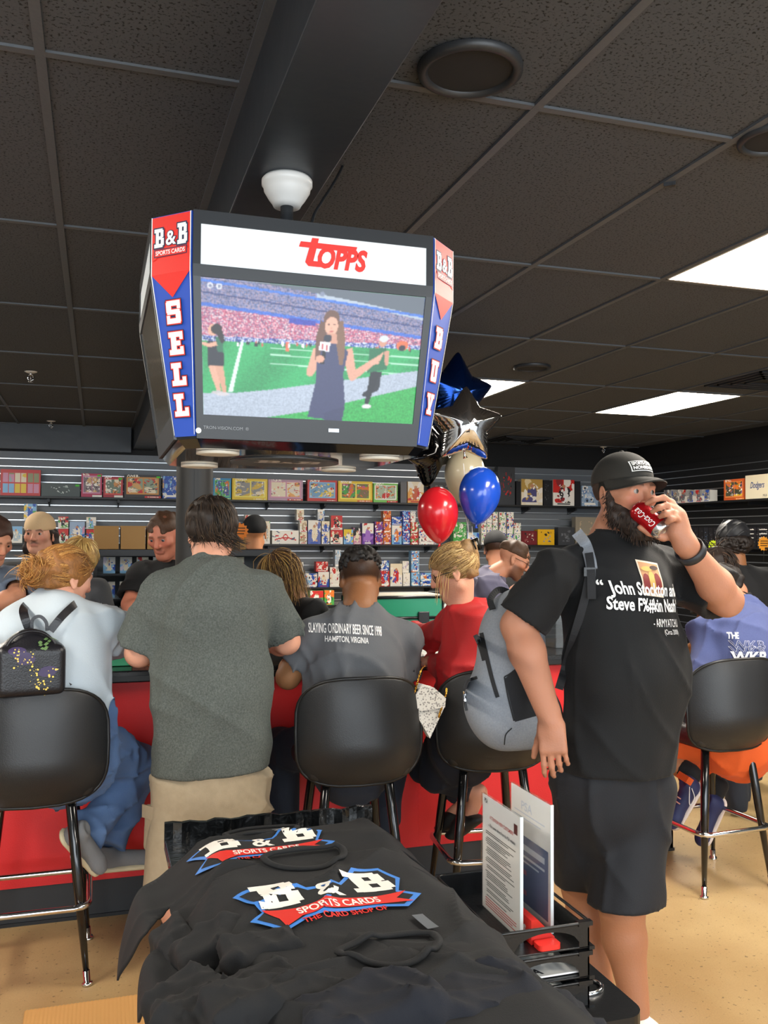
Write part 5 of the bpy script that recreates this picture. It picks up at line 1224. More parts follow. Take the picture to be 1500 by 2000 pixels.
# --- backpack
bp = empty('backpack', P(1000, 1460, 2.78), 0, 'grey backpack with black zips worn on one shoulder by the bearded man', 'backpack')
mgr = M('heather_grey', '#767b83', .85, var=(160, '#8b9097', .5), bump=(300, .2)); mwb = cloth('black_webbing', '#17181b', .7)
bk = SDF(.009, .05)
bk.ell(P(1000, 1265, 2.80), (.115, .115, .20), frame((.25, -.97, .12), (.18, 0, 1)), .05); bk.ell(P(985, 1375, 2.78), (.135, .13, .15), None, .06); bk.ell(P(1040, 1395, 2.76), (.10, .10, .11), None, .05); bk.disp = folds(.004, 20, 9)
bko = garment(bp, bk, 'bag_body', mgr); tv = bvh_g(bko); vw = unit(CAM-P(1000, 1320, 2.8))
def stripe(pts, w_, name, mat, par=bp, off=.003, bv_=None):
    q = smooth_pts([np.array([x, y, 0.]) for x, y in pts], 6); m = MB(); V = []
    for i, p in enumerate(q):
        t = unit(q[min(i+1, len(q)-1)]-q[max(0, i-1)]); nrm = np.array([-t[1], t[0], 0])*w_/2
        for s_ in (-1, 0, 1): x, y = (p+nrm*s_)[:2]; V.append(P(x, y, 2.45))
    F = [(i*3+j, i*3+j+1, i*3+j+4, i*3+j+3) for i in range(len(q)-1) for j in (0, 1)]
    out = []
    for p in V:
        d = unit(p-CAM); h_ = (bv_ or tv).ray_cast(Vector(CAM), Vector(d), 9); out.append(np.array(h_[0])-d*off if h_[0] is not None else p)
    return put(par, MB().add(out, F, 0, True), name, mat)
stripe([(928, 1240), (938, 1262), (946, 1290)], 9, 'zip', mwb); stripe([(940, 1236), (952, 1290), (962, 1330), (972, 1362)], 8, 'zip', mwb); stripe([(908, 1345), (914, 1330), (932, 1323)], 6, 'zip', mwb); stripe([(907, 1350), (908, 1370), (911, 1388)], 5, 'zip_pull', mchr)
stripe([(985, 1322), (992, 1360), (1004, 1408)], 3, 'seam', mwb); stripe([(985, 1322), (996, 1316), (1010, 1305)], 3, 'seam', mwb); stripe([(985, 1455), (988, 1435), (1000, 1422)], 2, 'seam', mwb)
m = MB(); V = []; nu, nv = 10, 8
for i in range(nu+1):
    for j in range(nv+1):
        a = np.array([986, 1326])*(1-i/nu)+np.array([1012, 1300])*(i/nu); b_ = np.array([1006, 1410])*(1-i/nu)+np.array([1060, 1395])*(i/nu); x, y = a*(1-j/nv)+b_*(j/nv); d = unit(P(x, y, 2.4)-CAM); h_ = tv.ray_cast(Vector(CAM), Vector(d), 9); V.append(np.array(h_[0])-d*.004 if h_[0] is not None else P(x, y, 2.72))
put(bp, MB().add(V, [(i*(nv+1)+j, i*(nv+1)+j+1, (i+1)*(nv+1)+j+1, (i+1)*(nv+1)+j) for i in range(nu) for j in range(nv)], 0, True), 'mesh_pocket', M('black_mesh', '#202226', .8, bump=(600, .5)))
def strap(pts, w_, t_, name, mat, par=bp, nrm=None):
    q = smooth_pts(pts, 6); V = []; F = []
    for i, p in enumerate(q):
        t = unit(q[min(i+1, len(q)-1)]-q[max(0, i-1)]); vv = unit(CAM-p) if nrm is None else unit(nrm); s_ = unit(np.cross(t, vv)); n_ = np.cross(s_, t)
        V += [p-s_*w_/2-n_*t_/2, p+s_*w_/2-n_*t_/2, p+s_*w_/2+n_*t_/2, p-s_*w_/2+n_*t_/2]
    for i in range(len(q)-1):
        for k in range(4): F.append((i*4+k, i*4+(k+1) % 4, i*4+4+(k+1) % 4, i*4+4+k))
    F += [(3, 2, 1, 0), tuple(len(V)-4+k for k in range(4))]; return put(par, MB().add(V, F), name, mat)
def over(pts, bv_, off, Yd=2.3):
    "points of the photograph dropped onto a garment"
    out = []
    for x, y in pts:
        d = unit(P(x, y, Yd)-CAM); h_ = bv_.ray_cast(Vector(CAM), Vector(d), 9); out.append(np.array(h_[0])-d*off if h_[0] is not None else P(x, y, 2.55))
    return out
bt = bvh_g(tee_m)
strap(over([(1128, 1042), (1143, 1062), (1152, 1090), (1156, 1112)], bt, .012), .036, .012, 'shoulder_strap', mgr); strap(over([(1150, 1080), (1154, 1110), (1156, 1170)], bt, .024), .026, .005, 'webbing', mwb)
strap(over([(1152, 1118), (1142, 1170), (1122, 1240), (1102, 1310), (1092, 1345)], bt, .010), .026, .004, 'webbing', mwb)
p = over([(1152, 1117)], bt, .022)[0]; put(bp, MB().obox(p, (np.cross(unit(CAM-p), (0, 0, 1)), (0, 0, 1), unit(CAM-p)), (.018, .014, .005)), 'buckle', mplast)
strap([P(962, 1190, 2.78), P(958, 1170, 2.80), P(975, 1152, 2.82), P(1000, 1160, 2.82)], .022, .006, 'grab_handle', mwb)
# ================================================================== OTHER PEOPLE
def cloth_disp(amp, fq, sd, dirs=((.5, .2, .9), (.8, .3, .4), (.2, .4, .9))):
    a = folds(amp*.7, fq, sd, dirs); b_ = creases(amp*2.3, sd+1, fq*.85); return lambda p: a(p)+b_(p)
def make_tee(root, neck, chest, belly, hem, f, rad, flat, arms, name, mat, vox=.010, fold=(.005, 20, 1), hem_n=(0, 0, -1), sleeve=.075, shw=.16, shr=.07):
    f = unit((f[0], f[1], 0)); r = np.array([f[1], -f[0], 0.]); t = SDF(vox, .04); neck, chest, belly, hem = [np.array(q, float) for q in (neck, chest, belly, hem)]
    t.cone(chest, belly, rad[0], rad[1], flat=(f, flat)); t.cone(belly, hem-np.array([0, 0, .04]), rad[1], rad[2], flat=(f, flat)); t.cone(neck-np.array([0, 0, .02]), chest, .072, rad[0]*.85, flat=(f, 1.1), k=.05)
    sc = neck*.45+chest*.55; 
    if len(arms) == 2: t.cone(arms[0][0], arms[1][0], shr, shr, k=.05); t.cone(neck-np.array([0, 0, .035]), arms[0][0], .06, shr*.9, k=.05); t.cone(neck-np.array([0, 0, .035]), arms[1][0], .06, shr*.9, k=.05)
    for a in arms:
        sh, el, fr, rr = a[:4]; e2 = sh+(el-sh)*fr
        if len(a) > 4 and a[4] is not None:                  # long sleeve to the wrist
            wr = a[4]; t.cone(sh, el, rr, rr*.82, k=.03); t.cone(el, wr, rr*.85, rr*.55, cut=True, k=.025); t.cone(el+(wr-el)*.8, wr+(wr-el)*.1, rr*.35, rr*.42, sub=True, k=.004)
        else: t.cone(sh, e2, rr*.95, rr*1.08, cut=True, k=.035); t.cone(sh+(el-sh)*fr*.75, e2+(el-sh)*.1, rr*.8, rr*.92, sub=True, k=.004)
    t.half(hem, hem_n); t.ell(neck+np.array([0, 0, .02]), (.075, .072, .04), None, .008, True)
    t.disp = cloth_disp(fold[0], fold[1], fold[2]); return garment(root, t, name, mat)
def trousers(root, waist, legs, f, mat, rad=.17, flat=1.2, name='trousers', vox=.011, fold=(.005, 18, 2), r=(.10, .075, .06), cut=True):
    t = SDF(vox, .035); f = unit((f[0], f[1], 0)); t.cone(waist+np.array([0, 0, .05]), waist-np.array([0, 0, .06]), rad*.95, rad, flat=(f, flat))
    for lg in legs:
        t.cone(lg[0], lg[1], r[0], r[1], k=.03, cut=(cut and len(lg) == 2))
        if len(lg) > 2: t.cone(lg[1], lg[2], r[1], r[2], k=.025, cut=True)
    t.disp = cloth_disp(fold[0], fold[1], fold[2]); return garment(root, t, name, mat)
def hair_cap(root, h, col, cut=None, rad=(.083, .105, .091), c=(0, -.016, .036), disp=.003, fq=120, extra=None, carve=True, vox=.006, cols=None, name='hair'):
    s = SDF(vox, .02); s.ell(h.w(c), np.array(rad)*h.s, h.R)
    if extra: extra(s, h)
    if carve: s.ell(h.w((0, .105, -.048)), np.array((.092, .086, .104))*h.s, h.R, .012, True)
    s.half(h.w((0, 0, -.045 if cut is None else cut)), -h.R[2]); s.disp = folds(disp, fq, 5); V, F = s.mesh(); V = relax(V, F, 1)
    cc = np.tile(np.array(lin(col)), (len(V), 1))*(.75+.5*hash3(V)[:, None]); return link(name, np_mesh(name, V-np.array(root.location), F, True, cc), mhair, root), V
def cap_hat(root, h, mat, back=False, brim=True, z0=.030):
    w = h.w; s = SDF(.006, .012); s.ell(w((0, -.012, .046)), np.array((.087, .109, .092))*h.s, h.R); sg = -1 if back else 1; s.half(w((0, 0, z0)), -(h.R[2]-.1*sg*h.R[1])); V, F = s.mesh(); o = link('cap', np_mesh('cap', V-np.array(root.location), F), mat, root)
    if brim:
        V = []; F = []; nb_, nr_ = 20, 6
        for lay in (0, 1):
            for i in range(nr_+1):
                for k in range(nb_+1):
                    a = math.pi*k/nb_; f = i/nr_; x = .08*math.cos(a); y = .092*math.sin(a)-.012+f*.07*max(0, math.sin(a))**.7; z = z0+.012-.016*f*f-.02*(x/.08)**2-.004*lay; V.append(w((sg*x, sg*y, z))-np.array(root.location))
        st_ = (nr_+1)*(nb_+1)
        for lay in (0, 1):
            for i in range(nr_):
                for k in range(nb_): q = lay*st_+i*(nb_+1)+k; F.append((q, q+1, q+nb_+2, q+nb_+1) if lay else (q, q+nb_+1, q+nb_+2, q+1))
        MB().add(V, F, 0, True).build('cap_brim', mat, o)
    return o
def rim_eyes(h, root, gaze, iris='#4a3a30'): rel_eyes(h, root, gaze, iris)
def glasses(root, h, col='#1a1a1c'):
    w = h.w; m = MB(); o = np.array(root.location)
    for q in (-1, 1):
        m.tube([w((q*.033+.022*math.cos(a), .096-.012*abs(q*.033+.022*math.cos(a))/.05, .004+.018*math.sin(a)))-o for a in np.linspace(0, 6.283, 21)[:-1]], .0018, 6, closed=True)
        m.tube([w((q*.054, .085, .008))-o, w((q*.075, .05, .010))-o, w((q*.082, -.005, .006))-o], .0018, 6)
    m.tube([w((-.012, .098, .008))-o, w((.012, .098, .008))-o], .0018, 6); m.build('glasses', M('glasses_frame', col, .3), root)
def floor_at(p): return np.array([p[0], p[1], 0.])
# ---------------------------------------------------------------- 2: man in the grey shirt
Y2 = 3.52; r2 = empty('person', floor_at(P(410, 1500, Y2)), 0, 'man seen from behind in dark grey shirt and khaki cargo shorts', 'person')
h2 = Head(P(414, 1040, 3.62), (.22, .94, -.16), (0, .05, 1), 1.06); nk2 = P(408, 1112, 3.55)
sh2 = [P(318, 1162, 3.54), P(508, 1158, 3.54)]; el2 = [P(272, 1275, 3.60), P(560, 1252, 3.62)]; wr2 = [P(345, 1262, 3.95), P(520, 1258, 3.98)]
ps = [col_mesh(h2.sdf(.006, nk2, .066, face=False), SK['fair'], 1, lambda V: paint_head(h2, V, SK['fair'], brow=None))]
for i, (a, b_, c_) in enumerate(zip(sh2, el2, wr2)): A = arm_sdf(a, b_, c_, 1.18, .007); hand(A, c_, (.3*(1-2*i), .9, -.1), (0, 0, 1), 1-2*i, (.3, .35, .4, .4)); ps.append(col_mesh(A, SK['fair']))
lg2 = [(P(352, 1540, Y2), P(338, 1720, Y2-.02), P(345, 1860, Y2+.05)), (P(468, 1540, Y2), P(478, 1720, Y2-.02), P(470, 1860, Y2+.05))]
for a in lg2: a[2][2] = .08
L = SDF(.012, .03)
for a in lg2: L.cone(a[0], a[1], .09, .065); L.cone(a[1], a[1]*.6+a[2]*.4, .06, .062); L.cone(a[1]*.6+a[2]*.4, a[2], .06, .04)
CO = core(nk2, P(410, 1530, Y2), [a[1] for a in lg2]); [CO.cone(nk2-np.array([0, 0, .1]), q, .045, .045) for q in sh2]; ps += [col_mesh(L, SK['fair']), col_mesh(CO, SK['fair'])]; body(r2, ps)
mgt = M('cloth_grey_marl', '#3d423f', .9, var=(170, '#5d625d', .8, 5), bump=(300, .3)); f2 = (.06, 1, 0)
t2 = make_tee(r2, nk2, P(412, 1195, Y2), P(416, 1340, Y2-.01), P(410, 1502, Y2), f2, (.215, .218, .222), 1.32, [(sh2[0], el2[0], .84, .088), (sh2[1], el2[1], .84, .088)], 'shirt', mgt, fold=(.0055, 17, 12), hem_n=(.03, 0, -1))
mkh = cloth('khaki', '#a19178', .85, var=(40, '#93846c', .6)); trousers(r2, P(410, 1510, Y2), [(a[0], a[1]+(a[1]-a[0])*.12) for a in lg2], f2, mkh, .195, 1.2, 'shorts', r=(.108, .108, .1), fold=(.006, 22, 4))
def pocket(root, c, hx, hz, n, mat, name='cargo_pocket'):
    n = unit(n); u = unit(np.cross((0, 0, 1), n)); o = np.array(root.location); sp_ = SDF(.006, .01); sp_.box(np.array(c)-n*.012, (hx-.01, hz-.01, .004), np.array([u, (0, 0, 1), n]), .009); sp_.disp = creases(.004, 3, 40); pk = garment(root, sp_, name, mat)
    MB().obox(np.array(c)+np.array([0, 0, hz*.72])+n*.003-o, (u, (0, 0, 1), n), (hx*1.02, hz*.28, .003)).build('pocket_flap', mat, pk); return pk
pocket(r2, P(297, 1620, Y2-.03), .050, .085, (-.8, -.6, 0), mkh); pocket(r2, P(512, 1622, Y2-.04), .045, .075, (.75, -.65, 0), mkh)
pocket(r2, P(372, 1562, Y2-.12), .045, .045, (-.1, -1, 0), mkh, 'back_pocket'); pocket(r2, P(452, 1560, Y2-.12), .045, .045, (.1, -1, 0), mkh, 'back_pocket')
for a in lg2: shoe(r2, np.array([a[2][0], a[2][1]-.05, 0]), (0, 1, 0), (0, 0, 1), cloth('dark_shoe', '#2a2a2c'), msole, 1.1)
_, hv = hair_cap(r2, h2, '#241a13', -.055, (.092, .112, .097), (0, -.018, .034), .006, 60)
sp = scalp_pts(h2, 1200, 3, lambda p, d: (p[2] > -.045) and not (d[1] > .55 and p[2] < .03), rad=(.090, .112, .096))

def tang(n, g): n = unit(n); g = np.array(g, float); return g-n*np.dot(g, n) if np.linalg.norm(g-n*np.dot(g, n)) > 1e-6 else g
top = h2.w((.01, -.01, .14)); ctr2 = h2.w((0, -.014, .02))
strands(r2, [a[0] for a in sp], lambda p, t, r: 1.2*tang(p-ctr2, (.1, -.1, -1.))+.9*tang(p-ctr2, p-top)+.16*unit(p-ctr2)*(t > .6)+.16*r+np.array([.12, 0, 0]), 7, .0125, .0026, ('#2c2018', '#3b2c20', '#1c140f', '#4a3929'), 'hair_locks', cling=cling_head(h2, (.09, .112, .097), tight=1.09), seed=4)
sp = scalp_pts(h2, 300, 77, lambda p, d: -.06 < p[2] < .005 and p[1] < .03, rad=(.092, .113, .098))
strands(r2, [a[0] for a in sp], lambda p, t, r: .7*tang(p-ctr2, (.1, 0, -1.))*(t < .45)+.75*unit(p-ctr2)*(t > .35)+np.array([.55, 0, -.15])+.25*r, 6, .0125, .0026, ('#2c2018', '#3b2c20', '#1c140f', '#4a3929'), 'hair_ends', seed=41)
# ---------------------------------------------------------------- 3: seated man with lettered shirt
Y3 = 3.66; r3 = empty('person', (P(695, 1440, Y3)[0], Y3, 0), 0, 'seated man seen from behind in grey lettered shirt with short curly hair', 'person')
h3 = Head(P(703, 1128, 3.78), (.10, .95, -.22), (0, .1, 1), 1.07); nk3 = P(702, 1188, 3.68); s3 = SK['brown']
sh3 = [P(612, 1248, 3.70), P(782, 1252, 3.70)]; el3 = [P(563, 1322, 3.76), P(786, 1352, 3.76)]; wr3 = [P(585, 1268, 4.0), P(760, 1285, 4.02)]
ps = [col_mesh(h3.sdf(.006, nk3, .068), s3, 1, lambda V: paint_head(h3, V, s3, brow='#1a120d', hairline=('#140e0b', .055, -.012, .85)))]
for i, (a, b_, c_) in enumerate(zip(sh3, el3, wr3)): A = arm_sdf(a, b_, c_, 1.12, .007); hand(A, c_, (.2*(1-2*i), .9, -.05), (0, 0, 1), 1-2*i, (.3, .35, .4, .4)); ps.append(col_mesh(A, '#a3734e'))
body(r3, ps)
mg3 = cloth('slate_tee', '#5a5c60', .85); t3 = make_tee(r3, nk3, P(698, 1280, Y3), P(690, 1370, Y3-.02), P(690, 1462, Y3-.02), (0, 1, 0), (.205, .205, .20), 1.3, [(sh3[0], el3[0], .62, .082), (sh3[1], el3[1], .70, .084)], 'shirt', mg3, fold=(.0055, 20, 21))
ux = unit((1, 0, -.10)); vz = unit((.10, 0, 1)); oc = P(697, 1234, 3.40); dc = Decal(); dc.text('SLAYING ORDINARY BEER SINCE 1998', oc, ux, vz, .058, 0, width=.285, bold=.012).text('HAMPTON, VIRGINIA', oc-vz*.036, ux, vz, .034, 0, width=.165, bold=.012)
dc.lay(t3, (0, -1, .15), r3, [mwhitep], 'shirt_print')
mden = cloth('dark_denim', '#1a202c', .85); trousers(r3, P(690, 1455, 3.64), [(P(650, 1462, 3.66), P(548, 1462, 3.96), P(552, 1640, 3.86)), (P(740, 1462, 3.66), P(760, 1470, 4.0), P(740, 1650, 3.86))], (0, 1, 0), mden, .18, 1.15, r=(.098, .085, .068))
for p in (P(552, 1655, 3.86), P(740, 1660, 3.86)): shoe(r3, p-np.array([0, .05, .07]), (0, 1, -.2), (0, 0, 1), cloth('dark_shoe', '#2a2a2c'), msole, 1.05)
hs = SDF(.0065, .012); rg = np.random.RandomState(8)
hs.ell(h3.w((0, -.014, .042)), np.array((.074, .095, .080))*h3.s, h3.R)
for p, d, l in scalp_pts(h3, 420, 6, lambda p, d: p[2] > .020-.2*p[1]+.03*rg.rand(), (.078, .099, .086)): hs.ell(p+d*min(.005, max(-.002, (l[2]-.03)*.2)), .006+.005*rg.rand(), None, .002)
V, F = hs.mesh(); link('hair', np_mesh('hair', V-np.array(r3.location), F, True, np.tile(np.array(lin('#15100d')), (len(V), 1))*(.6+.9*hash3(V)[:, None])), mhair, r3)
cpts = [nk3+np.array([.082*math.cos(a), .078*math.sin(a), .012+.018*math.sin(a)]) for a in np.linspace(0, 6.283, 41)[:-1]]; put(r3, MB().tube(cpts, .0028, 6, closed=True), 'neck_chain', M('gold', '#c9963f', .25, metal=1.))
# ---------------------------------------------------------------- 4: woman in red
Y4 = 3.68; r4 = empty('person', (P(915, 1400, Y4)[0], Y4, 0), 0, 'seated woman in red top with blond clipped-up hair, turned to the counter', 'person')
h4 = Head(P(886, 1118, 3.70), (-.86, .36, -.36), (-.2, .1, 1), 1.0); nk4 = P(900, 1185, 3.68); s4 = SK['fair']
sh4 = [P(893, 1218, 3.80), P(930, 1222, 3.56)]; el4 = [P(842, 1246, 3.92), P(902, 1318, 3.56)]; wr4 = [P(788, 1228, 4.12), P(836, 1292, 3.90)]
ps = [col_mesh(h4.sdf(.0055, nk4, .05), s4, 1, lambda V: paint_head(h4, V, s4, brow='#8a6a48', cheeks=.5))]
for i, (a, b_, c_) in enumerate(zip(sh4, el4, wr4)): A = arm_sdf(a, b_, c_, .85, .007); hand(A, c_, ((-.8, .5, -.1), (-.75, .45, -.1))[i], (0, 0, 1), 1-2*i, (.3, .35, .4, .4), .9); ps.append(col_mesh(A, s4))
LF = SDF(.008, .02)
for k_, a_, t_ in ((P(838, 1512, 3.90), P(918, 1560, 3.78), P(880, 1592, 3.86)), (P(860, 1520, 3.80), P(935, 1548, 3.70), P(915, 1600, 3.74))): LF.cone(k_, a_, .055, .035); LF.cone(a_, t_, .034, .028)
CO = core(nk4, P(905, 1430, Y4), (P(838, 1512, 3.90), P(860, 1520, 3.80)), .05); [CO.cone(nk4-np.array([0, 0, .1]), q, .04, .04) for q in sh4]; ps += [col_mesh(LF, s4), col_mesh(CO, s4)]; body(r4, ps)
mrd = cloth('red_top', '#b01a1c', .7); f4 = (-.86, .5, 0)
make_tee(r4, P(906, 1204, 3.67), P(925, 1245, Y4), P(915, 1320, Y4), P(905, 1405, Y4), f4, (.165, .155, .17), 1.2, [(sh4[0], el4[0], 1, .072, wr4[0]), (sh4[1], el4[1], 1, .075, wr4[1])], 'top', mrd, fold=(.006, 22, 31), shr=.06)
mnv = cloth('navy_trousers', '#0f1420', .8); trousers(r4, P(905, 1430, Y4), [(P(890, 1445, 3.72), P(838, 1500, 3.92), P(900, 1552, 3.80)), (P(915, 1445, 3.62), P(858, 1512, 3.80), P(922, 1545, 3.70))], f4, mnv, .165, 1.1, r=(.095, .075, .055))
msan = cloth('sandal_black', '#141414', .6)
for t_, d_ in ((P(912, 1580, 3.80), (-.55, .5, -.45)), (P(930, 1585, 3.70), (-.45, .4, -.5))):
    s_ = SDF(.007, .015); d_ = unit(d_); s_.cone(t_+np.array([0, 0, -.03]), t_+d_*.14+np.array([0, 0, -.03]), .04, .038, flat=((0, 0, 1), 2.2)); s_.cone(t_+d_*.08+np.array([0, 0, -.01]), t_+d_*.10+np.array([0, 0, -.01]), .040, .040, flat=(d_, .9)); garment(r4, s_, 'sandal', msan)
rim_eyes(h4, r4, (-.8, .2, -.5), '#5a4634'); glasses(r4, h4)
def bun4(s, h): s.ell(h.w((0, -.10, .075)), np.array((.045, .040, .045))*h.s, h.R); s.ell(h.w((0, -.07, -.03)), np.array((.05, .03, .03)), h.R)
hair_cap(r4, h4, '#8a6a44', -.052, (.088, .110, .094), (0, -.016, .034), .004, 90, bun4)
sp = scalp_pts(h4, 1300, 13, lambda p, d: p[2] > -.04 and not (d[1] > .6 and p[2] < .045), rad=(.088, .110, .095)); tb4 = h4.w((0, -.125, .055)); c4 = h4.w((0, -.014, .036))
strands(r4, [a[0] for a in sp], lambda p, t, r: (tb4-p)/(np.linalg.norm(tb4-p)+.02)+.10*r, 8, .015, .0013, ('#c9a56b', '#8a6438', '#6b4a2a', '#dcc08a', '#a9854e'), 'hair_locks', cling=cling_head(h4, (.090, .112, .096), tight=1.04), seed=6)
fp = [h4.w((q*.070, .055-.01*k, .03)) for q in (-1, 1) for k in range(7)]
strands(r4, fp, lambda p, t, r: np.array([-.10, -.02, -1])+.15*r+.25*h4.R[1]*(t < .3), 9, .0165, .0022, ('#c9a56b', '#dcc08a', '#a9854e'), 'face_strands', seed=9)
cl = empty('hair_claw', h4.w((0, -.118, .10)), 0); cl.parent = r4; cl.location = Vector(h4.w((0, -.118, .10)))-r4.location
m = MB(); 
for q in (-1, 1):
    for k in range(4): m.tube([np.array([0, 0, 0])+h4.R[1]*(.03-.02*k), h4.R[1]*(.03-.02*k)+h4.R[0]*q*.034+h4.R[2]*.004, h4.R[1]*(.03-.02*k)+h4.R[0]*q*.044-h4.R[2]*.04], [.006, .005, .003], 6)
m.tube([h4.R[1]*.035, -h4.R[1]*.035], .008, 8); m.build('claw', M('claw_black', '#141210', .25), cl)
# ---------------------------------------------------------------- 5: woman with the small backpack
Y5 = 3.64; r5 = empty('person', (P(115, 1400, Y5)[0], Y5, 0), 0, 'seated woman with copper hair in a bun, pale blue shirt and jeans', 'person')
h5 = Head(P(128, 1130, 3.70), (.80, .52, -.22), (.1, .1, 1), 1.0); nk5 = P(122, 1188, 3.66); s5 = SK['fair']
sh5 = [P(35, 1232, 3.62), P(186, 1222, 3.68)]; el5 = [P(0, 1300, 3.75), P(250, 1238, 3.86)]; wr5 = [P(60, 1290, 4.02), P(300, 1252, 4.02)]
ps = [col_mesh(h5.sdf(.0055, nk5, .05), s5, 1, lambda V: paint_head(h5, V, s5, brow='#a06a3c', cheeks=.6))]
for i, (a, b_, c_) in enumerate(zip(sh5, el5, wr5)): A = arm_sdf(a, b_, c_, .9, .007); hand(A, c_, (.6, .7, -.1), (0, 0, 1), 1-2*i, (.3, .35, .4, .4), .9); ps.append(col_mesh(A, s5))
body(r5, ps); mbl = cloth('pale_blue', '#b3bdc4', .8); f5 = (.35, .94, 0)
make_tee(r5, nk5, P(112, 1262, Y5), P(110, 1330, Y5-.02), P(112, 1420, Y5-.02), f5, (.185, .18, .18), 1.2, [(sh5[0], el5[0], .95, .09), (sh5[1], el5[1], .95, .088)], 'shirt', mbl, fold=(.007, 20, 41), shr=.065)
mjn = cloth('blue_denim', '#4a648c', .85, var=(14, '#5c77a0', .5), bump=(500, .3)); k5 = (P(272, 1490, 3.90), P(262, 1520, 3.95)); a5 = (P(165, 1640, 3.66), P(215, 1655, 3.82))
trousers(r5, P(130, 1445, Y5), [(P(160, 1455, 3.60), k5[0], a5[0]), (P(120, 1455, 3.70), k5[1], a5[1])], f5, mjn, .18, 1.1, r=(.098, .078, .062), fold=(.007, 26, 5))
mgs = cloth('grey_knit', '#77787a', .9, bump=(500, .4)); mcs = M('sole_cream', '#cbbd9c', .6)
shoe(r5, P(128, 1628, 3.60)+np.array([-.03, -.05, .02]), (.55, .35, -.75), (.55, -.4, .6), mgs, mcs, .95); shoe(r5, P(185, 1705, 3.82), (.98, .15, -.05), (0, 0, 1), mgs, mcs, .95)
rim_eyes(h5, r5, (.8, .5, -.4), '#5a6a72')
def bun5(s, h): s.ell(h.w((0, -.125, .0)), np.array((.052, .048, .050))*h.s, h.R); s.ell(h.w((0, -.08, -.035)), np.array((.05, .04, .035)), h.R)
hair_cap(r5, h5, '#8a5a2c', -.055, (.088, .110, .094), (0, -.016, .034), .005, 80, bun5)
sp = scalp_pts(h5, 1400, 23, lambda p, d: p[2] > -.045 and not (d[1] > .55 and p[2] < .05), rad=(.088, .110, .095)); tb5 = h5.w((0, -.13, .0))
strands(r5, [a[0] for a in sp], lambda p, t, r: (tb5-p)/(np.linalg.norm(tb5-p)+.02)+.12*r, 8, .0155, .0013, ('#b8803f', '#8a5a2c', '#c99a58', '#a06c34', '#6f4522'), 'hair_locks', cling=cling_head(h5, (.090, .112, .096)), seed=16)
rg = np.random.RandomState(3); bpnts = [tb5+unit(rg.randn(3))*.050 for _ in range(420)]
strands(r5, bpnts, lambda p, t, r: np.cross(p-tb5, h5.R[1]*1.+r*.4)*20+.2*r, 7, .012, .0014, ('#b8803f', '#8a5a2c', '#c99a58', '#a06c34'), 'bun_locks', seed=18)
# small backpack on her back
mbp = empty('backpack', P(62, 1350, 3.45), 0, 'small black backpack printed with golden lights on the woman in pale blue', 'backpack')
mlx = M('black_faux_leather', '#17161a', .35, bump=(200, .15)); bx = SDF(.007, .03); Rb = frame((.18, -.98, 0)); cb5 = P(58, 1296, 3.42)
bx.box(cb5-np.array([0, 0, .02]), (.088, .035, .062), Rb, .028); bx.cone(cb5+np.array([0, 0, .03])-Rb[1]*.0, cb5+np.array([0, 0, .032]), .092, .092, flat=(Rb[1], 1.75)); bgo = garment(mbp, bx, 'bag_body', mlx)
nB = Rb[1]; uB = -Rb[0]; dc = Decal(); oB = cb5+nB*.2; rg = np.random.RandomState(12)
uB = unit(np.cross((0, 0, 1), -nB))*1.; uB = unit(np.cross(np.array([0, 0, 1.]), nB))
for q in range(6): x, y = rg.uniform(-.05, .06), rg.uniform(-.03, .06); dc.poly([(x+.03*math.cos(t), y+.014*math.sin(t)) for t in np.linspace(0, 6.283, 13)[:-1]], oB, uB, (0, 0, 1), 1)
for q in range(62):
    a = rg.rand(); x = -.06+.13*a+rg.randn()*.008; y = .045*math.sin(a*5.2+.6)+rg.randn()*.022-.01; r_ = .0012+.0028*rg.rand(); dc.poly([(x+r_*math.cos(t), y+r_*math.sin(t)) for t in np.linspace(0, 6.283, 9)[:-1]], oB, uB, (0, 0, 1), 0)
for q in range(12): x, y = .02+rg.rand()*.05, .05+rg.rand()*.045; dc.poly([(x-.008, y), (x, y-.004), (x+.008, y+.001), (x, y+.005)], oB, uB, (0, 0, 1), 2)
dc.lay(bgo, nB, mbp, [M('print_lantern', '#e3c45a', .5), M('print_violet', '#3a2f52', .5), M('print_leaf', '#5d7a4a', .5)], 'bag_print', off=.0025, step=.00004)
zr = [cb5+nB*.038+uB*(.088*math.cos(a))+np.array([0, 0, .03+.088*math.sin(a)]) for a in np.linspace(0, math.pi, 19)]; put(mbp, MB().tube([zr[0]-np.array([0, 0, .10])]+zr+[zr[-1]-np.array([0, 0, .10])], .004, 6), 'edge_piping', mlx)
zp = P(121, 1292, 3.42); put(mbp, MB().tube([zp, zp-np.array([0, 0, .02])], [.004, .003], 6).tube([zp-np.array([-.004, 0, .016]), zp-np.array([-.006, 0, .042])], [.004, .006], 6), 'zip_pull', M('gold', '#c9963f', .25, metal=1.))
strap([P(62, 1232, 3.46), P(64, 1210, 3.46), P(78, 1204, 3.46), P(90, 1215, 3.46), P(92, 1232, 3.46)], .012, .008, 'grab_loop', mlx, mbp)
strap([P(58, 1232, 3.47), P(48, 1205, 3.47), P(46, 1190, 3.52), P(52, 1180, 3.62)], .030, .006, 'shoulder_strap', mlx, mbp); strap([P(98, 1232, 3.47), P(120, 1205, 3.48), P(142, 1184, 3.54), P(152, 1176, 3.62)], .028, .006, 'shoulder_strap', mlx, mbp)
strap([P(135, 1335, 3.46), P(160, 1318, 3.50), P(180, 1292, 3.58), P(194, 1272, 3.66)], .018, .005, 'side_strap', mlx, mbp)
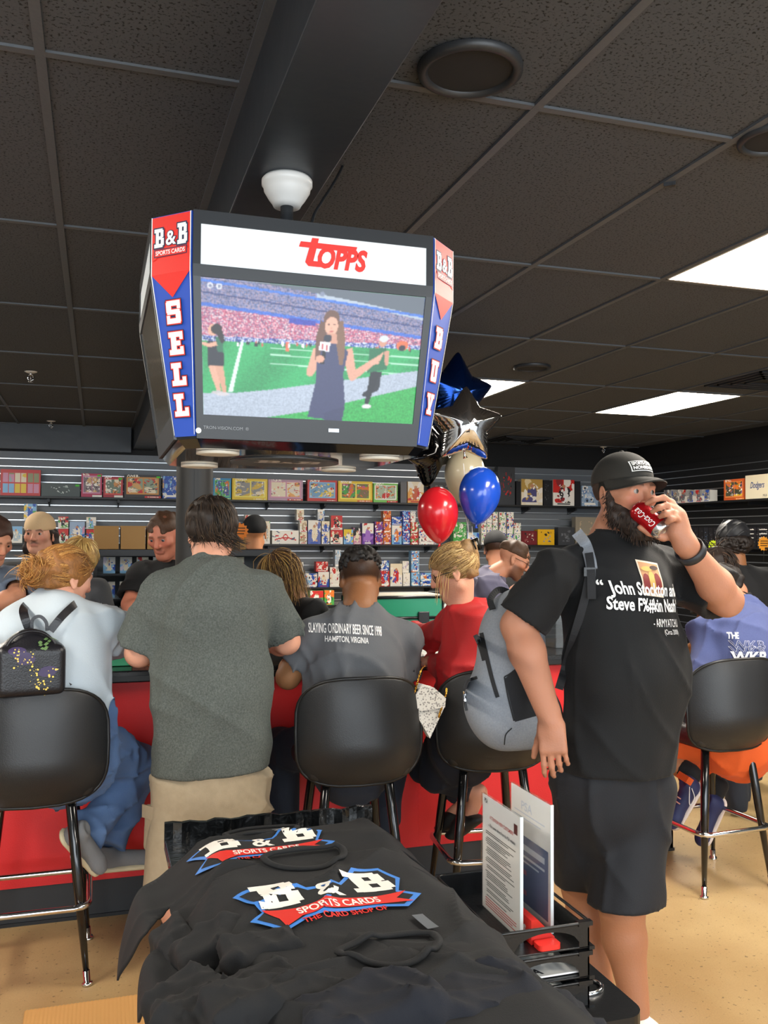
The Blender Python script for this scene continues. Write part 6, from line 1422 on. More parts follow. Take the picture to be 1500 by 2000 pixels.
# ---------------------------------------------------------------- 6: blue sweatshirt
Y6 = 3.68; r6 = empty('person', (P(1425, 1400, Y6)[0], Y6, 0), 0, 'seated person in blue printed sweatshirt and orange shorts at the right edge', 'person')
h6 = Head(P(1412, 1152, 3.84), (-.55, .70, -.45), (-.2, .3, 1), 1.0); nk6 = P(1452, 1186, 3.74); s6 = SK['tan']
sh6 = [P(1385, 1240, 3.74), P(1520, 1235, 3.66)]; el6 = [P(1378, 1345, 3.66), P(1540, 1340, 3.60)]; wr6 = [P(1340, 1322, 3.92), P(1420, 1320, 3.98)]
ps = [col_mesh(h6.sdf(.007, nk6, .055), s6, 1, lambda V: paint_head(h6, V, s6))]
for i, (a, b_, c_) in enumerate(zip(sh6, el6, wr6)): A = arm_sdf(a, b_, c_, .95, .008); hand(A, c_, (-.5, .8, .2), (0, 0, 1), 1-2*i, (.4, .45, .5, .5), .95); ps.append(col_mesh(A, s6))
k6 = (P(1262, 1462, 3.95), P(1300, 1480, 4.0)); a6 = (P(1352, 1512, 3.74), P(1405, 1535, 3.86)); L = SDF(.009, .02)
for k_, a_ in zip(k6, a6): L.cone(k_, k_*.6+a_*.4, .06, .06); L.cone(k_*.6+a_*.4, a_, .058, .04)
CO = core(nk6, P(1440, 1425, Y6), k6, .05); [CO.cone(nk6-np.array([0, 0, .1]), q, .04, .04) for q in sh6]; ps += [col_mesh(L, s6), col_mesh(CO, s6)]; body(r6, ps); hair_cap(r6, h6, '#1a1310', -.03, disp=.004)
mbs = cloth('blue_sweat', '#414a74', .9, var=(200, '#4a537d', .5)); f6 = (-.30, .95, 0)
t6 = make_tee(r6, nk6, P(1450, 1262, Y6), P(1445, 1340, Y6), P(1440, 1420, Y6), f6, (.20, .19, .19), 1.2, [(sh6[0], el6[0], 1, .092, wr6[0]), (sh6[1], el6[1], 1, .09, wr6[1])], 'sweatshirt', mbs, fold=(.007, 18, 51), shr=.07)
ux = unit((.95, .30, -.06)); vz = np.array([0, 0, 1.]); oc = P(1480, 1250, 3.42); dc = Decal(); dc.text('THE', oc-ux*.075+vz*.005, ux, vz, .042, 0, bold=.03, width=.055)
for k in range(2): dc.text('WKB', oc+ux*.01-vz*(.042+.028*k), ux, vz, .055, 0, bold=.01, width=.20, shear=-.2); dc.text('WKB', oc+ux*.01-vz*(.042+.028*k), ux, vz, .055, 1, bold=-.004, width=.196, shear=-.2)
dc.text('WKB', oc+ux*.01-vz*.105, ux, vz, .07, 0, bold=.03, width=.20); dc.lay(t6, (-.28, -.95, .1), r6, [mwhitep, mbs], 'sweatshirt_print')
mor = cloth('orange_shorts', '#d0551c', .8); trousers(r6, P(1440, 1425, Y6), [(P(1425, 1430, 3.72), k6[0]+(P(1425, 1430, 3.72)-k6[0])*.12), (P(1465, 1435, 3.72), k6[1]+(P(1465, 1435, 3.72)-k6[1])*.12)], f6, mor, .18, 1.1, 'shorts', r=(.11, .105, .1))
msk = cloth('black_sock', '#101012'); mns = cloth('navy_shoe', '#232a52', .6); msp = M('sole_pale', '#d3c4bb', .5)
for k_, a_, d_, hl in ((k6[0], a6[0], (-.52, .10, -.80), P(1372, 1530, 3.70)), (k6[1], a6[1], (-.4, .1, -.85), P(1418, 1560, 3.84))):
    s_ = SDF(.007, .01); s_.cone(a_+(k_-a_)*.22, a_, .050, .046, cut=True, cuta=True); s_.cone(a_, a_+unit(d_)*.04, .045, .042); garment(r6, s_, 'sock', msk); sh_ = shoe(r6, hl, d_, (-.78, -.1, .5), mns, msp, .98)
s_ = MB(); hl = P(1372, 1530, 3.70); d_ = unit((-.52, .10, -.80)); up_ = np.array((-.78, -.1, .5)); up_ = unit(up_-d_*np.dot(up_, d_)); l_ = np.cross(d_, up_); sg = -1 if np.dot(l_, CAM-hl) < 0 else 1
sw = smooth_pts([hl+d_*.05+up_*.085+l_*sg*.046, hl+d_*.08+up_*.045+l_*sg*.050, hl+d_*.12+up_*.045+l_*sg*.047, hl+d_*.05+up_*.10+l_*sg*.045], 5); put(r6, MB().tube(sw, .0022, 5), 'shoe_mark', mwhitep)
put(r6, MB().obox(hl+d_*.028+up_*.112+l_*sg*.005, (d_, up_, l_), (.016, .018, .036)), 'shoe_tongue_tab', mor)
for k in range(4): p = hl+d_*(.12+.022*k)+up_*(.088-.012*k); put(r6, MB().tube([p-l_*.024, p+up_*.006, p+l_*.024], .003, 5), 'shoe_lace', M('lace', '#c98f7c', .7))
# ================================================================== MERCHANDISE
mcover = M('printed_card', '#ffffff', .35, attr=True, spec=.4)
def cover(style, cols, nx, ny, seed):
    rg = np.random.RandomState(seed); c = [np.array(lin(q)) for q in cols]; I = np.tile(c[0], (nx, ny, 1)); u, v = np.meshgrid((np.arange(nx)+.5)/nx, (np.arange(ny)+.5)/ny, indexing='ij'); asp = nx/ny
    def blobs(mask, k, pal, s0, s1):
        for _ in range(k):
            x, y, a, b_ = rg.rand(), rg.rand(), rg.uniform(s0, s1)/max(asp, 1), rg.uniform(s0, s1)*min(asp, 1.4); t = rg.rand()*3.14; dx, dy = u-x, v-y; q = ((dx*math.cos(t)+dy*math.sin(t))/a)**2+((-dx*math.sin(t)+dy*math.cos(t))/b_)**2 < 1; I[mask & q] = pal[rg.randint(len(pal))]
    if style == 'window':
        ins = (u > .1) & (u < .9) & (v > .2) & (v < .86) & (np.abs(u-.5)+.35*np.abs(v-.55) < .52); ed = (u > .06) & (u < .94) & (v > .14) & (v < .9) & (np.abs(u-.5)+.35*np.abs(v-.55) < .57); I[ed] = c[1]; I[ins] = c[2]; blobs(ins, 16, c[2:], .08, .2); blobs(ins, 90, c[2:]+[np.array(lin('#efe9dc')), np.array(lin('#3a3230'))], .012, .05); I[ins & (np.abs(u-.52) < .012)] = c[1]; I[(v < .1) & (u > .55)] = c[-1]; I[(v > .03) & (v < .07) & (u > .62) & (u < .95) & (rg.rand(nx, ny) > .35)] = np.array(lin('#efe9dc')); I[(v > .9) & (u > .08) & (u < .4) & (rg.rand(nx, ny) > .4)] = np.array(lin('#efe9dc'))
    elif style == 'cells':
        for i in range(6):
            for j in range(2): q = (u > .05+.155*i) & (u < .185+.155*i) & (v > .12+.40*(1-j)) & (v < .46+.40*(1-j)); I[q] = c[1+(i//2+2*(1-j)) % (len(c)-1)]; blobs(q & (j == 0), 5, c[1:], .05, .12)
    elif style == 'figure':
        I[v > .5] = c[1]; blobs(np.ones_like(u, bool), 9, c, .08, .25); I[((u-.5)/.22)**2+((v-.45)/.33)**2 < 1] = c[2]; blobs(((u-.5)/.24)**2+((v-.45)/.35)**2 < 1, 8, c[1:], .06, .13); blobs(((u-.5)/.36)**2+((v-.45)/.4)**2 < 1, 22, c[1:]+[np.array(lin('#f0ece4'))], .03, .08); I[((u-.5)/.09)**2+((v-.74)/.07)**2 < 1] = np.array(lin('#b98566')); I[v < .12] = c[0]; I[(v < .09) & (v > .04) & (u > .2) & (u < .8)] = c[-1]
    elif style == 'wide':
        q = ((u-.5)/.10)**2+((v-.5)/.24)**2; I[(q < 1) & (q > .5)] = c[1]; a = np.abs(v-.25-.5*(1-((u-.5)/.45)**2)*.4) < .05; I[a & (u > .1) & (u < .9)] = c[1]; blobs((u < .3) | (u > .7), 7, c[1:], .05, .1)
    elif style == 'grid':
        k = max(1, int(round(nx/6))); blobs(np.ones_like(u, bool), 14, c, .08, .2); blobs(np.ones_like(u, bool), 50, c+[np.array(lin('#f0ece4')), np.array(lin('#2a2a30'))], .02, .07); I[(v < .16) & (v > .05) & (u > .15) & (u < .85)] = np.array(lin('#f0ece4'))
    elif style == 'plain': pass
    elif style == 'dark': blobs((v > .2) & (v < .85) & (u > .2) & (u < .8), 34, c[1:], .02, .09)
    return I
_cm = {}
def box_mesh(w, d, h, style, cols, seed, res=.0068):
    nx, ny = max(6, int(w/res)), max(6, int(h/res)); I = cover(style, cols, nx, ny, seed); V = []; F = []; C_ = []
    for i in range(nx+1):
        for j in range(ny+1): V.append((-w/2+w*i/nx, 0, h*j/ny))
    for i in range(nx):
        for j in range(ny): q = i*(ny+1)+j; F.append((q, q+ny+1, q+ny+2, q+1)); C_.append(I[i, j])
    b = len(V); V += [(-w/2, 0, 0), (w/2, 0, 0), (w/2, d, 0), (-w/2, d, 0), (-w/2, 0, h), (w/2, 0, h), (w/2, d, h), (-w/2, d, h)]
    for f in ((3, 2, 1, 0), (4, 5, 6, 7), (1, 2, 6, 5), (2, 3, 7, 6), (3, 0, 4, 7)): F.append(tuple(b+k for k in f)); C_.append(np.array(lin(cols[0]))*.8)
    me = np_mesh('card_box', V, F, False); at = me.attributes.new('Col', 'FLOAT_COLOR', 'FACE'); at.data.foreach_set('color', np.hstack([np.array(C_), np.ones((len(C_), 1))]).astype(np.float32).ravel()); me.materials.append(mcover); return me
mgreen = M('price_green', '#4fc23a', .6)
ORD = ['first', 'second', 'third', 'fourth', 'fifth', 'sixth', 'seventh', 'eighth', 'ninth', 'tenth', 'eleventh', 'twelfth', 'thirteenth', 'fourteenth', 'fifteenth', 'sixteenth', 'seventeenth', 'eighteenth', 'nineteenth', 'twentieth']
_seed = [100]
def wall_box(x0, y0, x1, y1, desc, style, cols, where, group, Yf=YB-.27, d=.09, snap=True, sticker=False, below=None, ang=0.):
    a = P(x0, y1, Yf); b_ = P(x1, y0, Yf); xm = (x0+x1)/2; z0 = P(xm, y1, Yf)[2]; z1 = P(xm, y0, Yf)[2]; w = max(.02, b_[0]-a[0]-.004)
    if snap:
        for z in SHZ:
            if abs(z0-z) < .05: z0 = z+.0005; break
    if below is not None: z0 = below+.0005
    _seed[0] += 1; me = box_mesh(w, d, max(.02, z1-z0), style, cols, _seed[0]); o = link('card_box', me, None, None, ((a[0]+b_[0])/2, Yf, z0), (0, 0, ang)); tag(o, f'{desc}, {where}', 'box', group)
    if sticker: h = max(.02, z1-z0); MB().box((w/2-.045, -.002, h-.028), (w/2-.008, -.0005, h-.010)).build('price_sticker', mgreen, o)
    return z0+max(.02, z1-z0)
WH, RD, BL, YL, GR, BK, OR, PU, PK, CR, LB, DR = '#e6e2da', '#c22a26', '#2a52b0', '#e0bf2a', '#4aa04a', '#1c1c20', '#d8752a', '#6a3a9a', '#c98aa8', '#e2d6bc', '#7fb2dc', '#6a1c22'
T1 = 'top back shelf'
row = [(0, 917, 80, 968, 'red framed case with rows of coloured decks', 'cells', (RD, LB, YL, PK, CR, '#8a8f6a', '#9aa7b0'), 0), (80, 944, 157, 970, 'low dark green grey box with pale emblem', 'dark', ('#3c4644', '#c9d0cc', '#8fa09a'), 1), (158, 925, 200, 971, 'magenta window box', 'window', ('#b02a50', PK, '#7a6a72', CR, '#c9a06a', WH), 1), (201, 931, 241, 972, 'dark red window box with burst', 'window', ('#a02030', '#d04a3a', '#6a7a6a', CR, '#c98a4a', WH), 1), (242, 928, 315, 973, 'wide black and gold window box', 'window', ('#2a221e', '#c98a3a', '#8a9a86', CR, '#d0a060', RD), 1), (317, 930, 349, 974, 'blue and white box against the column', 'grid', (BL, WH, LB, '#8a96c0', '#c9a06a'), 0)]
for i, r in enumerate(row): wall_box(*r[:7], f'{ORD[i]} from left, {T1}', 'boxes on the top wall shelf', sticker=r[7])
row = [(416, 934, 452, 976, 'blue green window box', 'window', ('#3a8ac0', '#6ac07a', '#4a5a9a', OR, LB, GR)), (453, 935, 523, 977, 'yellow wide window box', 'window', (YL, '#f0e060', '#8a8a8a', CR, '#d0b040', YL)), (523, 937, 592, 979, 'mauve wide window box with red corner', 'window', ('#b08aa0', PK, CR, '#d9cfc4', '#e0a050', RD)), (600, 938, 659, 981, 'blue window box with red edges', 'window', (RD, LB, '#6a9ac0', YL, CR, RD)), (660, 940, 728, 983, 'yellow and green wide window box', 'window', (YL, '#f0e060', '#7a6a4a', '#c05a8a', GR, OR)), (729, 944, 777, 983, 'green and white window box with red top', 'window', ('#7ac05a', WH, '#a8b8a0', YL, OR, RD)), (782, 941, 795, 984, 'narrow grey box', 'plain', ('#5a5a5e',)), (796, 941, 828, 984, 'orange and cream figure box', 'figure', ('#e0a04a', CR, '#c05a3a', WH, RD)), (840, 942, 885, 985, 'dark box behind the balloons', 'dark', (BK, '#5a5a5e', RD))]
for i, r in enumerate(row): wall_box(*r, f'{ORD[i]} past the column, {T1}', 'boxes on the top wall shelf')
row = [(972, 912, 1006, 988, 'tall dark grey box with red panels', 'dark', ('#3a3c40', RD, '#8a2a2e', BK)), (1008, 940, 1017, 989, 'thin black box', 'plain', (BK,)), (1018, 936, 1060, 989, 'cream and gold figure box', 'figure', (CR, '#b0904a', '#4a4a7a', '#d9c9a0', WH)), (1061, 938, 1079, 989, 'black clear front box', 'dark', (BK, '#3a3c40', '#5a6066')), (1080, 937, 1122, 989, 'white and red figure box numbered nine', 'figure', (WH, RD, '#e6e6e6', '#8a2a2e', BK)), (1123, 940, 1134, 989, 'narrow black box', 'plain', (BK,)), (1136, 949, 1168, 990, 'silver blue box beside the bearded man', 'grid', ('#8fa6c0', WH, '#6a86b0', '#b0c4d8'))]
for i, r in enumerate(row): wall_box(*r, f'{ORD[i]} past the balloons, {T1}', 'boxes on the top wall shelf')
for o in list(bpy.data.objects):
    if str(o.get('label', '')).startswith('white and red figure box'):
        m = MB(); text_flat(m, '9', (-.03, 0, .08), (1, 0, 0), (0, 0, 1), .11, bold=.03, off=.003); m.build('box_number', mblk, o)
T2 = 'second back shelf'
row = [(18, 1028, 44, 1056, 'white box', 'figure', (WH, LB, '#b0c0c8', CR, WH)), (46, 984, 72, 1016, 'white and blue hanging pack', 'figure', (WH, LB, BL, GR, YL)), (113, 1033, 134, 1058, 'white red and black pack', 'figure', (WH, RD, BK, CR, GR)), (135, 1019, 166, 1058, 'pale blue pack', 'figure', (LB, '#9ab0d0', WH, PK, BL)), (168, 1034, 184, 1058, 'white and red pack', 'figure', (WH, RD, BL, CR, GR))]
for i, r in enumerate(row): wall_box(*r, f'{ORD[i]} from left, {T2}', 'packs on the second wall shelf', d=.08)
wall_box(113, 1009, 134, 1032.5, 'upper white red and black pack', 'figure', (WH, RD, BK, CR, GR), 'stacked left of the cardboard boxes', 'packs on the second wall shelf', snap=False); wall_box(168, 1010, 188, 1033, 'upper silver pack', 'figure', ('#c0c8cc', WH, LB, CR, GR), 'stacked next to the cardboard boxes', 'packs on the second wall shelf', snap=False)
row = [(478, 1006, 508, 1062, 'white pack behind the black cap', 'figure', (WH, CR, RD, BL, WH)), (514, 1018, 528, 1062, 'tall white pack', 'figure', (WH, CR, '#b0b0a8', GR, WH)), (531, 1036, 584, 1062, 'wide white box with red circle', 'wide', (WH, RD, BL, '#3a4a6a')), (585, 1040, 600, 1062, 'small white pack with red top', 'figure', (WH, CR, '#b09a7a', RD, RD)), (601, 1016, 627, 1062, 'tall white and blue pack', 'figure', ('#5a6ab0', WH, CR, '#c9a080', BL)), (628, 1040, 644, 1062, 'small white and blue pack', 'figure', (WH, CR, BL, '#b09a7a', BL)), (645, 1035, 670, 1063, 'white pack with black corners', 'figure', (WH, RD, BK, CR, RD)), (671, 1034, 690, 1063, 'blue and yellow pack', 'figure', (LB, YL, WH, GR, BL)), (690, 1030, 706, 1063, 'pink and black pack', 'figure', (PK, BK, CR, RD, WH)), (707, 1022, 730, 1063, 'purple pack', 'figure', (PU, WH, '#9a6ac0', RD, WH)), (732, 1041, 748, 1063, 'purple and orange pack', 'grid', (PU, OR, WH, RD)), (748.5, 1041, 764, 1063, 'orange pack', 'grid', (OR, RD, WH, PU)), (765, 1026, 785, 1063, 'tall blue and white pack', 'figure', (LB, WH, OR, BL, BL)), (786, 1042, 801, 1063, 'blue and white pack', 'grid', (BL, WH, LB, RD)), (801.5, 1042, 817, 1063, 'red and green pack', 'grid', (RD, GR, WH, CR)), (818, 1032, 852, 1064, 'white pack with red swirls', 'grid', (WH, RD, '#c9b0b0', BL))]
for i, r in enumerate(row): wall_box(*r, f'{ORD[i]} past the column, {T2}', 'packs on the second wall shelf', d=.09)
st = [(585, 1017, 600, 1039.5, 'small white pack with red top', 'figure', (WH, CR, '#b09a7a', RD, RD)), (579, 995, 594, 1016.5, 'topmost white pack with red top', 'figure', (WH, CR, '#b09a7a', RD, RD)), (628, 1018, 644, 1039.5, 'small white and blue pack', 'figure', (WH, CR, BL, '#b09a7a', BL)), (620, 995, 634, 1017.5, 'topmost silver pack', 'figure', ('#b9c0c8', WH, CR, LB, BL)), (646, 1007, 669, 1034.5, 'white pack with black corners', 'figure', (WH, RD, BK, CR, RD)), (732, 1019, 748, 1040.5, 'purple and orange pack', 'grid', (PU, OR, WH, RD)), (748.5, 1019, 764, 1040.5, 'orange pack', 'grid', (OR, RD, WH, PU)), (748.5, 998, 764, 1018.5, 'topmost orange pack', 'grid', (OR, RD, WH, '#8a2a2e')), (765, 1009, 785, 1025.5, 'flat blue packs', 'grid', (BL, LB, BL, WH)), (786, 1020, 801, 1041.5, 'middle blue and white pack', 'grid', (BL, WH, LB, RD)), (786, 998, 801, 1019.5, 'topmost blue and white pack', 'grid', (BL, WH, LB, RD)), (801.5, 1020, 817, 1041.5, 'middle red and white pack', 'grid', (RD, WH, CR, GR)), (801.5, 999, 812, 1019.5, 'topmost white pack', 'grid', (WH, RD, CR, BL))]
for r in st: wall_box(*r, f'stacked on packs of the {T2}', 'packs on the second wall shelf', snap=False)
row = [(885, 1020, 911, 1063, 'green and white pack', 'grid', (GR, WH, '#8ac08a', CR)), (912, 1040, 936, 1063, 'white and blue pack', 'figure', (WH, LB, BL, CR, WH))]
for i, r in enumerate(row): wall_box(*r, f'{ORD[i]} past the red balloon, {T2}', 'packs on the second wall shelf')
for ci, x in enumerate((940, 951, 962, 975, 990, 1004)):
    x1 = x+(10.5 if ci < 3 else 13.5); n = 3 if ci < 5 else 2
    for k in range(n): wall_box(x, 1042.5-21*k, x1, 1063-21*k, 'card pack in the wall of small packs', 'grid', (WH, BL, CR, RD, GR), f'{ORD[ci]} column, {ORD[k]} row up', 'wall of small packs', snap=(k == 0))
row = [(1018, 1037, 1049, 1064, 'dark red box', 'dark', (DR, '#c9c0b0', '#8a4a4a', BK)), (1050, 1034, 1083, 1064, 'yellow box', 'dark', ('#d8a81e', '#8a8aa0', BK)), (1090, 1030, 1122, 1064, 'dark clear box', 'dark', ('#3a3c40', '#6a6e74', '#5a5e64')), (1124, 1010, 1165, 1064, 'clear display box with cream edges', 'dark', ('#8a8274', CR, '#b09a80'))]
for i, r in enumerate(row): wall_box(*r, f'{ORD[i]} past the small packs, {T2}', 'packs on the second wall shelf')
T3 = 'third back shelf'
row = [(573, 1098, 593, 1141, 'tall red and white pack', 'figure', (RD, WH, LB, CR, RD)), (594, 1120, 620, 1142, 'white red and blue box', 'grid', (WH, RD, BL, LB)), (621, 1117, 643, 1142, 'blue and white box', 'figure', (BL, WH, CR, LB, RD)), (644, 1108, 667, 1142, 'white and grey box', 'grid', (WH, '#a0a0a0', CR, RD)), (741, 1115, 761, 1141, 'red and blue box', 'grid', (RD, BL, WH, LB)), (762, 1101, 786, 1141, 'tall white box', 'figure', (WH, CR, RD, BL, WH)), (787, 1119, 801, 1141, 'white lilac box', 'grid', (WH, '#b0a0c0', CR)), (803, 1118, 820, 1141, 'sky blue box', 'grid', (LB, BL, WH, OR)), (821, 1119, 852, 1141, 'wide sky blue box', 'grid', (LB, BL, WH, OR))]
for i, r in enumerate(row): wall_box(*r, f'{ORD[i]} past the column, {T3}', 'boxes on the third wall shelf')
for r in [(617, 1097, 641, 1116.5, 'flat red packs', 'grid', (RD, '#d05a50', WH)), (654, 1074, 666, 1107.5, 'pale hanging pack', 'grid', ('#b0bcc8', WH, LB)), (741, 1095, 760, 1114.5, 'flat blue packs', 'grid', (BL, LB, WH)), (786, 1096, 799, 1118.5, 'small white lilac pack', 'grid', (WH, '#b0a0c0', CR)), (803, 1096, 819, 1117.5, 'middle sky blue pack', 'grid', (LB, BL, WH, OR)), (803, 1076, 819, 1095.5, 'topmost sky blue pack', 'grid', (LB, BL, WH, OR))]: wall_box(*r, f'stacked on the {T3}', 'boxes on the third wall shelf', snap=False)
for i, r in enumerate([(605, 1154, 632, 1182, 'green and red box', 'figure', (GR, RD, WH, '#8ac05a', RD)), (633, 1153, 653, 1182, 'green and orange box', 'figure', (GR, OR, WH, BK, OR))]): wall_box(*r, 'low behind the counter between two customers', 'boxes behind the counter', snap=False, Yf=8.0)
bt_z = P(620, 1182, 8.0)[2]; bt_ = empty('back_table', (P(625, 1180, 8.0)[0], 8.0, 0), 0, 'low black table far behind the counter under two green boxes', 'table')
MB().box((-.35, -.02, bt_z-.03), (.35, .4, bt_z)).build('table_top', mplast, bt_)
for x in (-.32, .32):
    for y in (.02, .36): MB().tube([(x, y, 0), (x, y, bt_z-.03)], .015, 8).build('leg', mplast, bt_)
MB().box((P(46, 1000, YB-.27)[0]+.03, YB-.19, P(59, 990, YB-.2)[2]), (P(46, 1000, YB-.27)[0]+.04, YB-.01, P(59, 990, YB-.2)[2]+.01)).build('wall_peg', mchr)
tag(bpy.data.objects['wall_peg'], 'chrome peg holding the white and blue hanging pack', 'peg')
# boxes on the right wall (they face into the room)
def side_box(x0, y0, x1, y1, desc, style, cols, group, z0=None, Xf=XR-.27, d=.09):
    a = PX(x0, y1, Xf); b_ = PX(x1, y0, Xf); w = abs(b_[1]-a[1]); zz = z0 if z0 is not None else a[2]; h = max(.03, PX((x0+x1)/2, y0, Xf)[2]-zz); _seed[0] += 1
    o = link('card_box', box_mesh(w, d, h, style, cols, _seed[0]), None, None, (Xf, (a[1]+b_[1])/2, zz), (0, 0, -math.pi/2)); tag(o, desc, 'box', group); return o, w, h
for k in range(6): side_box(1297+15*k, 957, 1311.5+15*k, 987, f'white boxed figure, {ORD[k]} from left behind the cap brim', 'figure', (WH, '#9a9a9a', '#6a6a72', CR, (RD, BL)[k % 2]), 'row of boxed figures on the right wall', 2.0035)
side_box(1414, 936, 1453, 983, 'orange window box left of the cream box on the right wall', 'window', ('#c0562a', '#e08a4a', '#4a4a3a', YL, '#8a6a9a', OR), 'boxes on the right wall', 2.0035)
o, w_, h_ = side_box(1456, 927, 1502, 977, 'square cream box with blue script on the right wall', 'plain', ('#d9cfb4',), 'boxes on the right wall', 2.0035)
m = MB(); text_flat(m, 'Dodgers', (0, 0, h_*.45), (1, 0, 0), unit((0, 0, 1)), .085, bold=.01, shear=.35, width=w_*.6, off=.002); m.build('box_script', M('print_royal', '#24407f', .6), o); m = MB(); text_flat(m, 'MLB', (w_*.33, 0, h_*.08), (1, 0, 0), (0, 0, 1), .03, off=.002); m.build('box_mark', M('print_dark', '#2a2a30', .6), o)
for k in range(9): side_box(1346+9.5*k, 1030, 1354.5+9.5*k, 1058, f'black card storage box, {ORD[k]} from left behind the raised arm', 'dark', (('#22242a', '#5a7aa8', '#3a3c44', '#7a8a9a') if k % 3 == 0 else (BK, '#3a3c44', '#5a5e66')), 'storage boxes on the right wall', 1.5465, d=.12)
for k in range(5):
    for j in range(2): side_box(1452+26*j, 1030+8.2*k, 1477+26*j, 1037.5+8.2*k, f'flat black box with white strip, {ORD[4-k]} up in the {("left", "right")[j]} stack', 'wide', (BK, WH, '#8a8a8a'), 'flat boxes on the right wall', PX(1465, 1037.5+8.2*k, XR-.27)[2] if k < 4 else 1.5465, d=.12)
# price stars
def price_star(c, col, lab, r=.05):
    o = empty('price_tag', c, 0, lab, 'price tag'); n = 14; pts = [((r if i % 2 else r*.8)*math.cos(math.pi*i/n), (r if i % 2 else r*.8)*math.sin(math.pi*i/n)) for i in range(2*n)]
    mm = M('tag_'+col, col, .6); MB().prism(pts, -.001, .001, fr=((0, 0, 0), (1, 0, 0), (0, 0, 1), (0, -1, 0))).build('tag_card', mm, o); m = MB()
    for k in range(3): m.box((-.6*r, -.0018, (.3-.3*k)*r), (.6*r*(1-.2*(k == 2)), -.0012, (.42-.3*k)*r))
    m.build('tag_print', M('ink_brown', '#5a3a1a', .7), o); MB().tube([(0, 0, -r*.8), (0, .004, -r*2.4)], .0025, 5).build('tag_stem', mplast, o)
price_star(P(468, 1038, 6.04), '#e8801c', 'orange star price tag beside the dark haired head', .062); price_star(PX(1393, 1066, XR-.315), '#c9e02a', 'neon yellow star price tag under the raised forearm', .06); price_star(PX(1492, 1062, XR-.315), '#e89a2a', 'orange price tag at the right edge', .07)
# ---------------------------------------------------------------- cases behind the counter
mglass = M('case_glass', '#dfeaf0', .03, trans=1., ior=1.15, alpha=.3); mcase = M('case_black', '#17191c', .35)
def case(x0, x1, y, z, lab, shelves, d=.5):
    c = empty('display_case', ((x0+x1)/2, y, 0), 0, lab, 'display case'); w = (x1-x0)/2
    MB().box((-w, 0, 0), (w, d, .62)).build('case_plinth', mcase, c); MB().box((-w, d-.02, .62), (w, d, z)).build('case_back', mcase, c); MB().box((-w, 0, z-.045), (w, d, z), bev=.003).build('case_top', mcase, c)
    for s in (-1, 1): MB().box((s*w-.012, 0, .62), (s*w+.012, .02, z-.045)).build('case_post', mcase, c)
    MB().box((-w+.012, .004, .64), (w-.012, .008, z-.045)).build('glass_front', mglass, c)
    for q in shelves: MB().box((-w+.012, .03, q-.012), (w-.012, d-.02, q)).build('case_shelf', mcase, c)
    return c
ca_x0 = P(186, 1100, 6.0)[0]; ca_z = P(240, 1073, 6.0)[2]
case(ca_x0, P(560, 1080, 6.0)[0], 6.0, ca_z, 'black glass fronted card case under the cardboard boxes', (1.37, 1.21, 1.05))
k = 0
for zi, z in enumerate((1.37, 1.21, 1.05)):
    for x in np.arange(ca_x0+.05, P(480, 1100, 6.0)[0], .105):
        k += 1; me = box_mesh(.075, .012, .105, 'figure', ((LB, WH, CR, '#c9c0d0', BL) if k % 3 else (WH, CR, LB, RD, RD)), 700+k % 7, .008); o = link('graded_card', me, None, None, (x+.037, 6.14, z+.001), (-.12, 0, 0)); tag(o, f'graded card on the {("top", "middle", "bottom")[zi]} case shelf, {ORD[int(round((x-ca_x0-.05)/.105))]} from left', 'card', 'graded cards in the glass case')
mkraft = M('kraft_box', '#a8814f', .8, bump=(60, .05))
for i, (a, b_) in enumerate(((182, 233), (235, 285), (287, 338), (454, 481))):
    x0, x1 = P(a, 1050, 6.05)[0], P(b_, 1050, 6.05)[0]; r = empty('cardboard_box', ((x0+x1)/2, 6.05, ca_z+.0005), 0, ('plain cardboard box on the case, leftmost of four', 'plain cardboard box on the case, second from left', 'plain cardboard box next to the black shirted man', 'plain cardboard box beside the orange price tag')[i], 'box', 'cardboard boxes on the case')
    w = (x1-x0)/2-.003; h = P(a, 1028, 6.05)[2]-ca_z; MB().box((-w, 0, 0), (w, .22, h), bev=.002).build('box_body', mkraft, r); MB().box((-w-.001, -.001, h-.004), (w+.001, .221, h+.003)).build('box_lid', mkraft, r)
# things on the counter
gz = CT+.0005
gc = empty('flight_case', (P(765, 1190, 4.55)[0], 4.42, gz), 0, 'green panelled card carrying case with black edges on the counter', 'case'); gw = .24; gh = P(790, 1166, 4.45)[2]-CT
MB().box((-gw, 0, 0), (gw, .24, gh)).build('case_panel', M('case_green', '#1f8a68', .3), gc)
m = MB()
for x in (-gw, gw): 
    for y in (0, .24): m.tube([(x, y, 0), (x, y, gh)], .007, 6)
for z in (0.004, gh*.6, gh): m.tube([(-gw, -.002, z), (gw, -.002, z)], .008, 6); m.tube([(-gw, .24, z), (gw, .24, z)], .008, 6)
m.build('case_edging', mplast, gc); MB().box((-gw+.005, .004, gh), (gw-.005, .236, gh+.012)).build('case_lid', M('case_cream', '#cfc7b4', .5), gc)
for x in (-.12, .13): MB().box((x-.03, -.014, gh*.5), (x+.03, -.004, gh*.72), bev=.003).build('latch', mplast, gc)
nb = empty('notebook', (P(815, 1262, 4.2)[0], 4.12, gz), .1, 'open notebook on the counter beside the woman in red', 'notebook'); MB().box((-.13, 0, 0), (-.002, .19, .012), bev=.002).build('left_pages', mpaper, nb); MB().box((.002, 0, 0), (.13, .19, .012), bev=.002).build('right_pages', mpaper, nb); MB().box((-.135, -.005, -.0), (.135, .195, .002)).build('cover', mplast, nb)
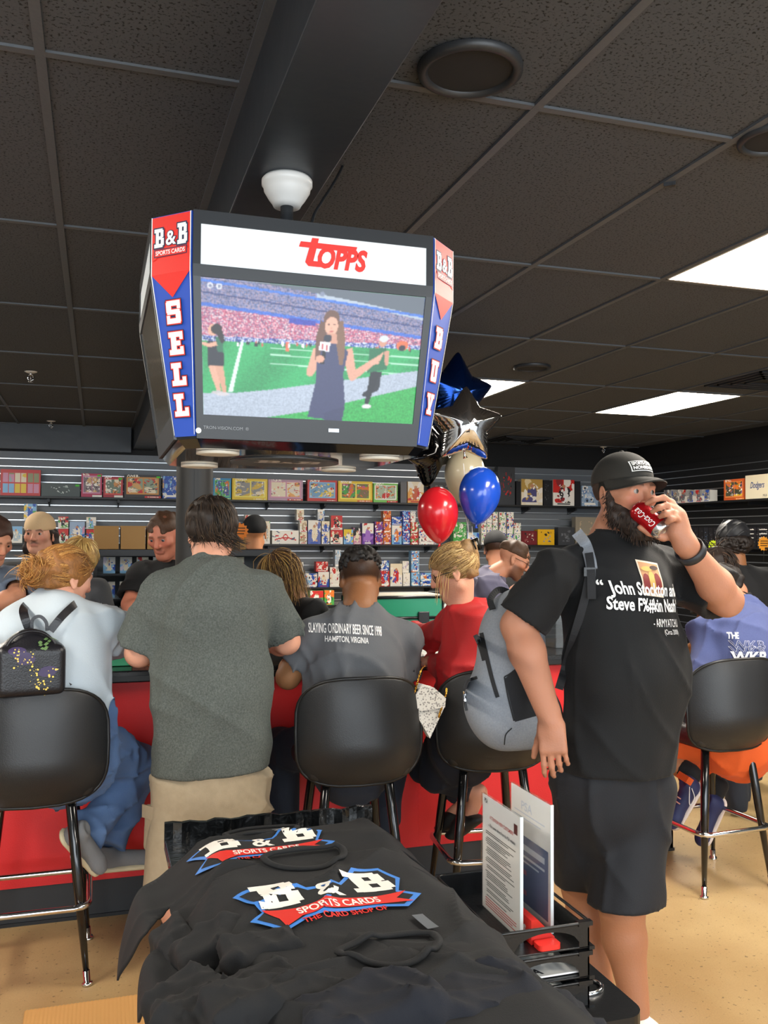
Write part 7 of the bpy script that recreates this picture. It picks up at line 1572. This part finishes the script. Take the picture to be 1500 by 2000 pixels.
def small(name, x, y, w, d, h, mat, lab, cat, top=None):
    r = empty(name, (x, y, gz), 0, lab, cat); MB().box((-w/2, 0, 0), (w/2, d, h), bev=.003).build('box_body', mat, r)
    if top: MB().box((-w/2+.004, .004, h), (w/2-.004, d-.004, h+.006)).build('box_top', top, r)
px_, py_ = P(212, 1275, 4.2)[0], 4.18
small('card_pack', px_, py_, .06, .04, .085, mredp, 'small red card pack on the counter between two customers', 'pack', mwhitep)
small('deck_tin', P(235, 1285, 4.2)[0], 4.16, .10, .08, .05, M('tin_green', '#1d7a4e', .25, metal=.3), 'green tin on the counter beside the red pack', 'tin', M('tin_lid', '#2a9a66', .25, metal=.3))
small('card_tray', P(870, 1160, 4.5)[0], 4.45, .22, .14, .07, M('tray_pink', '#c98a98', .6), 'pink topped tray of cards behind the woman in red', 'tray', mwhitep)
small('card_case', -.75, 4.2, .5, .28, .12, mglass, 'low glass card case on the counter at far left', 'case', M('case_frame', '#9aa4ac', .4))
small('counter_case', 2.45, 4.25, .30, .26, .18, M('smoke_glass', '#6a7074', .1, alpha=.5), 'low smoked glass case on the counter near its right end', 'case', M('case_frame', '#9aa4ac', .4))
# purse hanging on the stool
pu = empty('purse', P(838, 1440, 3.42), 0, 'small pale patterned purse hanging by a gold chain from the stool', 'purse'); mpu = M('purse_monogram', '#c9c6c0', .5)
def _pm():
    nt = mpu.node_tree; N = nt.nodes; L = nt.links; b = N['Principled BSDF']; tc = N.new('ShaderNodeTexCoord'); ck = N.new('ShaderNodeTexVoronoi'); ck.inputs['Scale'].default_value = 110; L.new(tc.outputs['Object'], ck.inputs['Vector']); r = N.new('ShaderNodeValToRGB'); r.color_ramp.elements[0].color = (*lin('#8f8c88'), 1); r.color_ramp.elements[1].color = (*lin('#dedbd4'), 1); r.color_ramp.elements[0].position = .3; r.color_ramp.elements[1].position = .45; L.new(ck.outputs['Distance'], r.inputs[0]); L.new(r.outputs[0], b.inputs['Base Color'])
_pm(); cs = [P(*q, 3.42) for q in ((798, 1372), (822, 1336), (845, 1342), (868, 1362), (866, 1380), (838, 1441))]; o = np.array(pu.location)
nP = unit(np.cross(cs[2]-cs[0], cs[5]-cs[0])); nP = nP if np.dot(nP, CAM-cs[0]) > 0 else -nP; V = [c+nP*.012-o for c in cs]+[c-nP*.03-o for c in cs]; n = 6
MB().add(V, [tuple(range(n))[::-1], tuple(range(n, 2*n))]+[(i, (i+1) % n, n+(i+1) % n, n+i)[::1] for i in range(n)]).build('bag_body', mpu, pu)
V = [c+nP*.018-o for c in (cs[0], cs[1], cs[2], cs[3], cs[4], (cs[4]+cs[5])/2*.4+cs[0]*.6)]; MB().add(V, [tuple(range(6))]).build('flap', mpu, pu)
mgd = M('gold', '#c9963f', .25, metal=1.)
def chain(pts, name):
    q = smooth_pts(pts, 9); m = MB()
    for i in range(0, len(q)-1): m.tube([q[i]+(q[i+1]-q[i])*.1+np.array([.003*math.cos(a)*(i % 2), .003*math.cos(a)*(1-i % 2), 0])+unit(q[i+1]-q[i])*.006*math.sin(a)+(q[i+1]-q[i])*.4 for a in np.linspace(0, 6.283, 9)[:-1]], .0018, 5, closed=True)
    return put(pu, m, name, mgd)
ch_ = chain([P(802, 1372, 3.41), P(812, 1345, 3.40), P(822, 1310, 3.42), P(830, 1300, 3.50)], 'chain'); ch_['kind'] = 'stuff'; ch_ = chain([P(866, 1372, 3.41), P(860, 1390, 3.40), P(858, 1398, 3.40), P(870, 1360, 3.42), P(872, 1345, 3.44)], 'chain'); ch_['kind'] = 'stuff'
# ================================================================== STAFF AND FAR CUSTOMERS
def far_person(lab, hpx, Yh, fwd, up, sc, skin, f, tee_mat, bw=.19, arms=None, legs=True, paint=None, face=True, nk=None, lean=.0, shw=.175, vox=.009, hv=.006):
    h = Head(P(*hpx, Yh), fwd, up, sc); f = unit((f[0], f[1], 0)); r = np.array([f[1], -f[0], 0.]); n = h.w((0, -.03, -.155)) if nk is None else np.array(nk, float)
    base = n-f*lean; root = empty('person', (base[0], base[1], 0), 0, lab, 'person')
    ch = n-f*lean*.35-np.array([0, 0, .19]); be = n-f*lean*.8-np.array([0, 0, .40]); hm = np.array([base[0], base[1], n[2]-.62])
    sh = [n-r*shw-np.array([0, 0, .085])-f*lean*.1, n+r*shw-np.array([0, 0, .085])-f*lean*.1]
    if arms is None: arms = [None, None]
    el = []; wr = []
    for i in range(2):
        sg = -1 if i == 0 else 1
        if arms[i] is None: el.append(sh[i]+r*sg*.05-np.array([0, 0, .28])-f*.03); wr.append(el[i]+f*.16-np.array([0, 0, .16])-r*sg*.02)
        else: el.append(np.array(arms[i][0], float)); wr.append(np.array(arms[i][1], float))
    ps = [col_mesh(h.sdf(hv, n-np.array([0, 0, .02]), .056*sc, face=face), skin, 1, lambda V: paint_head(h, V, skin, **(paint or {})))]
    for i in range(2): A = arm_sdf(sh[i], el[i], wr[i], 1., .009); hand(A, wr[i], wr[i]-el[i]+f*.1, (0, 0, 1), 1-2*i, (.4, .45, .5, .5), 1.); ps.append(col_mesh(A, skin))
    body(root, ps); make_tee(root, n-np.array([0, 0, .02]), ch, be, hm, f, (bw, bw*.95, bw), 1.3, [(sh[0], el[0], .8, .075), (sh[1], el[1], .8, .075)], 'shirt', tee_mat, vox=.012, fold=(.006, 20, abs(int(hpx[0]))), shr=.062)
    if legs: trousers(root, hm+np.array([0, 0, .02]), [(hm+r*s*.09, np.array([base[0], base[1], .48])+r*s*.10, np.array([base[0], base[1], .03])+r*s*.11) for s in (-1, 1)], f, cloth('dark_trousers', '#1c2028'), .155, 1.2, vox=.02, fold=(.003, 15, 3))
    return root, h
mbk = cloth('black_plain_tee', '#0c0d10', .82)
# left edge: man in slate shirt
r7, h7 = far_person('man cut by the left edge, slate blue shirt with badge, looking down', (-12, 1055), 4.95, (.55, -.72, -.42), (.1, -.2, 1), 1.0, SK['mid'], (.45, -.9, 0), cloth('slate_blue', '#5f6b7c'), .19, paint=dict(brow='#2a1c14', cheeks=.4), arms=[(P(30, 1165, 4.75), P(-30, 1192, 4.6)), (P(-70, 1170, 4.9), P(-40, 1195, 4.6))])
hair_cap(r7, h7, '#3a241a', -.005, disp=.004, fq=70); rim_eyes(h7, r7, (.3, -.7, -.6))
dB = Decal(); oB = P(42, 1128, 4.6); sx = np.array([.9, .3, 0]); sx = unit(sx); dB.poly([(-.035, .03), (0, .042), (.035, .03), (.03, -.03), (0, -.045), (-.03, -.03)], oB, sx, (0, 0, 1), 0).poly([(-.029, .025), (0, .035), (.029, .025), (.025, -.025), (0, -.038), (-.025, -.025)], oB, sx, (0, 0, 1), 1).poly([(-.02, .012), (.02, .012), (.02, -.006), (-.02, -.006)], oB, sx, (0, 0, 1), 0)
dB.lay([c for c in r7.children if c.name.startswith('shirt')][0], (.0, -1, 0), r7, [mwhitep, mblk], 'badge', sub=.03)
# cap backwards, moustache
r8, h8 = far_person('man with backward tan cap, moustache and long dark hair behind the counter', (77, 1044), 5.75, (-.28, -.94, -.02), (0, 0, 1), 1.0, '#c79078', (-.1, -1, 0), mbk, .19, paint=dict(brow='#2a1c14', stubble=('#3a281e', .10, .9), cheeks=.25), hv=.005)
cap_hat(r8, h8, cloth('tan_cap', '#bfa27c'), True); rim_eyes(h8, r8, (-.5, -.85, .0), '#3a2a20')
def long8(s, h):
    for q in (-1, 1): s.cone(h.w((q*.082, -.03, .01)), h.w((q*.088, -.045, -.10)), .022, .026)
    s.ell(h.w((0, -.09, -.06)), (.075, .04, .07), h.R)
hair_cap(r8, h8, '#241813', -.14, (.080, .100, .080), disp=.004, fq=70, extra=long8)
# blond boy
r9, h9 = far_person('boy with a blond bowl cut in dark grey shirt, looking down', (156, 1095), 5.2, (.35, -.66, -.6), (.1, -.3, 1), .95, SK['fair'], (.2, -1, 0), cloth('boy_grey', '#4a4c50'), .155, shw=.14, paint=dict(brow='#a07a48', cheeks=.5))
hair_cap(r9, h9, '#a8834a', -.02, (.09, .112, .098), (0, -.012, .036), .003, 80)
tp9 = h9.w((0, -.03, .135)); c9 = h9.w((0, -.014, .03)); sp = scalp_pts(h9, 360, 33, lambda p, d: p[2] > -.0, (.091, .113, .099))
strands(r9, [a[0] for a in sp], lambda p, t, r: tang(p-c9, p-tp9)*8+tang(p-c9, (0, 0, -1.))*.6+.08*r, 6, .013, .003, ('#c9a560', '#a8834a', '#8a6838', '#dcc080'), 'hair_locks', cling=cling_head(h9, (.092, .114, .1)), seed=8); rim_eyes(h9, r9, (.2, -.6, -.7))
# black shirt by the column
r10, h10 = far_person('ruddy man in black shirt looking down beside the column', (322, 1046), 5.05, (-.48, -.76, -.36), (-.1, -.1, 1), 1.04, '#c98068', (-.25, -.97, 0), mbk, .20, paint=dict(brow='#5a3a28', hairline=('#5a3d2a', .075, -.0, .75), cheeks=.4, stubble=('#7a4a34', .35, .3)), arms=[(P(395, 1190, 5.0), P(330, 1215, 4.8)), (P(254, 1180, 5.05), P(285, 1215, 4.8))], hv=.005)
hair_cap(r10, h10, '#4a3222', .036, (.080, .101, .090), disp=.006, fq=90); rim_eyes(h10, r10, (-.4, -.65, -.6), '#4a5a62')
# black cap seen from behind
r11, h11 = far_person('man with black cap seen from behind beyond the glass case', (497, 1042), 6.9, (.12, .98, .0), (0, 0, 1), 1.06, SK['tan'], (0, 1, 0), cloth('far_tee', '#3a3c40'), .19, face=False, paint=dict(brow=None))
cap_hat(r11, h11, mbk, False, z0=.012)
# long hair woman
r12, h12 = far_person('woman with long brown to blond hair in black top, facing left', (546, 1122), 4.95, (-.80, -.25, -.42), (-.2, 0, 1), .98, SK['fair'], (-.75, -.4, 0), mbk, .16, shw=.15, paint=dict(brow='#4a3422', cheeks=.5))
hair_cap(r12, h12, '#4a3424', -.05, (.088, .110, .095), disp=.004, fq=60); sp = scalp_pts(h12, 1300, 43, lambda p, d: p[2] > -.03 and not (d[1] > .5 and p[2] < .05), (.088, .11, .096)); c12 = h12.w((0, -.014, .03))
def col_len(): return ('#5a4028', '#3f2c1c', '#7a5a34', '#a8834a', '#c09a58')
strands(r12, [a[0] for a in sp], lambda p, t, r: (tang(p-c12, (.55, .1, -1.)) if t < .35 else np.array([.16, .02, -1.]))+.10*r, 13, .022, .0016, col_len(), 'hair_locks', cling=cling_head(h12, (.09, .112, .098)), seed=12); rim_eyes(h12, r12, (-.8, -.2, -.5))
# man with glasses
r13, h13 = far_person('man with glasses and beard in purple grey shirt leaning down, hand at mouth', (1004, 1094), 5.4, (.82, -.34, -.42), (.25, 0, 1), 1.02, SK['mid'], (.85, -.35, 0), cloth('purple_grey', '#6d6a80'), .19, lean=.22, nk=P(962, 1118, 5.42), paint=dict(brow='#3a2618', stubble=('#3a2618', .75, .8), cheeks=.4), arms=[(P(1000, 1190, 5.6), P(1010, 1150, 5.3)), (P(985, 1185, 5.2), P(1006, 1150, 5.2))])
hair_cap(r13, h13, '#4a3322', .030, (.084, .106, .096), disp=.006, fq=70, carve=False); glasses(r13, h13); rim_eyes(h13, r13, (.8, -.3, -.5))
# black cap, further back
r14, h14 = far_person('man with black cap seen from behind beside the man with glasses', (968, 1072), 6.3, (.35, .9, -.15), (0, .1, 1), 1.04, SK['mid'], (.2, 1, 0), mbk, .19, face=False, paint=dict(brow=None, hairline=('#1a120e', .06, -.02, .9)))
cap_hat(r14, h14, mbk, True, False, z0=.02)
# head wrap
r15, h15 = far_person('man with black head wrap and curly hair seen from behind in black shirt', (1430, 1060), 5.05, (.1, .96, -.1), (0, .05, 1), 1.08, SK['brown'], (.12, 1, 0), mbk, .225, shw=.21, face=False, paint=dict(brow=None))
dr = SDF(.006, .012); dr.ell(h15.w((0, -.012, .05)), np.array((.088, .11, .09))*h15.s, h15.R); dr.half(h15.w((0, 0, .028)), -h15.R[2]); _c = creases(.008, 9, 55); dr.disp = _c; V, F = dr.mesh(); link('head_wrap', np_mesh('head_wrap', V-np.array(r15.location), F), cloth('wrap_black', '#1a1b1f', .5), r15)
hs = SDF(.007, .01); hs.ell(h15.w((0, -.03, -.01)), np.array((.092, .10, .05))*h15.s, h15.R)
for p, d, l in scalp_pts(h15, 240, 16, lambda p, d: p[2] < .03 and p[1] < .04, (.098, .108, .062), (0, -.03, -.012)): hs.ell(p, .012, None, .003)
hs.half(h15.w((0, 0, .035)), h15.R[2]); V, F = hs.mesh(); link('hair', np_mesh('hair', V-np.array(r15.location), F, True, np.tile(np.array(lin('#1c1410')), (len(V), 1))*(.6+.9*hash3(V)[:, None])), mhair, r15)
# low head by the yellow tag
r16, h16 = far_person('dark haired person bent low below the neon price tag', (1402, 1112), 4.6, (-.6, .5, -.5), (-.2, .2, 1), .98, SK['mid'], (-.6, .6, 0), mbk, .16, shw=.14, face=False, paint=dict(brow=None))
hair_cap(r16, h16, '#241812', -.06, (.090, .112, .097), disp=.005, fq=60); c16 = h16.w((0, -.014, .03)); sp = scalp_pts(h16, 260, 53, lambda p, d: p[2] > -.03, (.09, .112, .098))
strands(r16, [a[0] for a in sp], lambda p, t, r: tang(p-c16, (.1, 0, -1.))+.2*r, 6, .015, .0035, ('#2c1e16', '#46301f', '#1c130e'), 'hair_locks', cling=cling_head(h16), seed=14)
